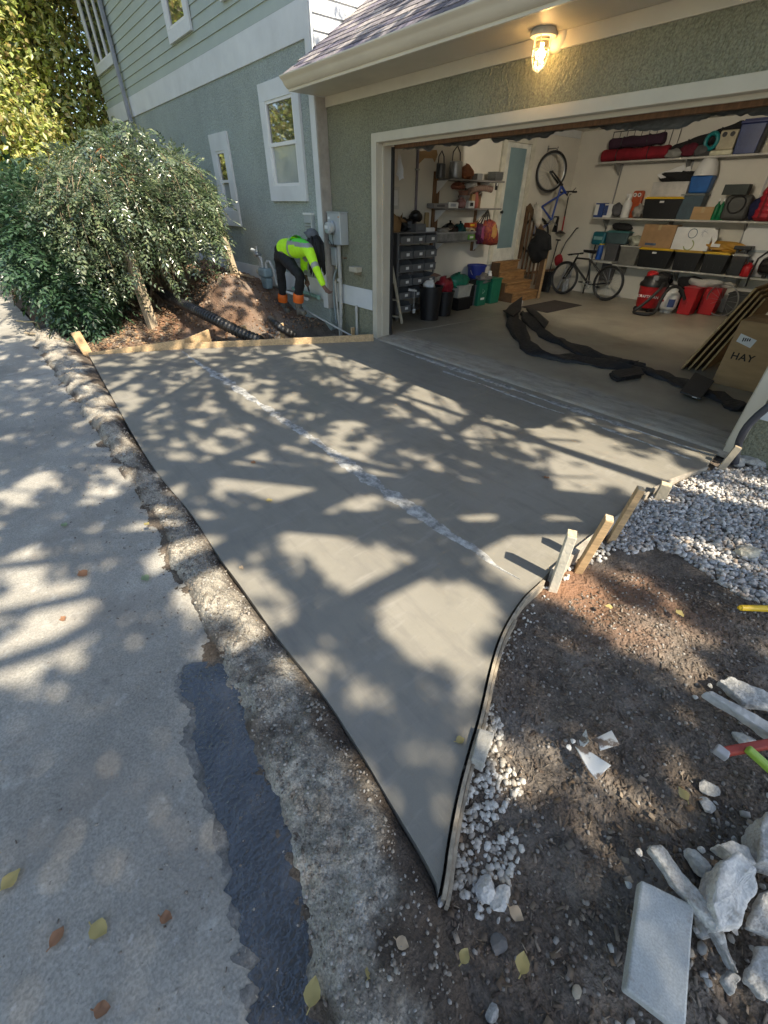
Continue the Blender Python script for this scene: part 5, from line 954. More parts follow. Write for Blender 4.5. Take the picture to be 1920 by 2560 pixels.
mgp = col('light_grey_plastic', (.38, .39, .40), .5); MB().bar((c.x-.10, c.y+.15, .03), (c.x-.02, c.y+.3, .62), .05, .03).build('leg', mgp, T_, bevel=.005); MB().bar((c.x+.14, c.y+.15, .03), (c.x+.10, c.y+.3, .62), .05, .03).build('leg', mgp, T_, bevel=.005); MB().box((c.x-.05, c.y+.25, .56), (c.x+.14, c.y+.34, .64)).build('top', mgp, T_, bevel=.01)
for lab, x, y, r, h, m in (('white plastic jug on the floor behind the front bicycle wheel', 470, 1890, .075, .28, mgp), ('blue plastic jug under the standing bicycle', 555, 1850, .09, .26, col('jug_blue', (.03, .06, .25), .4))):
    c = onz(*cB6(x, y), .026); bottle(lab, (c.x, c.y+.15, .026), r, h, m, m_white, name='jug', cat='jug', neck=.4)
T_ = thing('floor_mat', (-5.15, 9.05, .026), 'dark brown door mat lying on the garage floor', 'mat'); mp_ = [onz(*cS(*q), .027) for q in ((640, 1075), (1070, 990), (1420, 1055), (980, 1150))]; MB().prism([(p.x, p.y) for p in mp_], .0265, .036).build('pile', M('mat_pile', (.045, .036, .032), .98, .2, 30, bump=.6, bscale=120), T_, bevel=.003)
MB().prism([(p.x*1.0+(-5.15-p.x)*-.02, p.y+(9.05-p.y)*-.02) for p in mp_], .0262, .031).build('edge_binding', m_black, T_)
# ================================================================== LEFT WALL OF THE GARAGE
def LP(x, y, X=-6.3): return onx(*cM(x, y), X)
# inner door
T_ = thing('inner_door', (XL, 8.9, .72), 'white door with tall frosted glass pane at the top of the steps', 'door')
d0, d1, zb, zt = 8.50, 9.27, .745, 2.70
mb = MB(); mb.box((XL+.001, d0, zb), (XL+.035, 8.62, zt)); mb.box((XL+.001, 9.155, zb), (XL+.035, d1, zt)); mb.box((XL+.001, 8.62, zb), (XL+.035, 9.155, .98)); mb.box((XL+.001, 8.62, 2.63), (XL+.035, 9.155, zt)); mb.build('leaf', col('door_white', (.66, .66, .60), .45), T_, bevel=.004)
MB().box((XL+.006, 8.62, .98), (XL+.014, 9.155, 2.63)).build('frosted_pane', M('frosted_glass', (.20, .30, .33), .35, .08, 1.2, spec=.6), T_)
mb = MB(); mb.box((XL+.001, 8.38, .70), (XL+.05, d0-.006, 2.80)); mb.box((XL+.001, d1+.006, .70), (XL+.05, 9.40, 2.80)); mb.box((XL+.001, d0-.006, zt+.006), (XL+.05, d1+.006, 2.80)); mb.build('door_frame', col('frame_cream', (.62, .60, .50), .5), T_, bevel=.004)
MB().box((XL+.0, 8.5, .70), (XL+.08, 9.3, .742)).build('threshold', m_brownwood, T_); MB().lathe((XL+.035, 8.56, 1.62), [(.012, 0), (.012, .03), (.026, .035), (.026, .06)], 12, axis=(1, 0, 0)).build('knob', m_black, T_, smooth=True)
T_ = thing('door_keypad', (XL, 8.36, 1.97), 'small black and white control panel left of the inner door', 'control panel'); MB().box((XL+.001, 8.325, 1.975), (XL+.022, 8.40, 2.11)).build('case', m_black, T_, bevel=.006); MB().box((XL+.0225, 8.34, 2.04), (XL+.024, 8.385, 2.10)).build('screen', m_white, T_)
# steps
m_step = M('step_wood', (.36, .20, .08), .6, .22, 5, bump=.2, bscale=30, stretch=(6, 1, 6)); m_stepd = M('step_side_wood', (.12, .065, .03), .7, .2, 5)
T_ = thing('wooden_steps', (-6.2, 9, .026), 'brown wooden steps leading up to the inner door', 'steps')
for k in range(4):
    xf = -5.86-.21*k; z1 = .026+.179*(k+1); w0, w1 = (8.52, 9.42)
    MB().box((XL+.05, w0+.002*k, z1-.179+.001 if k else .027), (xf-.025, w1-.002*k, z1-.036)).build('riser', m_step, T_, bevel=.003)
    MB().box((XL+.05 if k == 3 else xf-.24, w0-.01, z1-.035), (xf, w1+.005, z1)).build('tread', m_step, T_, bevel=.006)
MB().box((XL+.05, 8.49, .027), (-5.9, 8.509, .20)).build('side_board', m_stepd, T_); MB().box((XL+.05, 8.49, .201), (-6.12, 8.509, .38)).build('side_board', m_stepd, T_); MB().box((XL+.05, 8.49, .381), (-6.33, 8.509, .74)).build('side_board', m_stepd, T_)
T_ = thing('stair_railing', (-6.2, 9.46, .026), 'brown stair railing with balusters and a pale newel edge', 'railing')
MB().box((-5.98, 9.435, .027), (-5.86, 9.475, 1.04)).build('newel', m_stepd, T_, bevel=.004); MB().box((-5.859, 9.43, .027), (-5.83, 9.48, 1.05)).build('newel_face', m_wood, T_, bevel=.003)
MB().box((XL+.03, 9.435, .75), (-6.50, 9.475, 1.72)).build('newel', m_stepd, T_)
MB().bar((-6.53, 9.455, 1.74), (-5.84, 9.455, 1.05), .09, .045, (0, 1, 0)).build('handrail', M('rail_wood', (.15, .085, .04), .5), T_, bevel=.006)
for k in range(5):
    x = -6.44+k*.1; zt_ = 1.70-(x+6.5)*1.0; MB().box((x, 9.44, .20+.6*max(0, (-x-5.9))), (x+.032, 9.47, zt_-.03)).build('baluster', m_stepd, T_)
# clothes on the railing
def drape(label, pts, Y, m, name, cat, th=.05, seed=1):
    P3 = [ony(*cM(*q), Y) for q in pts]; T_ = thing(name, (sum(p.x for p in P3)/len(P3), Y, min(p.z for p in P3)), label, cat)
    c = sum(P3, Vector())/len(P3); mb = MB(); n = len(P3); R_ = [[], [], []]
    for i, p in enumerate(P3): R_[0].append(p); R_[1].append(c.lerp(p, .62)+Vector((0, -th*(.8+.5*math.sin(i*2.3+seed)), 0))); R_[2].append(c.lerp(p, .25)+Vector((0, -th*1.2, 0)))
    V = R_[0]+R_[1]+R_[2]+[c+Vector((0, -th*1.2, 0))]+[p+Vector((0, .012, 0)) for p in P3]; F = []
    for r in range(2):
        for i in range(n): j = (i+1) % n; F.append((r*n+i, r*n+j, (r+1)*n+j, (r+1)*n+i))
    for i in range(n): F.append((2*n+i, 2*n+(i+1) % n, 3*n)); F.append((i, 3*n+1+i, 3*n+1+(i+1) % n, (i+1) % n))
    F.append(tuple(3*n+1+i for i in range(n))); mb.add(V, F).build('cloth', m, T_, smooth=True, angle=180); return T_
T_ = drape('black jacket draped over the stair railing', ((1330, 800), (1395, 815), (1450, 860), (1455, 975), (1430, 985), (1415, 1050), (1375, 1060), (1350, 1085), (1300, 1090), (1270, 1030), (1255, 960), (1280, 900), (1320, 860)), 9.37, m_blackcloth, 'jacket', 'jacket', .07); MB().bar(ony(*cM(1440, 870), 9.33), ony(*cM(1440, 980), 9.33), .06, .03, (0, 1, 0)).build('sleeve', m_blackcloth, T_, bevel=.01)
T_ = drape('white towel hanging above the stair railing', ((1310, 600), (1350, 598), (1375, 640), (1378, 700), (1365, 760), (1340, 800), (1320, 770), (1300, 720), (1310, 660)), 9.40, M('towel', (.50, .46, .40), .95, .15, 10, bump=.4), 'towel', 'towel', .04, 2); MB().tube([ony(*cM(1330, 602), 9.40)+Vector((0, -.01, 0)), ony(*cM(1330, 585), 9.40)], .006, 6).build('loop', m_black, T_)
# wall shelf unit
T_ = thing('wall_shelf_unit', (XL, 7.4, 1.0), 'three tier wall shelf on brown timber uprights left of the inner door', 'shelf')
MB().box((XL+.001, 6.60, .95), (XL+.04, 6.74, 2.20)).build('upright', m_brownwood, T_, bevel=.003); MB().box((XL+.001, 7.78, .98), (XL+.04, 7.90, 2.08)).build('upright', m_brownwood, T_, bevel=.003)
for z, y0, y1 in ((2.10, 6.68, 8.20), (1.685, 6.62, 8.22), (1.19, 6.70, 7.95)):
    MB().box((XL+.042, y0, z-.025), (XL+.32, y1, z)).build('board', col('worn_shelf', (.20, .19, .18), .7), T_, bevel=.003)
    for y in (6.67, 7.84): MB().add([(XL+.041, y-.012, z-.026), (XL+.041, y+.012, z-.026), (XL+.28, y+.012, z-.026), (XL+.28, y-.012, z-.026), (XL+.041, y-.012, z-.2), (XL+.041, y+.012, z-.2)], [(0, 1, 2, 3), (0, 4, 5, 1), (4, 3, 2, 5), (0, 3, 4), (1, 5, 2)]).build('bracket', m_white, T_)
def LB(x0, y0, x1, y1, X=-6.3): a = lb(x0, y0, x1, y1, X); return a
Z1, Z2, Z3 = 2.101, 1.686, 1.191
def can(label, x0, x1, hh, m, seed):
    y0, y1, _, zt = LB(x0, 300, x1, 390); cy = (y0+y1)/2; r = min(.13, (y1-y0)*.42); T_ = thing('watering_can', (-6.42, cy, Z1), label, 'watering can', 'watering cans on the wall shelf'); h = hh*.55
    MB().lathe((-6.42, cy, Z1), [(r*.9, 0), (r, .02), (r*.95, h), (r*.8, h+.01)], 20).build('vessel', m, T_, smooth=True); MB().tube([(-6.42, cy-r*.9, Z1+h*.9), (-6.42, cy-r*.8, Z1+hh*.85), (-6.42, cy, Z1+hh*1.05), (-6.42, cy+r*.7, Z1+hh*.85), (-6.42, cy+r*.9, Z1+h*.9)], .009, 8).build('handle', m_black, T_, smooth=True); MB().tube([(-6.42, cy-r*.8, Z1+h*.25), (-6.38, cy-r*1.5, Z1+h*.8), (-6.36, cy-r*1.7, Z1+h)], [.025, .018, .022], 8).build('spout', m, T_, smooth=True)
can('dark watering can with hoop handle, left on the top wall shelf', 545, 610, .34, col('dark_zinc', (.10, .105, .11), .35, metal=.6), 1); can('pale zinc watering can with tall hoop handle, second on the top wall shelf', 655, 745, .42, m_steel, 2)
def LS(label, x0, y0, x1, y1, z, m, name, cat, seed, **k):
    a = LB(x0, y0, x1, y1); h = (a[3]-a[2])/2; return sack(label, (-6.42, (a[0]+a[1])/2, z+h*.9), (.10, (a[1]-a[0])/2, h), m, name, cat, seed, **k)
LS('orange plastic bag right of the watering cans', 742, 272, 838, 395, Z1, M('orange_bag', (.28, .10, .04), .6, bump=.4, bscale=20), 'plastic_bag', 'bag', 31, amp=.4)
def LBox(label, x0, y0, x1, y1, z, m, name='carton', cat='box', panel=None, dep=.18, X=-6.3):
    a = LB(x0, y0, x1, y1, X); T_ = thing(name, (X-dep/2, (a[0]+a[1])/2, z), label, cat); h = a[3]-a[2]; MB().box((X-dep, a[0], z), (X, a[1], z+h)).build('body', m, T_, bevel=.005); MB().box((X-dep+.01, a[0]+.008, z+h), (X-.01, a[1]-.008, z+h+.006)).build('top_flap', m, T_)
    if panel: MB().box((X+.0005, a[0]+(a[1]-a[0])*.2, z+h*.3), (X+.002, a[0]+(a[1]-a[0])*.75, z+h*.8)).build('printed_panel', panel, T_)
    return T_
LBox('small grey box between the orange bag and the foil trays', 842, 352, 885, 402, Z1, col('dull_grey', (.22, .22, .22), .6))
T_ = thing('foil_trays', (-6.42, 8.08, Z1), 'stack of silver foil trays at the right end of the top wall shelf', 'trays')
for k in range(4): MB().taper((-6.5, 7.93, Z1+k*.028), (-6.3, 8.17, Z1+.05+k*.028), .8).build('tray', m_steel, T_, bevel=.004)
LBox('long grey drawer box at the left end of the second wall shelf', 480, 602, 600, 640, Z2, col('mid_grey', (.25, .24, .23), .6), 'drawer_box', 'box', col('pull_dark', (.1, .1, .1), .5)); LBox('white printed card box on the second wall shelf', 603, 588, 684, 636, Z2, m_paper, 'card_box', 'box', mi3, .05)
T_ = thing('terracotta_pot', (-6.45, 7.28, Z2), 'stacked grey plant pots behind the white card box', 'pots'); MB().lathe((-6.45, 7.28, Z2), [(.07, 0), (.10, .16), (.11, .16), (.11, .19), (.10, .19)], 18).build('pot', col('pot_grey', (.19, .17, .16), .8), T_, smooth=True); MB().lathe((-6.45, 7.28, Z2+.10), [(.075, 0), (.105, .13), (.115, .13), (.115, .16), (.10, .16)], 18).build('pot', col('pot_clay', (.25, .12, .08), .85), T_, smooth=True)
LS('rust coloured crumpled bag on top of the plant pots', 685, 455, 760, 520, Z2+.27, col('rust_bag', (.20, .07, .04), .8), 'paper_bag', 'bag', 33, amp=.45, fr=3, knot=False)
LS('pink plastic bag in the middle of the second wall shelf', 722, 550, 768, 632, Z2, col('pink_bag', (.38, .20, .19), .5), 'plastic_bag', 'bag', 34, amp=.3)
LBox('small white device box on the second wall shelf', 770, 577, 818, 636, Z2, m_white, 'device_box', 'box', m_black, .1)
a = LB(828, 535, 878, 636); T_ = thing('vase', (-6.4, (a[0]+a[1])/2, Z2), 'red clay vase near the right end of the second wall shelf', 'vase'); MB().lathe((-6.4, (a[0]+a[1])/2, Z2), [(.05, 0), (.07, .03), (.075, .12), (.05, .2), (.045, .25), (.065, .28)], 18).build('body', col('red_clay', (.32, .08, .06), .6), T_, smooth=True); MB().ring((-6.4, (a[0]+a[1])/2, Z2+.28), (0, 0, 1), .062, .008, 20, 6).build('lip', col('red_clay2', (.28, .07, .05), .6), T_, smooth=True)
LS('clear bag of bulbs above the second wall shelf', 775, 425, 878, 500, Z2+.28, col('clear_bag2', (.30, .29, .27), .2), 'plastic_bag', 'bag', 35, amp=.3)
a0 = LP(760, 525, -6.35); a1 = LP(950, 520, -6.35); T_ = thing('flexible_duct', (-6.35, (a0.y+a1.y)/2, a0.z-.08), 'ribbed tan flexible duct lying across the boxes on the second wall shelf', 'duct'); n = 26; MB().tube([a0.lerp(a1, q)+Vector((0, 0, .05+.05*math.sin(q*2.6))) for q in np.linspace(0, 1, n)], [.042+.009*(i % 2) for i in range(n)], 12).build('duct', col('tan_duct', (.20, .13, .10), .7), T_, smooth=False); MB().box((-6.4, a0.y+.1, Z2), (-6.33, a0.y+.2, a0.z+.02)).build('support_block', m_card, T_)
LS('black glossy bag on the lowest wall shelf', 605, 650, 710, 800, Z3+.02, col('gloss_bag', (.012, .013, .014), .25), 'plastic_bag', 'bag', 36, amp=.35); LS('dark teal glossy bag on the lowest wall shelf', 700, 655, 788, 795, Z3+.02, col('teal_bag', (.01, .06, .065), .25), 'plastic_bag', 'bag', 37, amp=.35)
a = LB(505, 812, 828, 890, -6.26); tote('translucent grey shallow tray of parts on the lowest wall shelf', (-6.5, a[0], Z3), (-6.26, a[1], Z3+.14), M('translucent_grey', (.24, .24, .23), .3, .2, 14), col('tray_rim', (.33, .33, .32), .4), lid=False, face='x', name='parts_tray', cat='tray', k=.95)
LBox('orange red product box at the right end of the lowest shelf', 772, 742, 835, 778, Z3+.20, col('orange_red_box', (.45, .06, .02), .5), 'product_box', 'box', m_yellow, .12, -6.28); LBox('yellow and white product box under the orange red box', 778, 780, 822, 818, Z3+.075+.03, col('yellow_white_box', (.60, .48, .28), .5), 'product_box', 'box', m_black, .12, -6.28)
LBox('bright green pouch in the shallow parts tray', 768, 848, 820, 886, Z3+.01, col('lime_pouch', (.14, .36, .04), .5), 'pouch', 'pouch', m_white, .03, -6.255)
LS('small beige clutter heap at the left of the parts tray', 560, 770, 660, 812, Z3+.13, col('beige_clutter', (.30, .27, .23), .8), 'parts_heap', 'parts', 38, amp=.6, fr=4, knot=False)
# tote bags hanging from the shelf end
def totebag(label, pts, X, m, m2, strap):
    P3 = [LP(*q, X) for q in pts]; T_ = thing('tote_bag', (X, P3[0].y, min(p.z for p in P3)), label, 'bag', 'shopping bags hanging from the shelf end'); c = sum(P3, Vector())/len(P3); n = len(P3); mb = MB()
    V = P3+[c.lerp(p, .7)+Vector((.07, 0, 0)) for p in P3]+[c+Vector((.085, 0, 0))]+[p+Vector((-.03, 0, 0)) for p in P3]; F = []
    for i in range(n): j = (i+1) % n; F += [(i, j, n+j, n+i), (n+i, n+j, 2*n), (i, 2*n+1+i, 2*n+1+j, j)]
    F.append(tuple(2*n+1+i for i in range(n))); mb.add(V, F).build('body', m, T_, smooth=True, angle=180); s = MB()
    for e in (-.05, .06): s.tube([P3[0]+Vector((.02, e, -.02)), LP(*strap, X)+Vector((.0, 0, 0)), P3[0]+Vector((.02, e+.08, -.02))], .008, 6)
    s.build('strap', m_black, T_)
    MB().blob(c+Vector((.078, .02, .02)), (.012, .08, .11), 5, .5, 3, 2).build('print_patch', m2, T_); return T_
totebag('purple patterned shopping bag hanging behind the orange one', ((850, 755), (895, 760), (898, 935), (840, 930), (835, 840)), -6.28, M('purple_print', (.10, .012, .06), .6, .5, 30), col('magenta_print', (.3, .06, .14), .6), (925, 645))
totebag('orange red floral shopping bag hanging from the shelf end', ((905, 735), (950, 722), (990, 745), (1008, 850), (1005, 935), (950, 942), (893, 930), (890, 820)), -6.2, M('orange_print', (.33, .07, .02), .6, .5, 25, col2=(.16, .01, .03)), col('yellow_print', (.48, .26, .08), .6), (930, 640))
# odds on the wall
T_ = thing('hanging_bat_decoration', (-5.3, 4.98, 2.0), 'white bat shaped paper decoration hanging just inside the left of the garage door', 'decoration'); bp_ = [ony(*cM(*q), 4.98) for q in ((186, 190), (205, 190), (214, 262), (226, 300), (226, 368), (234, 388), (216, 384), (194, 404), (186, 372), (164, 352), (178, 315), (178, 250))]; MB().plate(bp_, (0, 1, 0), .004).build('paper', m_paper, T_); MB().plate([bp_[1]+Vector((0, -.006, -.02)), bp_[2]+Vector((0, -.006, 0)), bp_[7]+Vector((0, -.006, .02))], (0, -1, 0), .004).build('folded_wing', m_paper, T_)
MB().tube([bp_[0], bp_[0]+Vector((0, .0, .25))], .003, 5).build('thread', m_white, T_)
T_ = thing('wall_patch', (XL, 6.45, 2.3), 'torn brown cardboard patch high on the white wall', 'cardboard'); pp = [LP(*q, XL+.004) for q in ((352, 160), (500, 148), (508, 190), (485, 250), (470, 220), (400, 218), (355, 262))]; MB().plate(pp, (1, 0, 0), .008).build('patch', m_card, T_); MB().plate([pp[1]+Vector((.008, 0, 0)), pp[2]+Vector((.008, 0, 0)), pp[3]+Vector((.01, 0, 0))], (1, 0, 0), .003).build('torn_edge', m_card, T_)
T_ = thing('wall_conduit', (XL, 6.2, 1.4), 'thin grey vertical conduit on the white side wall', 'conduit'); MB().box((XL+.001, 6.175, 1.36), (XL+.03, 6.215, 3.0)).build('channel', col('conduit_violet', (.20, .18, .22), .5), T_, bevel=.004)
for z in (1.6, 2.2, 2.8): MB().box((XL+.001, 6.15, z), (XL+.034, 6.24, z+.02)).build('clip', m_steel, T_)
T_ = thing('breaker_panel', (XL, 5.5, 1.4), 'white metal panel box low on the side wall by the garage corner', 'panel'); a = lb(112, 452, 185, 640, XL); MB().box((XL+.001, a[0]-.1, a[2]), (XL+.03, a[1], a[3])).build('box', col('panel_white', (.56, .55, .50), .5), T_, bevel=.005); MB().box((XL+.03, a[0]-.06, a[2]+.05), (XL+.036, a[1]-.04, a[3]-.05)).build('panel_door', m_white, T_, bevel=.003); MB().box((XL+.037, a[0], a[3]-.13), (XL+.039, a[0]+.07, a[3]-.09)).build('label', m_card, T_)
# bin rack
rk = thing('bin_rack', (-6.35, 5.9, .03), 'steel rack of grey parts bins against the side wall', 'rack'); RX0, RX1, RY0, RY1 = -6.55, -6.15, 5.42, 6.32
for x in (RX0, RX1-.03):
    for y in (RY0, RY1-.03): MB().box((x, y, .026), (x+.03, y+.03, 1.36)).build('post', col('rack_steel', (.26, .27, .28), .45, metal=.5), rk)
rows = [1.21, 1.00, .80, .59, .38, .17]
for z in rows+[1.36]: MB().box((RX0, RY0+.001, z-.012), (RX1+.02, RY1-.001, z)).build('shelf', MATS['rack_steel'], rk)
MB().box((RX0, RY0-.006, .05), (RX1-.031, RY0-.001, 1.36)).build('side_sheet', col('dark_sheet', (.05, .05, .055), .6), rk)
names = ('top', 'second', 'third', 'fourth', 'fifth', 'bottom'); pos_ = ('left', 'middle', 'right')
proto = None
for r, z in enumerate(rows):
    for c in range(3):
        if (r, c) in ((5, 2), (5, 1)): continue
        y0 = RY0+.02+c*.293
        if proto is None:
            B0 = thing('parts_bin', (-6.33, y0+.14, z+.001), None, None); w0, w1 = y0, y0+.27; mb = MB(); x0, x1 = -6.5, -6.10; zz = z+.001; t = .006
            mb.add([(x0, w0, zz), (x1, w0, zz), (x1, w1, zz), (x0, w1, zz), (x0, w0, zz+.15), (x1-.06, w0, zz+.15), (x1+.0, w0, zz+.085), (x1+.0, w1, zz+.085), (x1-.06, w1, zz+.15), (x0, w1, zz+.15),
                    (x0+t, w0+t, zz+t), (x1-t, w0+t, zz+t), (x1-t, w1-t, zz+t), (x0+t, w1-t, zz+t), (x0+t, w0+t, zz+.15), (x1-.06, w0+t, zz+.15), (x1-t, w0+t, zz+.085), (x1-t, w1-t, zz+.085), (x1-.06, w1-t, zz+.15), (x0+t, w1-t, zz+.15)],
                   [(0, 3, 2, 1), (0, 1, 6, 5, 4), (2, 3, 9, 8, 7), (1, 2, 7, 6), (3, 0, 4, 9), (10, 11, 12, 13), (10, 14, 15, 16, 11), (12, 17, 18, 19, 13), (11, 16, 17, 12), (13, 19, 14, 10), (4, 5, 15, 14), (5, 6, 16, 15), (6, 7, 17, 16), (7, 8, 18, 17), (8, 9, 19, 18), (9, 4, 14, 19)])
            mb.build('tray', m_greybin, B0); MB().box((x1-.002, w0-.002, zz+.085), (x1+.010, w1+.002, zz+.103)).build('front_lip', m_greybin, B0, bevel=.003)
            MB().box((x1+.0005, w0+.13, zz+.03), (x1+.003, w0+.20, zz+.072)).build('label', m_paper, B0); proto = B0; o = B0
        else:
            o = copy_tree(proto); o.location = proto.location+Vector((.012*math.sin(r*3+c*5), c*.293-0, z-rows[0]))
        tag(o, '%s grey parts bin with white label in the %s row of the rack' % (pos_[c], names[r]), 'bin', 'grey parts bins on the rack')
ZR = 1.361
T_ = thing('paper_bag', (-6.4, 5.6, ZR), 'torn brown paper bag on top of the bin rack', 'bag'); a = LB(125, 668, 240, 810, -6.25); mb = MB(); n = 10; lo_ = []; hi_ = []
for k in range(n):
    t = 2*math.pi*k/n; lo_.append((-6.38+.10*math.cos(t), (a[0]+a[1])/2+.15*math.sin(t), ZR)); hi_.append((-6.38+.13*math.cos(t), (a[0]+a[1])/2+.19*math.sin(t), ZR+.17+.16*random.random()))
mb.add(lo_+hi_, [(i, (i+1) % n, n+(i+1) % n, n+i) for i in range(n)]+[tuple(range(n))[::-1]]).build('sack', M('kraft_paper', (.26, .15, .06), .85, bump=.4, bscale=14), T_); MB().plate([hi_[0], hi_[1], Vector(hi_[1])+Vector((.1, .03, -.05)), Vector(hi_[0])+Vector((.1, .0, -.08))], (0, 0, 1), .002).build('torn_flap', MATS['kraft_paper'], T_)
LBox('grey open parts bin on top of the rack', 332, 752, 415, 815, ZR, m_greybin, 'spare_bin', 'bin', col('bin_face', (.16, .165, .17), .5), .25, -6.2); LS('heap of black tools and cords on top of the rack', 255, 690, 345, 812, ZR, m_black, 'tool_heap', 'tools', 41, amp=.6, fr=4, knot=False); LS('black drill case behind the grey bin on the rack', 330, 645, 405, 750, ZR+.13, m_black, 'drill_case', 'case', 42, amp=.3, knot=False); LBox('tan padded envelope standing on the rack', 408, 660, 440, 812, ZR, col('envelope_tan', (.34, .25, .12), .8), 'envelope', 'envelope', None, .03, -6.35)
LBox('flat white packet at the right end of the rack top', 420, 790, 490, 818, ZR, m_paper, 'packet', 'packet', None, .14, -6.2)
LS('grey cat shaped plush toy sitting in a right hand bin', 425, 1035, 505, 1095, .80+.10, col('plush_grey', (.22, .20, .20), .95), 'plush_toy', 'toy', 43, amp=.35, knot=False); LS('tangle of cables spilling from the fourth row bins', 230, 1170, 400, 1215, .59+.09, col('cable_grey', (.16, .15, .15), .6), 'cable_heap', 'cables', 44, amp=.7, fr=5, knot=False)
a = LP(450, 1190, -6.1); T_ = thing('brown_leaf_sprig', (a.x, a.y, a.z), 'brown dried frond sticking out of the fourth row', 'frond'); MB().plate([a, a+Vector((.06, .1, -.03)), a+Vector((.12, .16, 0)), a+Vector((.05, .06, .04))], (0, 0, 1), .004).build('frond', col('dry_frond', (.22, .12, .08), .9), T_); MB().tube([a+Vector((.05, .06, .0)), a+Vector((-.05, -.02, -.02))], .004, 5).build('stalk', m_brownwood, T_)
a = LP(318, 1300, -6.08); T_ = thing('hanging_tag', (a.x, a.y, a.z-.3), 'white paper tag and cord hanging in front of the rack', 'tag'); MB().tube([a, a+Vector((.01, 0, -.34))], .004, 5).build('cord', m_white, T_); MB().box((a.x, a.y-.02, a.z-.40), (a.x+.02, a.y+.03, a.z-.33)).build('plug', m_white, T_); MB().plate([a+Vector((.01, -.16, -.02)), a+Vector((.01, .05, -.05)), a+Vector((.02, .04, -.02)), a+Vector((.02, -.16, .02))], (1, 0, 0), .003).build('paper_strip', m_paper, T_)
# step ladder leaning by the door corner
T_ = thing('step_ladder', (-5.95, 5.2, .026), 'pale folded step ladder leaning in the corner by the garage door', 'ladder'); ml_ = col('ladder_paint', (.45, .42, .33), .6); A = LP(98, 925, -6.2); A2 = onz(*cM(215, 1588), .03); Bt = LP(95, 1010, -6.25); B2 = onz(*cM(125, 1570), .03)
MB().bar(A, A2, .05, .022, (1, 0, 0)).build('rail', ml_, T_, bevel=.003); MB().bar(A+Vector((-.1, -.12, 0)), B2+Vector((-.08, -.12, 0)), .05, .022, (1, 0, 0)).build('rail', ml_, T_, bevel=.003); MB().bar(A+Vector((-.14, .05, 0)), A2+Vector((-.35, .05, 0)), .045, .02, (1, 0, 0)).build('rear_rail', ml_, T_, bevel=.003)
for k in range(4): q = .25+.22*k; MB().bar(A.lerp(A2, q)+Vector((-.01, 0, 0)), (A+Vector((-.1, -.12, 0))).lerp(B2+Vector((-.08, -.12, 0)), q), .08, .02).build('tread', ml_, T_, bevel=.003)
LPz = onz(*cM(115, 1500), .026)
T_ = sack('white paper scraps stuffed behind the step ladder', (LPz.x-.05, LPz.y+.05, .15), (.1, .08, .13), col('scrap_white', (.40, .38, .34), .85), 'paper_scraps', 'paper', 45, amp=.5, fr=4, knot=False)
# bins along the side wall
def fz(x, y): return onz(*cM(x, y), .026)
c = fz(420, 1570); T_ = thing('trash_bin', (c.x-.1, c.y+.16, .026), 'black round trash bin beside the bin rack', 'bin'); MB().lathe((c.x-.1, c.y+.16, .026), [(.16, 0), (.2, .52), (.215, .52), (.215, .55), (.19, .55), (.17, .3)], 24).build('drum', m_black, T_, smooth=True); MB().ring((c.x-.1, c.y+.16, .56), (0, 0, 1), .205, .012, 28, 6).build('rim', m_black, T_, smooth=True)
sack('white crumpled paper in the black trash bin', (c.x-.12, c.y+.14, .58), (.12, .1, .08), m_paper, 'crumpled_paper', 'paper', 46, amp=.6, fr=3, knot=False)
c = fz(550, 1535); T_ = thing('trash_bin', (c.x-.12, c.y+.14, .026), 'second black round bin holding the red bag', 'bin'); MB().lathe((c.x-.12, c.y+.14, .026), [(.14, 0), (.175, .40), (.188, .40), (.188, .42), (.165, .42), (.15, .25)], 24).build('drum', m_black, T_, smooth=True); MB().ring((c.x-.12, c.y+.14, .43), (0, 0, 1), .178, .011, 28, 6).build('rim', m_black, T_, smooth=True)
sack('red plastic bag bulging out of the black bin', (c.x-.14, c.y+.14, .52), (.15, .15, .13), M('red_film', (.28, .02, .03), .35, bump=.5, bscale=16), 'plastic_bag', 'bag', 47, amp=.45, fr=3)
c = fz(690, 1490); tote('black low crate under the white tub', (c.x-.42, c.y-.03, .026), (c.x-.02, c.y+.42, .25), m_black, m_black, lid=False, name='crate', cat='crate'); tote('white rectangular tub sitting in the black crate', (c.x-.40, c.y-.02, .251), (c.x-.05, c.y+.40, .47), col('tub_white', (.50, .49, .43), .5), col('tub_rim', (.52, .51, .45), .5), lid=False, face='x', name='white_tub', cat='tub')
sack('green plastic shopping bag stuffed in the white tub', (c.x-.22, c.y+.14, .53), (.15, .24, .12), M('green_film', (.01, .20, .12), .35, bump=.5, bscale=14), 'plastic_bag', 'bag', 48, amp=.4, fr=3)
c2_ = fz(730, 1440); T_ = thing('bucket', (-6.36, c2_.y+.32, .35), 'round dark blue bucket behind the green bag', 'bucket'); by = c2_.y+.30; MB().lathe((-6.36, by, .42), [(.15, 0), (.185, .30), (.198, .30), (.198, .335), (.175, .335), (.15, .1)], 26).build('drum', m_blue, T_, smooth=True); MB().ring((-6.36, by, .70), (1, 0, .35), .2, .006, 24, 5, 3.3, 6.1).build('bail', m_steel, T_, smooth=True)
tote('grey crate under the dark blue bucket', (-6.52, by-.2, .026), (-6.16, by+.2, .419), m_greybin, m_greybin, lid=False, name='crate', cat='crate', face='x')
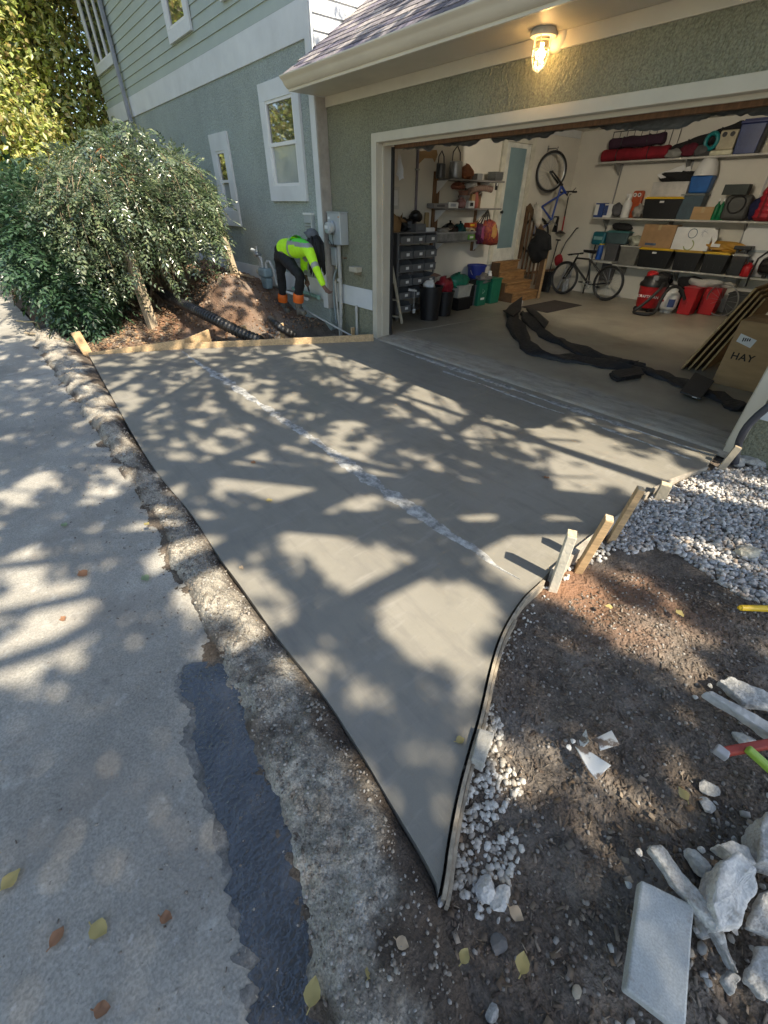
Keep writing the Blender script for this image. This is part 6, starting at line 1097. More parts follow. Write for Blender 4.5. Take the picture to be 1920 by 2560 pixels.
for k, (x0, x1, yb, lab) in enumerate(((838, 935, 1450, 'green recycling bin nearest the garage door'), (945, 1045, 1430, 'green recycling bin nearest the wooden steps'))):
    a, b2 = fz(x0, yb), fz(x1, yb-12); T_ = tote(lab, (a.x-.36, a.y+.0, .026), (a.x, b2.y, .50), m_greenbin, m_greenbin, lid=False, face='x', name='recycling_bin', cat='bin', group='green recycling bins by the steps', k=.9)
    if k == 0:
        yc = (a.y+b2.y)/2; MB().box((a.x+.001-.018, yc-.06, .14), (a.x-.014, yc+.06, .18)).build('white_label', m_white, T_); MB().ring((a.x-.012, yc, .30), (1, 0, .05), .05, .006, 3, 5).build('recycling_mark', col('pale_green_print', (.25, .42, .34), .6), T_)
a = fz(790, 1450); tote('black square bin left of the green recycling bins', (a.x-.36, a.y-.14, .026), (a.x-.02, a.y+.12, .52), m_black, m_black, lid=False, face='x', name='waste_bin', cat='bin')
a = fz(890, 1450); sack('empty bottles and paper heaped in the nearer green bin', (a.x-.18, a.y+.1, .52), (.13, .16, .08), col('mixed_rubbish', (.16, .15, .14), .5), 'recycling_heap', 'rubbish', 49, amp=.7, fr=4, knot=False); a = fz(990, 1430); bottle('white plastic jar lying on top of the recycling', (a.x-.2, a.y-.08, .50), .05, .14, m_white, m_white, name='jar', cat='jar', neck=.7)
# ---------------- black fabric sleeve on the floor
def flr(x, y): return onz(*c6(x, y), .03)
m_sleeve = M('black_sleeve_fabric', (.016, .016, .018), .62, .2, 9, bump=.7, bscale=26, bdist=.02, spec=.45)
def sleeve(mb, pts, wd, h, seed):
    P = smooth_poly([flr(*q) for q in pts], 2); n = len(P); vs = []; fs = []; m = 12
    for i, p in enumerate(P):
        d = (P[min(i+1, n-1)]-P[max(i-1, 0)]); d.z = 0; d.normalize(); s = Vector((-d.y, d.x, 0)); w_ = wd*(1+.22*math.sin(i*.9+seed)+.12*math.sin(i*2.1)); 
        if i in (0, n-1): w_ *= .7
        for j in range(m):
            a = math.pi*j/(m-1); x = -math.cos(a); z = h*math.sin(a)**.7*(1+.45*math.sin(3.1*x+i*.45+seed)+.25*math.sin(i*1.3+5*x)) if 0 < j < m-1 else 0
            vs.append(p+s*(x*w_/2)+Vector((0, 0, max(0, z)+.001)))
    for i in range(n-1):
        for j in range(m-1): a = i*m+j; fs.append((a, a+1, a+m+1, a+m))
    fs += [tuple(range(m))[::-1], tuple((n-1)*m+j for j in range(m))]; mb.add(vs, fs)
T_ = thing('fabric_sleeve', (-3, 6.5, .026), 'long black fabric sleeve snaking across the garage floor', 'sleeve')
mb = MB(); sleeve(mb, ((95, 335), (105, 390), (150, 500), (215, 580), (300, 615), (420, 630), (560, 652), (700, 672), (820, 690), (905, 692)), .27, .05, 1); mb.build('outer_strand', m_sleeve, T_, smooth=True)
mb = MB(); sleeve(mb, ((175, 355), (235, 430), (300, 490), (390, 530), (500, 580), (620, 625), (740, 655), (860, 672)), .24, .055, 4); mb.build('inner_strand', m_sleeve, T_, smooth=True)
mb = MB(); sleeve(mb, ((840, 680), (930, 705), (1030, 748), (1130, 790), (1230, 815), (1320, 850), (1400, 893), (1500, 950)), .20, .05, 7); mb.build('tail_strand', m_sleeve, T_, smooth=True)
tip = [flr(50, 365), flr(75, 330), flr(152, 295)+Vector((0, 0, .08)), flr(150, 350), flr(100, 395)]; MB().plate([p+Vector((0, 0, .06)) for p in tip], (0, 0, 1), .02).build('folded_tip', m_sleeve, T_); MB().plate([flr(150, 310)+Vector((0, 0, .12)), flr(158, 312)+Vector((0, 0, .12)), flr(150, 345)+Vector((0, 0, .08)), flr(142, 343)+Vector((0, 0, .08))], (0, 0, 1), .004).build('white_tie', m_white, T_)
for i, (q0, q1) in enumerate((((300, 430), (190, 345)),)): MB().plate([flr(180, 345)+Vector((0, 0, .05)), flr(225, 345)+Vector((0, 0, .05)), flr(315, 432)+Vector((0, 0, .06)), flr(290, 470)+Vector((0, 0, .06))], (0, 0, 1), .03).build('fold', m_sleeve, T_)
q = [flr(*p) for p in ((688, 725), (860, 700), (885, 745), (735, 770), (700, 750))]; T_ = thing('fabric_offcut', tuple(q[0]), 'short black folded offcut in front of the sleeve', 'fabric'); MB().plate(q, (0, 0, 1), .03).build('lower_fold', m_sleeve, T_, bevel=.008); MB().plate([p+Vector((.01, .02, .031)) for p in q], (.1, 0, 1), .025).build('upper_fold', m_sleeve, T_, bevel=.008)
q = [flr(*p) for p in ((1112, 850), (1190, 765), (1305, 820), (1238, 895))]; T_ = thing('rubber_pad', tuple(q[0]), 'flat dark square pad with tiny white tag lying on the sleeve', 'pad'); MB().plate([p+Vector((0, 0, .095 if i in (1, 2) else .03)) for i, p in enumerate(q)], (0, 0, 1), .02).build('pad', col('pad_grey', (.03, .03, .032), .55), T_, bevel=.006); tg = flr(1208, 882); MB().box((tg.x-.03, tg.y-.02, .066), (tg.x+.02, tg.y+.02, .072)).build('tag', m_white, T_)
# ---------------- HAY carton and leaning sheets at the right
hb = onz(*c6(1312, 772), .026); ht = ony(*c6(1490, 390), hb.y); hz = ht.z
T_ = thing('hay_carton', (hb.x+.35, hb.y+.3, .026), 'tall brown carton lettered HAY with a white shipping label', 'box'); x0, x1, y0, y1 = hb.x, hb.x+.62, hb.y, hb.y+.55
MB().box((x0, y0, .026), (x1, y1, hz-.006)).build('carton', m_card, T_, bevel=.006); MB().box((x0+.003, y0+.003, hz-.006), (x1-.003, (y0+y1)/2-.004, hz)).build('flap', m_card, T_); MB().box((x0+.003, (y0+y1)/2+.004, hz-.006), (x1-.003, y1-.003, hz)).build('flap', m_card, T_)
lq = [ony(*c6(*p), y0-.002) for p in ((1465, 520), (1495, 472), (1592, 515), (1550, 562))]; MB().plate(lq, (0, -1, 0), .0012).build('shipping_label', m_paper, T_)
lt = ony(*c6(1502, 620), y0-.002); text_mesh('lettering', 'HAY', .105, col('black_print', (.03, .022, .016), .8), T_, (lt.x, y0-.0025, lt.z), (1, 0, 0), (0, 0, 1), .001, 1.1, .002)
for k in range(4): z = lq[0].z+.015+.0*k; MB().box((lq[0].x+.05+.02*k, y0-.0046, lq[0].z+.01+.004*k), (lq[0].x+.062+.02*k, y0-.0036, lq[0].z+.05)).build('barcode_bar', m_black, T_)
m_ply = M('plywood_face', (.30, .18, .08), .7, .15, 5, stretch=(1, 1, 5)); m_plye = M('plywood_edge', (.42, .29, .13), .75, .2, 20)
for k, lab in enumerate(('front sheet of brown board leaning behind the lettered carton', 'second sheet of brown board leaning behind the lettered carton', 'third sheet of brown board leaning behind the lettered carton', 'rearmost sheet of brown board leaning beside the carton')):
    f0 = onz(*c6(1262-42*k, 700-3*k), .028); t0 = ony(*c6(1650-18*k, 262-22*k), f0.y+.02); T_ = thing('board_sheet', tuple(f0), lab, 'board', 'sheets leaning at the right of the garage')
    d = (t0-f0); d.y = 0; nrm = Vector((-d.z, 0, d.x)).normalized(); e = Vector((0, .85, 0)); MB().plate([f0, f0+d, f0+d+e, f0+e], nrm, .022).build('sheet', m_ply, T_); MB().plate([f0+Vector((0, -.003, 0)), f0+d+Vector((0, -.003, 0)), f0+d+Vector((0, -.0005, 0)), f0+Vector((0, -.0005, 0))], nrm, .022).build('edge', m_plye, T_)
# ================================================================== THINGS OUTSIDE
c4 = crop(740, 480, .18982); c5c = crop(450, 500, .30742); c7 = crop(1240, 1120, .40988); c8 = crop(1040, 1600, .53044); cT = crop(1200, 0, .434); cP = crop(640, 560, .13261)
# ---- wall lamp
lc = ony(*cT(452, 215), YG); jc = ony(*cT(352, 285), YG-.16)
T_ = thing('wall_lamp', (lc.x, YG-.1, jc.z-.15), 'lit white jelly jar wall lamp above the garage door', 'lamp')
m_lampw = M('lamp_enamel', (.70, .66, .56), .4); jx, jz = jc.x, jc.z
MB().lathe((lc.x, YG-.001, lc.z), [(.095, 0), (.095, .014), (.075, .036), (.035, .042)], 24, axis=(0, -1, 0)).build('back_plate', m_lampw, T_, smooth=True)
MB().tube([(lc.x, YG-.03, lc.z), (lc.x, YG-.10, lc.z+.03), (jx, YG-.16, jz+.10)], .022, 10).build('arm', m_lampw, T_, smooth=True)
MB().lathe((jx, YG-.16, jz+.07), [(.10, 0), (.105, .014), (.088, .05), (.05, .08), (.015, .095)], 24).build('hood', m_lampw, T_, smooth=True)
m_jar = M('lamp_glass', (.95, .85, .65), .08, trans=1.0, spec=.4, var=0); jar = MB().lathe((jx, YG-.16, jz-.10), [(.015, -.02), (.044, 0), (.056, .045), (.058, .168)], 20); jar.build('glass_jar', m_jar, T_, smooth=True)
cg = MB()
for k in range(4): a = k*math.pi/2+.4; cg.tube([(jx+.066*math.cos(a), YG-.16+.066*math.sin(a), jz+.07), (jx+.066*math.cos(a), YG-.16+.066*math.sin(a), jz-.04), (jx+.045*math.cos(a), YG-.16+.045*math.sin(a), jz-.11), (jx, YG-.16, jz-.135)], .005, 6)
cg.ring((jx, YG-.16, jz+.0), (0, 0, 1), .066, .005, 24, 6); cg.ring((jx, YG-.16, jz-.05), (0, 0, 1), .064, .005, 24, 6); cg.build('wire_cage', m_lampw, T_, smooth=True)
MB().lathe((jx, YG-.16, jz-.05), [(.006, 0), (.020, .012), (.022, .03), (.012, .055), (.011, .085)], 14).build('bulb', M('lit_bulb', (1, .8, .5), .4, emit=((1, .62, .24), 40)), T_, smooth=True)
pl = bpy.data.lights.new('wall_lamp_light', 'POINT'); pl.energy = 2.8; pl.color = (1, .66, .30); pl.shadow_soft_size = .03; po = bpy.data.objects.new('wall_lamp_light', pl); COL.objects.link(po); po.location = (jx, YG-.16, jz-.03); po.parent = T_; po.location = Vector((jx, YG-.16, jz-.03))-ORG[T_.name]
# ---- electric meter, boxes, conduits
mx0, mx1, mz0, mz1 = -6.50, -6.17, 1.235, 1.635
T_ = thing('electric_meter', (-6.33, YG-.07, mz0), 'grey electric meter box with round glass dial on the garage wall', 'electric meter'); MB().box((mx0, YG-.15, mz0), (mx1, YG-.001, mz1)).build('cabinet', m_greymetal, T_, bevel=.008); MB().box((mx0-.008, YG-.158, mz1), (mx1+.008, YG-.001, mz1+.012)).build('rain_lip', m_greymetal, T_)
dc = (-6.375, YG-.15, mz0+.215); MB().lathe(dc, [(.093, 0), (.093, .025), (.086, .03)], 28, axis=(0, -1, 0)).build('meter_ring', m_steel, T_, smooth=True); MB().lathe((dc[0], dc[1]-.03, dc[2]), [(.08, 0), (.08, .05), (.07, .07), (.03, .08)], 28, axis=(0, -1, 0)).build('glass_dial', M('meter_glass', (.45, .48, .48), .08, spec=.8, coat=1), T_, smooth=True)
MB().box((dc[0]-.04, dc[1]-.112, dc[2]-.01), (dc[0]+.04, dc[1]-.1105, dc[2]+.03)).build('dial_plate', m_white, T_); MB().box((mx1-.05, YG-.1515, mz1-.06), (mx1-.015, YG-.1505, mz1-.04)).build('warning_label', col('label_orange', (.5, .3, .15), .6), T_); MB().box((mx0+.02, YG-.1515, mz1-.08), (mx0+.07, YG-.1505, mz1-.05)).build('label', m_paper, T_)
cb = MB(); cb.tube([(dc[0]-.05, YG-.2, dc[2]-.03), (dc[0]-.06, YG-.19, dc[2]-.15), (dc[0]-.02, YG-.16, mz0-.01)], .005, 6); cb.tube([(dc[0]+.05, YG-.2, dc[2]-.0), (dc[0]+.055, YG-.19, dc[2]-.13), (dc[0]+.02, YG-.16, mz0-.01)], .005, 6); cb.build('ground_wire', m_black, T_, smooth=True)
T_ = thing('junction_box', (-6.45, YG-.05, .92), 'small grey junction box under the electric meter', 'junction box'); MB().box((-6.515, YG-.11, .945), (-6.385, YG-.001, 1.175)).build('cabinet', m_greymetal, T_, bevel=.006); MB().box((-6.52, YG-.118, 1.176), (-6.38, YG-.001, 1.186)).build('lid_lip', m_greymetal, T_); MB().cyl((-6.45, YG-.06, .90), (-6.45, YG-.06, .944), .018).build('fitting', m_steel, T_)
def pipe(label, pts, r, m=m_pvc, name='conduit', cat='pipe', rings=()):
    P = [Vector(p) for p in pts]; T_ = thing(name, tuple(min(P, key=lambda p: p.z)), label, cat); MB().tube(smooth_poly(P, 1) if len(P) > 2 else P, r, 12).build('pipe', m, T_, smooth=True)
    for q in rings: c = P[0].lerp(P[-1], q); d = (P[-1]-P[0]).normalized(); MB().cyl(c-d*.02, c+d*.02, r*1.25, n=12).build('coupling', m, T_, smooth=True)
    if not rings: d = (P[-1]-P[-2]).normalized(); MB().cyl(P[-1]-d*.012, P[-1]+d*.012, r*1.2, n=12).build('end_collar', m, T_, smooth=True)
    return T_
pipe('thick pale conduit running down from the meter into the ground', [(-6.36, YG-.06, mz0), (-6.36, YG-.06, .6), (-6.33, YG-.14, -.15)], .032, m_pvc, rings=(.35, .75))
pipe('thin pale rod propped beside the meter conduit', [(-6.25, YG-.2, -.12), (-6.40, YG-.14, .72)], .016, col('rod_grey', (.40, .39, .35), .6), 'rod', 'rod')
pipe('flexible grey conduit under the junction box', [(-6.45, YG-.06, .90), (-6.50, YG-.1, .75), (-6.46, YG-.12, .62), (-6.50, YG-.12, .45), (-6.48, YG-.1, .1)], .018, col('flex_grey', (.25, .30, .31), .5))
pipe('short pale stub pipe standing by the white base band', [(-5.96, YG-.05, -.12), (-5.96, YG-.05, .42)], .022, m_pvc, 'stub_pipe', 'pipe', (.9,))
pipe('thin pale pipe lying along the trench by the wall', [(-5.72, YG-.22, -.02), (-6.9, YG-.45, .26)], .014, m_pvc, 'water_pipe', 'pipe')
T_ = thing('vent_cover', (-5.98, YG-.06, .98), 'small beige vent hood on the garage wall', 'vent'); vc = ony(*c4(785, 1015), YG-.06); MB().box((vc.x-.10, YG-.12, vc.z-.04), (vc.x+.09, YG-.001, vc.z+.035)).build('hood', col('beige_vent', (.45, .41, .32), .5), T_, bevel=.012); MB().box((vc.x+.0, YG-.09, vc.z-.075), (vc.x+.07, YG-.002, vc.z-.041)).build('damper', col('brown_vent', (.22, .18, .11), .6), T_)
T_ = thing('hose_bib', (-6.1, YG-.04, 1.08), 'small brass tap sticking out of the garage wall', 'tap'); hb_ = ony(*c4(645, 870), YG-.03); MB().cyl((hb_.x, YG-.001, hb_.z), (hb_.x, YG-.07, hb_.z), .012, n=10).build('spout', col('old_brass', (.30, .22, .14), .5, metal=.6), T_, smooth=True); MB().cyl((hb_.x-.03, YG-.055, hb_.z+.012), (hb_.x+.02, YG-.055, hb_.z+.012), .008, n=8).build('handle', MATS['old_brass'], T_)
T_ = thing('cable_box', (-7.0, YH-.03, 1.25), 'pale grey louvred cable box beside the corner board', 'cable box'); MB().box((-7.10, YH-.06, 1.27), (-6.88, YH-.001, 1.60)).build('cabinet', m_greymetal, T_, bevel=.006)
for k in range(5): MB().box((-7.08, YH-.066, 1.32+k*.04), (-6.90, YH-.0605, 1.335+k*.04)).build('louvre', m_steel, T_)
MB().box((-7.11, YH-.07, 1.60), (-6.87, YH-.001, 1.625)).build('cap', m_white, T_)
# ---- gas meter and pipework by the house wall
gx_, gy_ = -8.32, 4.02; gz = .50
T_ = thing('gas_meter', (gx_, gy_, gz-.2), 'grey blue gas meter with regulator and pipes at the house wall', 'gas meter'); mgm = col('meter_blue_grey', (.20, .27, .29), .5)
MB().box((gx_-.15, gy_-.09, gz+.12), (gx_+.15, gy_+.09, gz+.27)).build('upper_case', mgm, T_, bevel=.04, bseg=3); MB().taper((gx_-.12, gy_-.07, gz-.08), (gx_+.13, gy_+.08, gz+.119), .8).build('lower_case', mgm, T_, bevel=.03); MB().cyl((gx_-.15, gy_-.02, gz+.19), (gx_-.25, gy_-.02, gz+.19), .045, n=14).build('index_cover', col('cream_cap', (.45, .42, .34), .6), T_, smooth=True)
MB().tube(smooth_poly(pol([(gx_-.08, gy_, gz+.27), (gx_-.08, gy_, gz+.42), (gx_-.2, gy_, gz+.44), (gx_-.28, gy_+.05, gz+.42), (gx_-.28, gy_+.06, gz+.05)]), 1), .024, 10).build('inlet_pipe', m_pvc, T_, smooth=True); MB().tube(smooth_poly(pol([(gx_+.08, gy_, gz+.27), (gx_+.08, gy_, gz+.38), (gx_+.2, gy_+.05, gz+.38), (gx_+.22, gy_+.1, gz+.0)]), 1), .024, 10).build('outlet_pipe', m_pvc, T_, smooth=True)
MB().lathe((gx_-.22, gy_, gz+.46), [(.05, -.03), (.075, 0), (.075, .02), (.03, .05), (.025, .12), (.03, .14)], 18).build('regulator', m_steel, T_, smooth=True); MB().cyl((gx_-.22, gy_-.02, gz+.52), (gx_-.33, gy_-.05, gz+.54), .03, n=12).build('regulator_cap', m_greymetal, T_, smooth=True)
pipe('green tinted pipe lying along the house base', [(-7.6, YH-.12, .50), (-6.75, YH-.12, .46)], .03, col('green_pipe', (.22, .36, .30), .5), 'drain_pipe', 'pipe')
pipe('white pipe lying beside the green pipe under the base band', [(-7.75, YH-.2, .44), (-7.0, YH-.2, .41)], .022, m_white, 'drain_pipe', 'pipe')
T_ = thing('plank_scrap', (-9.3, 4.0, .5), 'loose weathered plank lying on the earth by the far post', 'plank'); MB().bar((-9.1, 3.75, .63), (-8.6, 3.9, .60), .05, .03).build('plank', M('weathered_plank', (.35, .27, .18), .9, bump=.3), T_); MB().bar((-9.0, 3.8, .66), (-8.75, 3.72, .64), .03, .02).build('offcut', MATS['weathered_plank'], T_)
# ---- red and white bag on the mound
bc = ony(450+400*.30742, 500+660*.30742, 3.35); T_ = thing('work_bag', (bc.x, bc.y, bc.z-.12), 'red and black bag with white cloth lying on the dirt mound', 'bag'); MB().blob(bc, (.13, .1, .09), 3, .25, 2, 3).build('body', col('bag_red', (.30, .02, .03), .8), T_, smooth=True, angle=180); MB().blob(bc+Vector((-.12, .02, .05)), (.13, .09, .06), 4, .4, 3, 3).build('white_cloth', m_paper, T_, smooth=True); MB().blob(bc+Vector((.14, .0, -.04)), (.07, .09, .11), 5, .25, 2, 3).build('black_end', m_blackcloth, T_, smooth=True, angle=180)
# ---- corrugated pipes
def corr(label, pts, r, name='corrugated_pipe'):
    P = smooth_poly([Vector(p) for p in pts], 3); L_ = arc(P); n = int(L_[-1]/.016); Q = []
    for s in np.linspace(0, L_[-1], n):
        i = min(len(P)-2, int(np.searchsorted(L_, s, 'right')-1)); f = (s-L_[i])/max(1e-6, L_[i+1]-L_[i]); Q.append(P[i].lerp(P[i+1], f))
    rs = [r*(1.0 if (i % 4) in (0, 1) else .86) for i in range(n)]; T_ = thing(name, tuple(Q[-1]-Vector((0, 0, r))), label, 'pipe', 'black corrugated pipes'); MB().tube(Q, rs, 16).build('pipe', M('corrugated_black', (.016, .016, .017), .33, spec=.5), T_); MB().cyl(Q[-1], Q[-1]+(Q[-1]-Q[-2]).normalized()*.01, r*.8, n=16).build('pipe_mouth', m_black, T_); return T_
ca_ = ony(350, 705, 2.3); corr('long black corrugated drain pipe running down to the form board', [ca_+Vector((-.5, .1, .15)), ca_, ony(450, 756, 2.32), ony(540, 800, 2.45), ony(600, 832, 2.65), onz(660, 862, .02)+Vector((-.15, .03, .02))], .085)
corr('short black corrugated pipe end beside the stake below the worker', [ony(676, 798, 3.25), ony(700, 820, 3.2), onz(735, 838, .03)], .06)
# ---- form boards and stakes
def stake(label, base, h, w_, t, lean=(0, 0), m=m_wood, ang=0, name='wooden_stake', deep=.12):
    b = Vector(base)-Vector((0, 0, deep)); top = Vector((base[0]+lean[0], base[1]+lean[1], base[2]+h)); T_ = thing(name, tuple(base), label, 'stake', 'wooden stakes around the slab')
    u = Vector((math.cos(ang), math.sin(ang), 0)); MB().bar(b, top, w_, t, u).build('shaft', m, T_, bevel=.003); d = (top-b).normalized(); MB().bar(top-d*.001, top+d*.003, w_*.94, t*.94, u).build('cut_end', M('end_grain', (.58, .46, .30), .85, .2, 40), T_); return T_
A0, A1, A2 = Vector((back_edge[0].x-.02, back_edge[0].y, 0)), back_edge[1].copy(), back_edge[2].copy()
def board(label, pts, z0, z1, th, m=m_woodx, out=(-1, 0), name='form_board', nail=True):
    P = [Vector((p[0], p[1], 0)) for p in pts]; T_ = thing(name, (P[0].x, P[0].y, 0), label, 'form board', 'form boards around the slab'); vs = []; fs = []; n = len(P)
    for i, p in enumerate(P):
        d = (P[min(i+1, n-1)]-P[max(i-1, 0)]).normalized(); o = Vector((-d.y, d.x, 0)); 
        if o.x*out[0]+o.y*out[1] < 0: o = -o
        q = i/(n-1); za = z0[0]+(z0[1]-z0[0])*q; zb = z1[0]+(z1[1]-z1[0])*q
        for a, z in ((0, za), (th, za), (th, zb), (0, zb)): vs.append((p.x+o.x*a, p.y+o.y*a, z))
    for i in range(n-1):
        for j in range(4): fs.append((i*4+j, i*4+(j+1) % 4, i*4+4+(j+1) % 4, i*4+4+j))
    fs += [(3, 2, 1, 0), tuple((n-1)*4+j for j in range(4))]; MB().add(vs, fs).build('plank', m, T_, bevel=.002 if n < 6 else 0)
    if nail:
        mb = MB()
        for q in (.1, .5, .9): i = int(q*(n-1)); p = P[i]; mb.lathe((p.x, p.y, (z0[0]+z1[0])/2+.01), [(.004, -.004), (.004, .004)], 6, axis=(1, .2, 0))
        mb.build('nail_heads', m_steel, T_, kind='stuff')
    return T_
dv = (A2-A1).normalized(); board('long form board along the back edge of the slab', [tuple(A1+dv*-.05), tuple(A1.lerp(A2, .5)), tuple(A2)], (-.08, -.08), (.075, .10), .036)
b1 = onz(535, 856); board('short bowed form board at the back left of the slab', [tuple(A0), tuple(A0.lerp(A1, .5)+Vector((-.01, 0, 0))), tuple(A1+Vector((-.06, 0, 0))), (b1.x-.1, b1.y, 0)], (-.08, -.06), (.025, .17), .03)
stake('leaning stake at the far left corner of the slab', (A0.x-.10, A0.y+.02, .0), .27, .12, .035, (-.10, -.05), ang=.25)
s1 = onz(621, 850); stake('short stake behind the middle of the back form board', (s1.x-.09, s1.y, 0), .20, .075, .035, (-.0, 0), ang=.0); s2 = onz(714, 848); stake('short stake behind the back form board near the worker', (s2.x-.09, s2.y, 0), .22, .075, .035, (0, 0), ang=0.0)
stake('small stake behind the form board by the meter trench', (-5.86, 4.22, -.02), .15, .07, .03, (0, 0), ang=.3)
stake('bright white painted stake at the right edge of the slab', (-.665, 1.86, -.02), .37, .066, .048, (.0, .0), m_stk := M('white_stake', (.62, .56, .44), .7, .1, 8, bump=.3, bscale=60), ang=.5); stake('brown stake second from the white one', (-.66, 2.13, -.02), .36, .064, .044, (.05, .03), ang=.5); stake('tall brown stake third from the white one', (-.66, 2.50, -.02), .37, .062, .04, (.03, .09), ang=.5)  # one pale cream tone over the whole white stake
s4 = onz(1640, 1235); stake('stubby stake beside the gravel near the garage', (s4.x+.03, s4.y, -.02), .11, .08, .07, (.0, .03), M('grey_lumber', (.36, .31, .23), .85, .15, 6, bump=.3), ang=.3); s5 = onz(*c3(515, 1775)); stake('pale stake at the foot of the right garage jamb', (s5.x+.02, s5.y-.0, -.03), .19, .06, .05, (.04, .08), MATS['grey_lumber'], ang=.2)
reo = [(p.x+.012, p.y) for p in RE if p.y < 1.80][0:]; board('thin bent form strip along the curved right edge of the slab', [(p[0], p[1]) for p in reo], (-.09, -.09), (.012, .018), .014, M('bender_board', (.36, .30, .22), .85, .2, 9, bump=.3, bscale=50, stretch=(3, 3, 12)), (1, 0), nail=False)
reo2 = [(p.x+.03, p.y) for p in RE if p.y < 1.45]; board('outer thin form strip on the curved right edge', reo2, (-.09, -.10), (-.004, .010), .012, MATS['bender_board'], (1, 0), nail=False)
reo3 = [(p.x+.008, p.y) for p in RE if p.y > 1.86 and p.y < 3.1]; board('form board behind the three right hand stakes', reo3, (-.09, -.09), (.02, .035), .03, M('muddy_lumber', (.36, .32, .26), .9, .2, 9, bump=.4, bscale=40), (1, 0)); board('thin form strip running on to the garage jamb', [(p.x+.006, p.y) for p in RE if p.y > 3.12], (-.09, -.09), (.006, .01), .014, MATS['muddy_lumber'], (1, 0), nail=False)
# ---- timber posts
m_post = M('weathered_post', (.36, .29, .20), .85, .2, 4, bump=.4, bscale=40, stretch=(4, 4, .8), grain=.1)
def post(label, base, top, w_, ang):
    T_ = thing('timber_post', tuple(base), label, 'post', 'timber posts under the vine'); u = Vector((math.cos(ang), math.sin(ang), 0)); MB().bar(Vector(base)-Vector((0, 0, .15)), top, w_, w_, u).build('shaft', m_post, T_, bevel=.006); d = (Vector(top)-Vector(base)).normalized(); MB().bar(Vector(top), Vector(top)+d*.02, w_*.9, w_*.9, u).build('cap', m_post, T_)
pb_ = onz(385, 822, .04); pt_ = ony(295, 560, pb_.y-.02); post('near weathered timber post leaning under the vine', pb_, pt_+(pt_-pb_)*.15, .13, .3); pb2 = ony(592, 690, 3.85); pt2 = ony(530, 500, 3.85); post('far pale timber post beside the house wall', pb2, pt2+(pt2-pb2)*.15, .11, .3)
# ---- right hand side by the jamb: flexible black conduit, stones
P_ = [onz(*c3(760, 1760), -.02), ony(*c3(800, 1500), 4.28), ony(*c3(900, 1280), 4.27), ony(*c3(1050, 1120), 4.27), ony(*c3(1217, 980), 4.28), ony(*c3(1400, 860), 4.3), ony(*c3(1600, 700), 4.38)]; pipe('bent dark blue grey conduit right of the garage door', P_, .028, col('dark_conduit', (.035, .038, .05), .45), 'flexible_conduit', 'conduit')
m_stone = M('broken_concrete', (.42, .41, .38), .9, .15, 8, bump=.8, bscale=45, grain=.15, gscale=140, bdist=.012); m_stonew = M('pale_rubble', (.58, .56, .52), .9, .12, 10, bump=.7, bscale=50, grain=.12, gscale=120, bdist=.01)
def roughen(o, amt=.010, lv=3, size=.05):
    s = o.modifiers.new('sub', 'SUBSURF'); s.subdivision_type = 'SIMPLE'; s.levels = lv; s.render_levels = lv
    tx = bpy.data.textures.get('rubble_noise_%g' % size)
    if tx is None: tx = bpy.data.textures.new('rubble_noise_%g' % size, 'CLOUDS'); tx.noise_scale = size; tx.noise_depth = 4
    d = o.modifiers.new('disp', 'DISPLACE'); d.texture = tx; d.strength = amt*2; d.mid_level = .5; d.texture_coords = 'GLOBAL'
    return o
for mm in (m_stone, m_stonew): add_stains(mm, [((.15, .115, .085), 7, .52, .68, .7, None), ((.22, .19, .15), 26, .58, .70, .6, None)])
SEED = [100]
def rock(label, px, py, size, m=m_stone, rz=0, z=None, name='concrete_chunk', cat='rubble', cuts=7, chip=True):
    SEED[0] += 1; p = onz(px, py, .0); z0 = float(soil_z(p.x, p.y)) if z is None else z; T_ = thing(name, (p.x, p.y, z0), label, cat, 'rubble on the soil'); MB().rock((p.x, p.y, z0+size[2]*.62), size, SEED[0], rz, cuts).build('stone', m, T_); roughen(T_.children[0], min(size)*.16, 2, .03)
    if chip: MB().rock((p.x+size[0]*.9, p.y-size[1]*.8, z0+size[2]*.1), tuple(s*.22 for s in size), SEED[0]+500, rz, cuts).build('crumb', m, T_)
    return T_
rock('large pale concrete chunk under the dark conduit by the jamb', *c3(1010, 1720), (.14, .07, .06), m_stone, .4); rock('grey concrete piece right of the jamb stake', *c3(820, 1720), (.06, .05, .05), m_stone, .2); rock('square weathered block lying on the gravel', *c7(1530, 645), (.085, .065, .05), M('block_stone', (.42, .39, .31), .9, .12, 10, bump=.6), .5)
T_ = thing('yellow_handle', tuple(onz(*c7(1490, 975), .02)), 'bright yellow tool handle lying at the right edge of the gravel', 'handle'); y0_ = onz(*c7(1492, 975), .035); y1_ = onz(*c7(1900, 985), .05); MB().tube([y0_, y0_.lerp(y1_, .5), y1_], [.016, .018, .018], 12).build('handle', m_yellow, T_, smooth=True); MB().cyl(y0_, y0_-(y1_-y0_).normalized()*.012, .013, .008).build('end_cap', m_yellow, T_, smooth=True)
T_ = thing('hammer', tuple(onz(*c8(1560, 540), .03)), 'red and green handled tool lying on the rubble at the right edge', 'tool'); a_ = onz(*c8(1440, 530), .06); b_ = onz(*c8(1720, 480), .08); MB().bar(a_, b_, .032, .028).build('red_bar', col('tool_red', (.36, .05, .03), .5), T_, bevel=.006); a2 = onz(*c8(1560, 510), .09); b2 = onz(*c8(1760, 690), .05); MB().bar(a2, b2, .030, .026).build('green_bar', col('tool_green', (.28, .42, .05), .5), T_, bevel=.006); MB().box(tuple(a_-Vector((.022, .018, .016))), tuple(a_+Vector((.022, .018, .016)))).build('clear_end', col('tool_clear', (.42, .40, .38), .3), T_, bevel=.005)
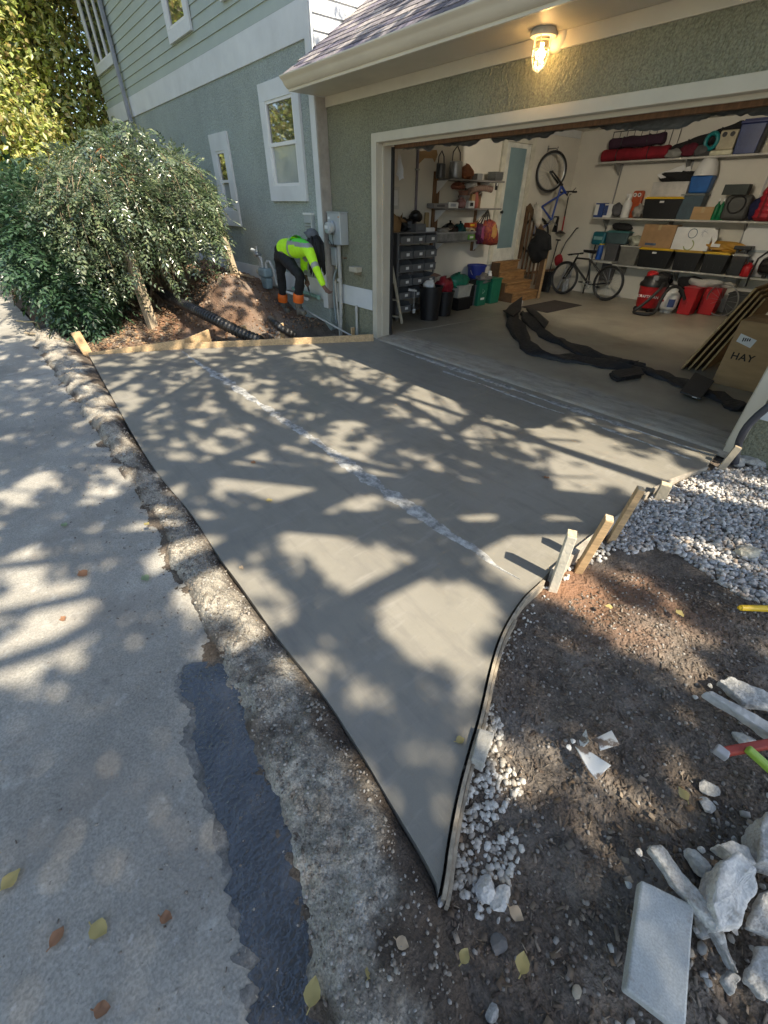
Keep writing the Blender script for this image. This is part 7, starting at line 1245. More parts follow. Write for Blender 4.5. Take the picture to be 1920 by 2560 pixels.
# planks / slabs of rubble at the right
def slabpiece(label, pts, th, m, z=.0, name='concrete_slab_piece', cat='rubble', tilt=None, sc=c8):
    P = [onz(*sc(*q), z) for q in pts]; P = [p+Vector((0, 0, (tilt[i] if tilt else 0))) for i, p in enumerate(P)]; T_ = thing(name, tuple(P[0]), label, cat, 'rubble on the soil'); c = sum(P, Vector())/len(P); MB().plate([p-Vector((0, 0, th)) for p in P], (0, 0, 1), th).build('slab', m, T_, bevel=.006); roughen(T_.children[0], .002 if m is m_paver or 'plastic' in name or name == 'brick' else .011, 4, .05); MB().rock(P[0]+Vector((-.015, -.02, -th)), (.014, .012, .01), 7+len(pts)).build('crumb', m, T_); return T_
m_paver = M('paver_concrete', (.44, .45, .43), .85, .08, 7, bump=.3, bscale=90, grain=.12, gscale=200, bdist=.004)
add_stains(m_paver, [((.30, .29, .27), 5, .50, .7, .5, None), ((.26, .22, .17), 17, .60, .70, .5, None)])
slabpiece('flat grey rectangular paver lying at the bottom right', ((1062, 1130), (1312, 1248), (1272, 1860), (990, 1645)), .045, m_paver, .075, 'paver', 'paver')
slabpiece('long thin concrete sliver crossing behind the paver', ((1105, 980), (1160, 965), (1430, 1300), (1425, 1370), (1210, 1145)), .035, m_stone, .09); slabpiece('dark jagged edge piece below the long sliver', ((1385, 1345), (1440, 1340), (1530, 1580), (1480, 1520)), .04, m_stone, .05)
T_ = slabpiece('whitish sunlit concrete block at the right edge', ((1400, 1240), (1430, 1060), (1520, 1000), (1612, 1075), (1625, 1170), (1560, 1330), (1460, 1350)), .14, m_stonew, .13, tilt=(0, .01, .0, .0, -.02, -.04, -.03))
slabpiece('rounded pale concrete rim behind the sunlit block', ((1420, 960), (1490, 940), (1570, 975), (1615, 1060), (1560, 1040), (1480, 1000)), .06, m_stonew, .08); slabpiece('flat angular slab fragment right of the sunlit block', ((1570, 1350), (1640, 1190), (1760, 1170), (1760, 1330), (1690, 1400)), .04, m_stone, .05); slabpiece('flat grey fragment in the lower right corner', ((1560, 1600), (1620, 1450), (1760, 1420), (1760, 1640), (1650, 1690)), .035, m_stone, .035); slabpiece('small slab chip between the paver and the corner fragment', ((1440, 1600), (1490, 1545), (1540, 1590), (1500, 1670)), .03, m_stone, .03)
slabpiece('pale squared timber lying at the right edge of the soil', ((1365, 240), (1400, 236), (1740, 430), (1740, 490)), .045, M('painted_timber', (.50, .48, .44), .8, .2, 10, bump=.4), .07, 'timber_offcut', 'timber'); slabpiece('broken mossy slab behind the pale timber', ((1430, 190), (1480, 170), (1740, 270), (1740, 330), (1560, 300)), .04, m_stone, .05)
slabpiece('grey block cut off by the right edge above the sunlit block', ((1620, 880), (1660, 810), (1760, 820), (1760, 1060), (1630, 1040)), .12, m_stone, .11)
rock('white rounded rubble stone near the long sliver', *c8(1335, 1050), (.045, .04, .04), m_stonew, .3); rock('white crumpled plaster lump on the soil', *c8(1385, 765), (.035, .03, .02), m_stonew, .9); rock('pale broken shard beside the plaster lump', *c8(1380, 690), (.045, .03, .02), m_stone, .4); rock('pale broken stone under the red tool', *c8(1545, 465), (.05, .03, .03), m_stonew, .2)
rock('white knobbly stone at the foot of the curved form', *c8(345, 1150), (.042, .042, .035), m_stonew, 0.3); rock('long white stone leaning on the knobbly stone', *c8(410, 1210), (.028, .05, .03), m_stonew, .2); rock('thin upright stone chip at the tip of the slab', *c8(135, 1200), (.012, .035, .03), m_stonew, .1); rock('dark stone half buried below the white stones', *c8(400, 1420), (.03, .028, .02), M('dark_stone', (.15, .14, .13), .9), .4); rock('small greenish stone at the bottom edge', *c8(370, 1750), (.018, .022, .018), m_stone, .1); rock('pale round pebble in the leaf litter near the bottom', *c8(778, 1650), (.014, .018, .013), M('tan_pebble', (.45, .38, .28), .8), .1)
bb_ = [(262, 555), (300, 412), (372, 437), (322, 585)]; T_ = slabpiece('grey brick propped against the curved form strip', bb_, .075, M('grey_brick', (.40, .38, .33), .9, .15, 12, bump=.5, bscale=60, grain=.12), .045, 'brick', 'brick')
for k, (pts, lab) in enumerate(((((750, 500), (775, 510), (905, 612), (850, 655), (800, 610)), 'large torn shard of white plastic on the soil'), (((770, 470), (795, 430), (802, 500), (780, 512)), 'narrow torn strip of white plastic beside the shard'), (((825, 470), (915, 435), (945, 515), (870, 520), (850, 495)), 'crumpled muddy piece of white plastic behind the shard'))):
    slabpiece(lab, pts, .006, M('muddy_plastic', (.62, .62, .60), .5, .3, 16, col2=(.16, .12, .09), mix=(.46, .54)), .012+.01*k, 'plastic_scrap', 'plastic scrap', tilt=[.02*((i*7) % 3) for i in range(len(pts))])
# ---- fallen leaves, one by one
m_yl = leafmat('fallen_yellow', [(.36, .29, .08), (.42, .35, .14), (.34, .24, .08)], .6, .2); m_bl = leafmat('fallen_brown', [(.22, .11, .06), (.28, .15, .08)], .8, .1); m_gl = leafmat('fallen_green', [(.22, .28, .14), (.25, .32, .18)], .6, .2); m_pk = leafmat('fallen_pale', [(.48, .36, .22), (.46, .35, .24)], .7, .15)
def leaf(label, px, py, L_, m, ang, z=None):
    L_ *= .78
    p = onz(px, py, .0); z0 = (z if z is not None else (0.004 if True else 0)); T_ = thing('fallen_leaf', (p.x, p.y, z0), label, 'leaf', 'fallen leaves'); d = Vector((math.cos(ang), math.sin(ang), 0)); s = Vector((-d.y, d.x, 0)); mb = MB(); vs = []; fs = []
    for i, (q, w_) in enumerate(((0, .02), (.15, .26), (.35, .40), (.6, .36), (.82, .2), (1, .02))):
        for j, e in enumerate((-1, 0, 1)): vs.append(p+d*((q-.5)*L_)+s*(e*w_*L_)+Vector((0, 0, z0+.003+.012*abs(e)*w_*(1+.6*math.sin(i*3+px))+.010*(q-.5)**2+(0.004*math.sin(i*2+j*2+py) if e else 0))))
    for i in range(5):
        for j in range(2): a = i*3+j; fs.append((a, a+1, a+4, a+3))
    mb.add(vs, fs).build('blade', m, T_, smooth=True, angle=180); MB().tube([p-d*L_*.5+Vector((0, 0, z0+.005)), p-d*L_*.72+s*L_*.08+Vector((0, 0, z0+.004))], .0018, 5).build('stalk', m, T_)
lf = D
for lab, x, y, L_, m, a, z in (('yellow leaf on the slab edge beside the grey brick', 994*lf, 1600*lf, .05, m_yl, 1.2, .002), ('yellow green leaf low at the left edge of the road', 25*lf, 1900*lf, .075, m_yl, 2.0, .0), ('tattered yellow leaf lying on the road at the lower left', 215*lf, 2008*lf, .075, m_yl, .6, .0), ('brown leaf right of the tattered yellow leaf', 360*lf, 1982*lf, .05, m_bl, .8, .0), ('brown star shaped leaf left of the tattered yellow leaf', 125*lf, 2023*lf, .06, m_bl, 2.2, .0), ('reddish brown leaf at the bottom of the road', 222*lf, 2180*lf, .055, m_bl, 1.0, .0), ('upright yellow leaf at the bottom beside the wet patch', 678*lf, 2145*lf, .075, m_yl, 2.3, .03), ('small yellow leaf on the crumbled edge near the bottom', 803*lf, 2098*lf, .055, m_yl, 2.0, .045), ('pale leaf on the crumbled edge above the yellow ones', 868*lf, 2045*lf, .05, m_pk, .5, .05), ('pale yellow leaf in the litter below the slab tip', 1003*lf, 2065*lf, .05, m_yl, 1.8, .0), ('spotted yellow leaf under the white stones', 1128*lf, 2080*lf, .065, m_yl, 2.0, .0), ('curled brown leaf right of the white stones', 1115*lf, 1975*lf, .06, m_pk, .2, .0), ('yellow leaf with holes on the dark soil at the right', 1472*lf, 1718*lf, .06, m_yl, 2.6, .01), ('small green leaf lying on the road beside the berm', 315*lf, 1250*lf, .075, m_gl, .3, .0), ('yellow leaf on the far berm', 325*lf, 1150*lf, .05, m_yl, .5, .065), ('dark curled leaf on the road by the berm', 180*lf, 1240*lf, .09, m_bl, .4, .0), ('tiny yellow green leaf on the middle of the slab', 582*lf, 1082*lf, .06, m_yl, .9, .002), ('brown leaf on the far part of the slab', 548*lf, 1000*lf, .06, m_bl, .3, .002), ('yellow leaf on the sunlit soil streak', 1316*lf, 1312*lf, .05, m_yl, .5, .0), ('yellow green leaf at the end of the soil streak', 1468*lf, 1326*lf, .06, m_yl, -.4, .0), ('pale leaf on the shaded soil left of the streak', 1236*lf, 1318*lf, .045, m_pk, 1.0, .0), ('pale yellow leaf flat on the slab by the berm', 522*lf, 1228*lf, .04, m_pk, .3, .002), ('orange leaf on the sunny part of the road', 137*lf, 1338*lf, .05, m_bl, .3, .0), ('small pale leaf on the road by the far berm', 140*lf, 1135*lf, .06, m_gl, .3, .0), ('small brown leaf on the slab near the garage', 1180*lf, 1033*lf, .06, m_bl, .6, .002), ('pink brown leaf at the tip of the long sliver', 1720*lf/1.0, 2170, .04, m_bl, .4, .02)):
    leaf(lab, x, y, L_, m, a, z)
# ---- twig by the far berm
t0 = onz(40, 802, .03); T_ = thing('twig', tuple(t0), 'bare curved twig lying at the far end of the berm', 'twig'); MB().tube(smooth_poly([onz(42, 802, .04), onz(70, 805, .06), onz(92, 803, .10), onz(102, 830, .03)], 2), .012, 6).build('stem', col('twig_tan', (.42, .33, .17), .8), T_, smooth=True); MB().tube([onz(62, 832, .03), onz(110, 838, .05), onz(190, 860, .04)], [.016, .014, .006], 6).build('branch', MATS['weathered_post'], T_, smooth=True)

# ================================================================== LOOSE STUFF: gravel, chips, litter
def ico(sub, seed, flat):
    bm = bmesh.new(); bmesh.ops.create_icosphere(bm, subdivisions=sub, radius=1); rg_ = random.Random(seed); pl = [(Vector((rg_.gauss(0, 1), rg_.gauss(0, 1), rg_.gauss(0, 1))).normalized(), rg_.uniform(.55, .85)) for _ in range(6)]; V = []
    for v in bm.verts:
        p = v.co.copy()
        for n, d in pl:
            e = p.dot(n)-d
            if e > 0: p -= n*e
        V.append((p.x, p.y, p.z*flat))
    F = [tuple(v.index for v in f.verts) for f in bm.faces]; bm.free(); return np.array(V), np.array(F)
def scatter(name, shapes, P, S, mat, rg_, label, tilt=.5, parent=None):
    Vs = []; Fs = []; off = 0; n = len(P); th = rg_.uniform(0, 6.283, n); tx = rg_.normal(0, tilt, n); ty = rg_.normal(0, tilt, n); which = rg_.integers(0, len(shapes), n); asp = rg_.uniform(.65, 1.0, n)
    for k, (V, F) in enumerate(shapes):
        ix = np.where(which == k)[0]
        if not len(ix): continue
        v = V[None]*S[ix, None, None]; v = v*np.stack([np.ones(len(ix)), asp[ix], np.ones(len(ix))], 1)[:, None]
        c, s = np.cos(tx[ix])[:, None], np.sin(tx[ix])[:, None]; y = v[..., 1]*c-v[..., 2]*s; z = v[..., 1]*s+v[..., 2]*c; x = v[..., 0]
        c, s = np.cos(ty[ix])[:, None], np.sin(ty[ix])[:, None]; x, z = x*c+z*s, -x*s+z*c
        c, s = np.cos(th[ix])[:, None], np.sin(th[ix])[:, None]; x, y = x*c-y*s, x*s+y*c
        v = np.stack([x, y, z], -1)+P[ix][:, None]; m = V.shape[0]; Vs.append(v.reshape(-1, 3)); Fs.append((F[None]+(np.arange(len(ix))*m)[:, None, None]+off).reshape(-1, 3)); off += m*len(ix)
    V = np.concatenate(Vs); F = np.concatenate(Fs); me = bpy.data.meshes.new(name); me.vertices.add(len(V)); me.vertices.foreach_set('co', V.ravel()); me.loops.add(len(F)*3); me.loops.foreach_set('vertex_index', F.ravel()); me.polygons.add(len(F)); me.polygons.foreach_set('loop_start', np.arange(len(F))*3); me.polygons.foreach_set('loop_total', np.full(len(F), 3)); me.update(calc_edges=True); me.materials.append(mat); o = bpy.data.objects.new(name, me); COL.objects.link(o); o['label'] = label; o['kind'] = 'stuff'; return o
def inpoly(x, y, poly):
    r = np.zeros(len(x), bool); n = len(poly); j = n-1
    for i in range(n):
        xi, yi = poly[i]; xj, yj = poly[j]; c = ((yi > y) != (yj > y)) & (x < (xj-xi)*(y-yi)/(yj-yi+1e-12)+xi); r ^= c; j = i
    return r
rg = np.random.default_rng(5)
def fill(poly, dens, zoff, edge=None):
    P = np.array(poly); lo, hi = P.min(0), P.max(0); n = int((hi[0]-lo[0])*(hi[1]-lo[1])*dens); x = rg.uniform(lo[0], hi[0], n); y = rg.uniform(lo[1], hi[1], n); jx = .05*fbm(x*6, y*6, 3, 3); k = inpoly(x+jx, y+jx*.7, poly); x, y = x[k], y[k]; return np.stack([x, y, soil_z(x, y)+zoff], 1)
shp_ = [ico(1, k, .5+.05*k) for k in range(10)]; slab2 = [(p.x, p.y) for p in slab_poly]
gpoly = [onz(x*D, y*D) for x, y in ((1388, 1080), (1440, 1046), (1545, 1004), (1659, 1000), (1760, 1010), (1800, 1320), (1680, 1310), (1600, 1290), (1545, 1245), (1480, 1200), (1420, 1175), (1360, 1185), (1330, 1170), (1335, 1130))]; gpoly = [(p.x, p.y) for p in gpoly]
G1 = fill(gpoly, 4600, .004); G1 = G1[~inpoly(G1[:, 0]-.015, G1[:, 1], slab2)]
m_grav = islandmat('gravel_stone', [(.22, .22, .22), (.40, .40, .39), (.55, .53, .50), (.34, .31, .27), (.64, .62, .59), (.32, .25, .19), (.45, .45, .45), (.28, .27, .26)], .8, .3, 120)
scatter('gravel', shp_, G1, rg.uniform(.007, .021, len(G1)), m_grav, rg, 'bed of grey white gravel beside the garage'); G1b = fill(gpoly, 900, .020); G1b = G1b[~inpoly(G1b[:, 0]-.03, G1b[:, 1], slab2)]; scatter('gravel', shp_, G1b, rg.uniform(.010, .023, len(G1b)), m_grav, rg, 'loose grey white gravel lying on the gravel bed')
g2 = [(p.x, p.y) for p in [onz(*c8(*q)) for q in ((330, 250), (385, 250), (440, 330), (440, 480), (480, 680), (440, 730), (350, 830), (250, 930), (340, 920), (470, 880), (520, 960), (500, 1090), (400, 1110), (300, 1080), (300, 1280), (230, 1270), (150, 1120), (160, 860), (200, 700), (230, 640), (290, 400), (300, 330))]]
G2 = fill(g2, 5200, .002); G2 = G2[~inpoly(G2[:, 0]-.03, G2[:, 1], slab2)]; scatter('edge_gravel', shp_, G2, rg.uniform(.005, .019, len(G2)), islandmat('white_gravel', [(.34, .32, .28), (.52, .49, .43), (.62, .60, .55), (.42, .39, .34), (.26, .23, .19)], .8, .3, 120), rg, 'strip of white pebbles along the curved form')
g4 = [(p.x, p.y) for p in [onz(*c7(*q)) for q in ((60, 1150), (170, 950), (290, 810), (350, 850), (260, 960), (170, 1100), (130, 1260), (60, 1300))]]; G4 = fill(g4, 1500, .001); G4 = G4[~inpoly(G4[:, 0]-.04, G4[:, 1], slab2)]; scatter('edge_gravel', shp_, G4, rg.uniform(.004, .014, len(G4)), MATS['white_gravel'], rg, 'sparse dusty pebbles along the upper curve of the form')
g3 = [(p.x, p.y) for p in [onz(*c7(*q)) for q in ((270, 780), (470, 640), (700, 500), (740, 560), (700, 640), (560, 680), (430, 760), (330, 830))]]; G3 = fill(g3, 1500, .01); G3 = G3[~inpoly(G3[:, 0]-.02, G3[:, 1], slab2)]; scatter('edge_gravel', shp_, G3, rg.uniform(.010, .02, len(G3)), MATS['white_gravel'], rg, 'scattered pebbles around the three stakes')
# chips, bark, twigs and crumbs over the soil
reg = [(-.55, .15), (.0, .05), (1.3, .2), (1.5, 3.2), (.4, 3.0), (-.5, 2.3), (-.6, 1.6)]
C1 = fill(reg, 1300, .003); C1 = C1[~inpoly(C1[:, 0]-.02, C1[:, 1], slab2)]
cube = (np.array([(x, y, z) for x in (-1, 1) for y in (-.35, .35) for z in (-.12, .12)], float), np.array([(0, 1, 3), (0, 3, 2), (4, 6, 7), (4, 7, 5), (0, 4, 5), (0, 5, 1), (2, 3, 7), (2, 7, 6), (1, 5, 7), (1, 7, 3), (0, 2, 6), (0, 6, 4)])); thin = (cube[0]*np.array([1, .3, .7]), cube[1])
scatter('soil_litter', [cube, thin, thin, cube], C1, rg.uniform(.003, .015, len(C1))*rg.uniform(.4, 1.3, len(C1)), islandmat('bark_chips', [(.06, .045, .035), (.12, .09, .065), (.19, .15, .11), (.28, .23, .18), (.09, .07, .05), (.15, .11, .08)], .95), rg, 'bark chips and splinters strewn over the dark soil', .25)
C2 = fill(reg, 1500, .002); C2 = C2[~inpoly(C2[:, 0]-.02, C2[:, 1], slab2)]; scatter('soil_crumbs', shp_, C2, rg.uniform(.002, .011, len(C2)), islandmat('crumbs', [(.07, .05, .035), (.13, .095, .07), (.20, .17, .14), (.34, .32, .29), (.10, .07, .05), (.15, .12, .10)], .95), rg, 'crumbs of earth and small stones on the soil')
mr_ = [(-7.2, .8), (-11.5, .9), (-11.5, 4.2), (-6.7, 4.2), (-6.75, 3.2)]; C3 = fill(mr_, 260, .01); scatter('soil_crumbs', shp_, C3, rg.uniform(.008, .04, len(C3))*rg.uniform(.4, 1, len(C3)), islandmat('clods', [(.13, .07, .04), (.20, .11, .06), (.26, .16, .09), (.12, .08, .06), (.34, .27, .20)], .95), rg, 'clods and stones on the dug mound by the house')
C4 = fill([(-7.4, .7), (-10.5, .5), (-10.5, 1.9), (-8, 2.2), (-7.3, 2.0)], 420, .012); scatter('leaf_litter', [cube, (cube[0]*np.array([.8, 1.6, .3]), cube[1])], C4, rg.uniform(.015, .04, len(C4)), islandmat('dry_litter', [(.20, .12, .07), (.34, .24, .14), (.12, .08, .05), (.42, .34, .24)], .9), rg, 'dry leaf litter under the vine', .3)
C5 = fill([(-.45, .1), (.9, .1), (1.3, 1.0), (.5, 1.5), (-.2, 1.0)], 330, .006); C5 = C5[~inpoly(C5[:, 0]-.03, C5[:, 1], slab2)]; flake = (cube[0]*np.array([.8, 1.7, .25]), cube[1]); scatter('leaf_litter', [flake, thin, flake], C5, rg.uniform(.006, .020, len(C5)), islandmat('tan_litter', [(.15, .10, .065), (.26, .20, .14), (.36, .30, .23), (.10, .075, .055), (.22, .15, .09)], .9), rg, 'dry leaf flakes and twigs littering the near soil', .5)
C6 = fill([(.25, .5), (1.3, .6), (1.3, 2.1), (.55, 1.9), (.35, 1.2)], 260, .008); scatter('rubble_bits', shp_, C6, rg.uniform(.006, .028, len(C6))*rg.uniform(.4, 1, len(C6)), islandmat('rubble_bits', [(.24, .22, .19), (.38, .36, .33), (.48, .47, .45), (.16, .14, .12)], .95, .3, 90), rg, 'broken bits of concrete around the rubble')
# crumbled aggregate on the berm and grit on the road
bi = rg.integers(0, len(bx), 9000); ti = rg.integers(3, nb-4, 9000); P = np.stack([BX[ti, bi], BY[ti, bi], BZ[ti, bi]+.002], 1)+rg.normal(0, .004, (9000, 3))*np.array([1, 1, .2]); P = P[(P[:, 0] > -4.5)]
scatter('berm_grit', shp_[:4], P, rg.uniform(.002, .008, len(P))*rg.uniform(.5, 1.6, len(P)), islandmat('berm_grit', [(.20, .17, .14), (.30, .28, .24), (.38, .36, .33), (.15, .125, .10), (.33, .29, .24), (.11, .09, .07), (.24, .22, .19)], .9), rg, 'loose aggregate crumbs on the broken concrete edge')
n = 9000; x = rg.uniform(-6.5, .2, n); y = rg.uniform(-1.6, .3, n); k = y < polyX(BL, x)+.02; P = np.stack([x[k], y[k], 0*x[k]-.004], 1); e = np.clip((polyX(BL, P[:, 0])-P[:, 1])/.6, 0, 1); P = P[rg.random(len(P)) > e**.4*1.02-.05]
scatter('road_grit', [cube, thin]+shp_[:2], P, rg.uniform(.002, .008, len(P)), islandmat('road_grit', [(.10, .08, .065), (.20, .17, .14), (.36, .34, .30), (.08, .06, .05)], .95), rg, 'grit and needles strewn on the old road', .2)
# ================================================================== THE WORKER
YW = 3.92
def pj(x, y, dy=0.0): p = ony(*cP(x, y), YW+dy); return p
def skin(name, nodes, edges, root, levels=2):
    """nodes: {key: (point, radius or (rx, ry))}; grown with a Skin modifier, then frozen to a mesh"""
    keys = list(nodes); ix = {k: i for i, k in enumerate(keys)}; me = bpy.data.meshes.new(name); me.from_pydata([tuple(nodes[k][0]) for k in keys], [(ix[a], ix[b]) for a, b in edges], []); o = bpy.data.objects.new(name, me); COL.objects.link(o)
    md = o.modifiers.new('skin', 'SKIN'); md.use_smooth_shade = True; md.branch_smoothing = .4
    sv = me.skin_vertices[0].data
    for k in keys:
        r = nodes[k][1]; sv[ix[k]].radius = r if isinstance(r, tuple) else (r, r); sv[ix[k]].use_root = (k == root)
    sd = o.modifiers.new('sub', 'SUBSURF'); sd.levels = levels; sd.render_levels = levels
    dg = bpy.context.evaluated_depsgraph_get(); m2 = bpy.data.meshes.new_from_object(o.evaluated_get(dg)); bpy.data.objects.remove(o); m2.shade_smooth(); return m2
def put(name, me, mats, parent, face_mat=None):
    org = ORG[parent.name]
    me.materials.clear()
    for m in mats: me.materials.append(m)
    if face_mat:
        for p in me.polygons: p.material_index = face_mat(p.center)
    me.transform(Matrix.Translation(-org)); o = bpy.data.objects.new(name, me); COL.objects.link(o); o.parent = parent; ORG[o.name] = org; return o
m_skin = M('brown_skin', (.16, .085, .055), .55, .08, 12); m_vest = M('lime_cloth', (.42, .78, .02), .75, .08, 14, bump=.25, bscale=14, bdist=.02, emit=((.3, .7, .0), .05)); m_vestg = M('green_cloth', (.10, .72, .05), .75, .08, 14); m_tape = M('reflective_tape', (.30, .31, .30), .4, .06, 20); m_pants = M('black_pants', (.012, .012, .013), .85, .2, 14, bump=.3, bscale=20); m_boot = M('muddy_boot', (.13, .12, .095), .9, .2, 14, bump=.3); m_hair = M('black_hair', (.006, .006, .006), .7); m_cap = M('grey_cap', (.10, .11, .12), .8, .1, 20)  # lime cloth also emits a faint glow for its fluorescent look
hipC = pj(470, 560, .0); hipN = pj(520, 600, -.09); hipF = pj(440, 600, .09)
kneeF = pj(475, 960, .11); ankF = pj(505, 1400, .11); kneeN = pj(835, 985, -.10); ankN = pj(800, 1400, -.10); footF = pj(510, 1620, .11); footN = pj(800, 1630, -.10); toeF = footF+Vector((.24, -.01, .01)); toeN = footN+Vector((.27, -.03, .0))
waist = pj(600, 470); chest = pj(790, 430); neck = pj(955, 400); headc = pj(1090, 300, .0)
shN = pj(985, 470, -.17); elN = pj(1110, 790, -.20); wrN = pj(1290, 1200, -.12); hdN = pj(1345, 1255, -.11); shF = pj(930, 430, .17); elF = pj(900, 800, .20); wrF = pj(945, 1020, .10); hdF = pj(965, 1080, .06)
zfoot = min(footF.z, footN.z)-.05
W_ = thing('person', (hipC.x, YW, zfoot), 'worker in lime high visibility shirt bending down to reach the meter conduit', 'person')
N_ = {'hip': (hipC, .13), 'waist': (waist, (.12, .14)), 'chest': (chest, (.13, .16)), 'neck': (neck, .055), 'skull': (headc, (.085, .085)), 'jaw': (headc+Vector((.02, 0, -.10)), .06),
      'shN': (shN, .062), 'elN': (elN, .045), 'wrN': (wrN, .028), 'palmN': (hdN, (.036, .02)), 'shF': (shF, .062), 'elF': (elF, .045), 'wrF': (wrF, .028), 'palmF': (hdF, (.036, .022)),
      'hipN': (hipN, .10), 'kneeN': (kneeN, .062), 'ankN': (ankN, .042), 'heelN': (footN, .042), 'toeN': (toeN, .03), 'hipF': (hipF, .10), 'kneeF': (kneeF, .062), 'ankF': (ankF, .042), 'heelF': (footF, .042), 'toeF': (toeF, .03)}
E_ = [('hip', 'waist'), ('waist', 'chest'), ('chest', 'neck'), ('neck', 'skull'), ('skull', 'jaw'), ('chest', 'shN'), ('shN', 'elN'), ('elN', 'wrN'), ('wrN', 'palmN'), ('chest', 'shF'), ('shF', 'elF'), ('elF', 'wrF'), ('wrF', 'palmF'), ('hip', 'hipN'), ('hipN', 'kneeN'), ('kneeN', 'ankN'), ('ankN', 'heelN'), ('heelN', 'toeN'), ('hip', 'hipF'), ('hipF', 'kneeF'), ('kneeF', 'ankF'), ('ankF', 'heelF'), ('heelF', 'toeF')]
def fingers(N_, E_, palm, key, d, s, curl):
    d = d.normalized(); s = s.normalized(); b = d.cross(s).normalized()
    for i, (o, ln) in enumerate(((-.027, .062), (-.009, .072), (.009, .068), (.027, .052))):
        a = palm+d*.035+s*o; m = a+d*ln*.55+b*curl*.012; e = m+(d*.5+b*curl*.9).normalized()*ln*.5
        N_[f'{key}f{i}a'] = (a, .0095); N_[f'{key}f{i}b'] = (m, .0085); N_[f'{key}f{i}c'] = (e, .0075); E_ += [(key, f'{key}f{i}a'), (f'{key}f{i}a', f'{key}f{i}b'), (f'{key}f{i}b', f'{key}f{i}c')]
    a = palm-s*.035; N_[f'{key}ta'] = (a, .011); N_[f'{key}tb'] = (a+d*.035-s*.012+b*curl*.012, .0095); N_[f'{key}tc'] = (a+d*.058+b*curl*.03, .008); E_ += [(key, f'{key}ta'), (f'{key}ta', f'{key}tb'), (f'{key}tb', f'{key}tc')]
fingers(N_, E_, hdN, 'palmN', hdN-wrN, Vector((0, 1, .2)), 1); fingers(N_, E_, hdF, 'palmF', hdF-wrF, Vector((0, 1, .1)), -1)
put('body', skin('body', N_, E_, 'hip'), [m_skin], W_)
PN = {'hip': (hipC, .155), 'w': (hipC.lerp(waist, .45), (.14, .155)), 'hipN': (hipN, .125), 'thN': (hipN.lerp(kneeN, .55), .098), 'kneeN': (kneeN, .085), 'shinN': (kneeN.lerp(ankN, .5), .078), 'ankN': (kneeN.lerp(ankN, .92), .066), 'hipF': (hipF, .125), 'thF': (hipF.lerp(kneeF, .55), .098), 'kneeF': (kneeF, .085), 'shinF': (kneeF.lerp(ankF, .5), .078), 'ankF': (kneeF.lerp(ankF, .92), .066)}
put('trousers', skin('trousers', PN, [('hip', 'w'), ('hip', 'hipN'), ('hipN', 'thN'), ('thN', 'kneeN'), ('kneeN', 'shinN'), ('shinN', 'ankN'), ('hip', 'hipF'), ('hipF', 'thF'), ('thF', 'kneeF'), ('kneeF', 'shinF'), ('shinF', 'ankF')], 'hip'), [m_pants], W_)
SN = {'hem': (hipC.lerp(waist, .12)+Vector((-.02, 0, .03)), (.165, .175)), 'waist': (waist, (.15, .165)), 'belly': (waist.lerp(chest, .5)+Vector((0, 0, -.01)), (.155, .17)), 'chest': (chest, (.15, .175)), 'collar': (chest.lerp(neck, .6), .095), 'shN': (shN, .088), 'upN': (shN.lerp(elN, .5), .075), 'elN': (elN, .062), 'foN': (elN.lerp(wrN, .5), .054), 'wrN': (elN.lerp(wrN, .94), .044), 'shF': (shF, .088), 'elF': (elF, .062), 'wrF': (elF.lerp(wrF, .9), .044)}
ax = (chest-waist).normalized(); arm1 = (elN-shN); 
def vest_mat(c):
    t = (c-waist).dot(ax)/(chest-waist).length; dist_arm = (c-shN-arm1*max(0, min(1, (c-shN).dot(arm1)/arm1.length_squared))).length
    ta = (c-shN).dot(arm1)/arm1.length_squared; onarm = dist_arm < .10 and ta > .35
    if onarm: return 1 if .92 < ta < 1.12 else 0
    fo = (wrN-elN); tf = (c-elN).dot(fo)/fo.length_squared
    if tf > .05 and (c-elN-fo*tf).length < .09: return 1 if tf < .12 else 0
    if .60 < t < .80: return 1
    up = (c-chest).dot(Vector((0, 0, 1)))
    if t >= .80 and .035 < up < .085: return 1
    if t >= .80 and up >= .085: return 2
    return 0
put('shirt', skin('shirt', SN, [('hem', 'waist'), ('waist', 'belly'), ('belly', 'chest'), ('chest', 'collar'), ('chest', 'shN'), ('shN', 'upN'), ('upN', 'elN'), ('elN', 'foN'), ('foN', 'wrN'), ('chest', 'shF'), ('shF', 'elF'), ('elF', 'wrF')], 'belly', 3), [m_vest, m_tape, m_vestg], W_, vest_mat)
roughen(W_.children[-1], .012, 0, .09); roughen([c for c in W_.children if c.name.startswith('trousers')][0], .010, 1, .09)
for a, t_, f in ((ankF, toeF, footF), (ankN, toeN, footN)):
    put('boot', skin('boot', {'a': (a.lerp(f, .25), .062), 'h': (f, (.062, .058)), 'm': (f.lerp(t_, .55), .055), 't': (t_, .046)}, [('a', 'h'), ('h', 'm'), ('m', 't')], 'h'), [m_boot], W_)
    d = (f-a).normalized(); MB().lathe(a-d*.075, [(.078, 0), (.086, .01), (.09, .07), (.083, .13), (.074, .135), (.074, .0)], 20, axis=d, wob=.04).build('orange_gaiter', M('orange_gaiter', (.75, .14, .01), .6, .1, 14), W_, smooth=True)
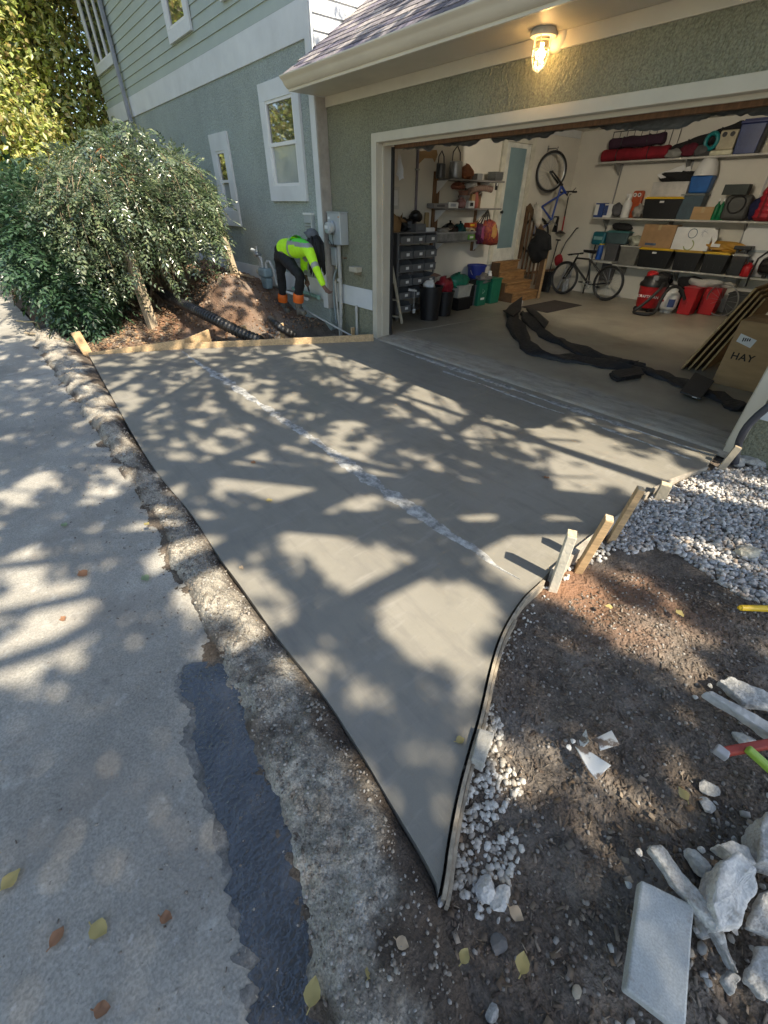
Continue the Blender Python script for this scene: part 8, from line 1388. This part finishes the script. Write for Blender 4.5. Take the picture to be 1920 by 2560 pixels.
# head: backward cap, dreadlocks hanging past the face
up_h = Vector((-.25, 0, 1)).normalized(); MB().blob(headc+Vector((-.03, 0, .055)), (.105, .095, .085), 3, .05, 1, 3, flat=-.25, rot=Matrix.Rotation(rad(18), 3, 'Y')).build('cap', m_cap, W_, smooth=True, angle=180)
br = headc+Vector((-.12, 0, .05)); MB().plate([br+Vector((.04, -.07, .0)), br+Vector((-.05, -.065, .03)), br+Vector((-.075, 0, .04)), br+Vector((-.05, .065, .03)), br+Vector((.04, .07, .0))], (0, 0, 1), .012).build('cap_brim', m_cap, W_, bevel=.003)
hr_ = random.Random(4); mb = MB()
for k in range(70):
    a = hr_.uniform(-1.9, 1.9); st = headc+Vector((.075*math.cos(a)+.01, .085*math.sin(a), hr_.uniform(-.02, .05))); L_ = hr_.uniform(.22, .46); e = st+Vector((.05*math.cos(a)+hr_.uniform(.0, .05), .03*math.sin(a), -L_)); mb.tube([st, st.lerp(e, .3)+Vector((.035*math.cos(a), .03*math.sin(a), .02)), st.lerp(e, .7)+Vector((.02, 0, 0)), e], [.012, .015, .013, .006], 6)
for k in range(16): a = hr_.uniform(2.0, 4.3); st = headc+Vector((.08*math.cos(a), .08*math.sin(a), 0)); mb.tube([st, st+Vector((-.05, 0, -.05)), st+Vector((-.07, hr_.uniform(-.04, .04), -.14))], [.012, .013, .006], 6)
mb.blob(headc+Vector((.02, 0, -.02)), (.095, .095, .10), 2, .1, 2, 2); mb.build('dreadlocks', m_hair, W_, smooth=True, angle=180, kind='stuff')
fc = MB(); fdir = Vector((.75, 0, -.65)); fc.blob(headc+fdir*.105, (.015, .012, .025), 1, .1, 1, 1); fc.build('nose', m_skin, W_, smooth=True)
tl_ = thing('hand_tool', tuple(hdF+Vector((.03, -.03, -.2))), 'black handled tool held in the hand by the knee', 'tool'); MB().bar(hdF+Vector((-.03, -.02, .06)), hdF+Vector((.07, -.02, -.14)), .026, .022, (0, 1, 0)).build('grip', m_black, tl_, bevel=.005); MB().bar(hdF+Vector((.07, -.02, -.14)), hdF+Vector((.095, -.02, -.20)), .014, .008, (0, 1, 0)).build('blade', col('tool_steel', (.10, .11, .12), .4), tl_)
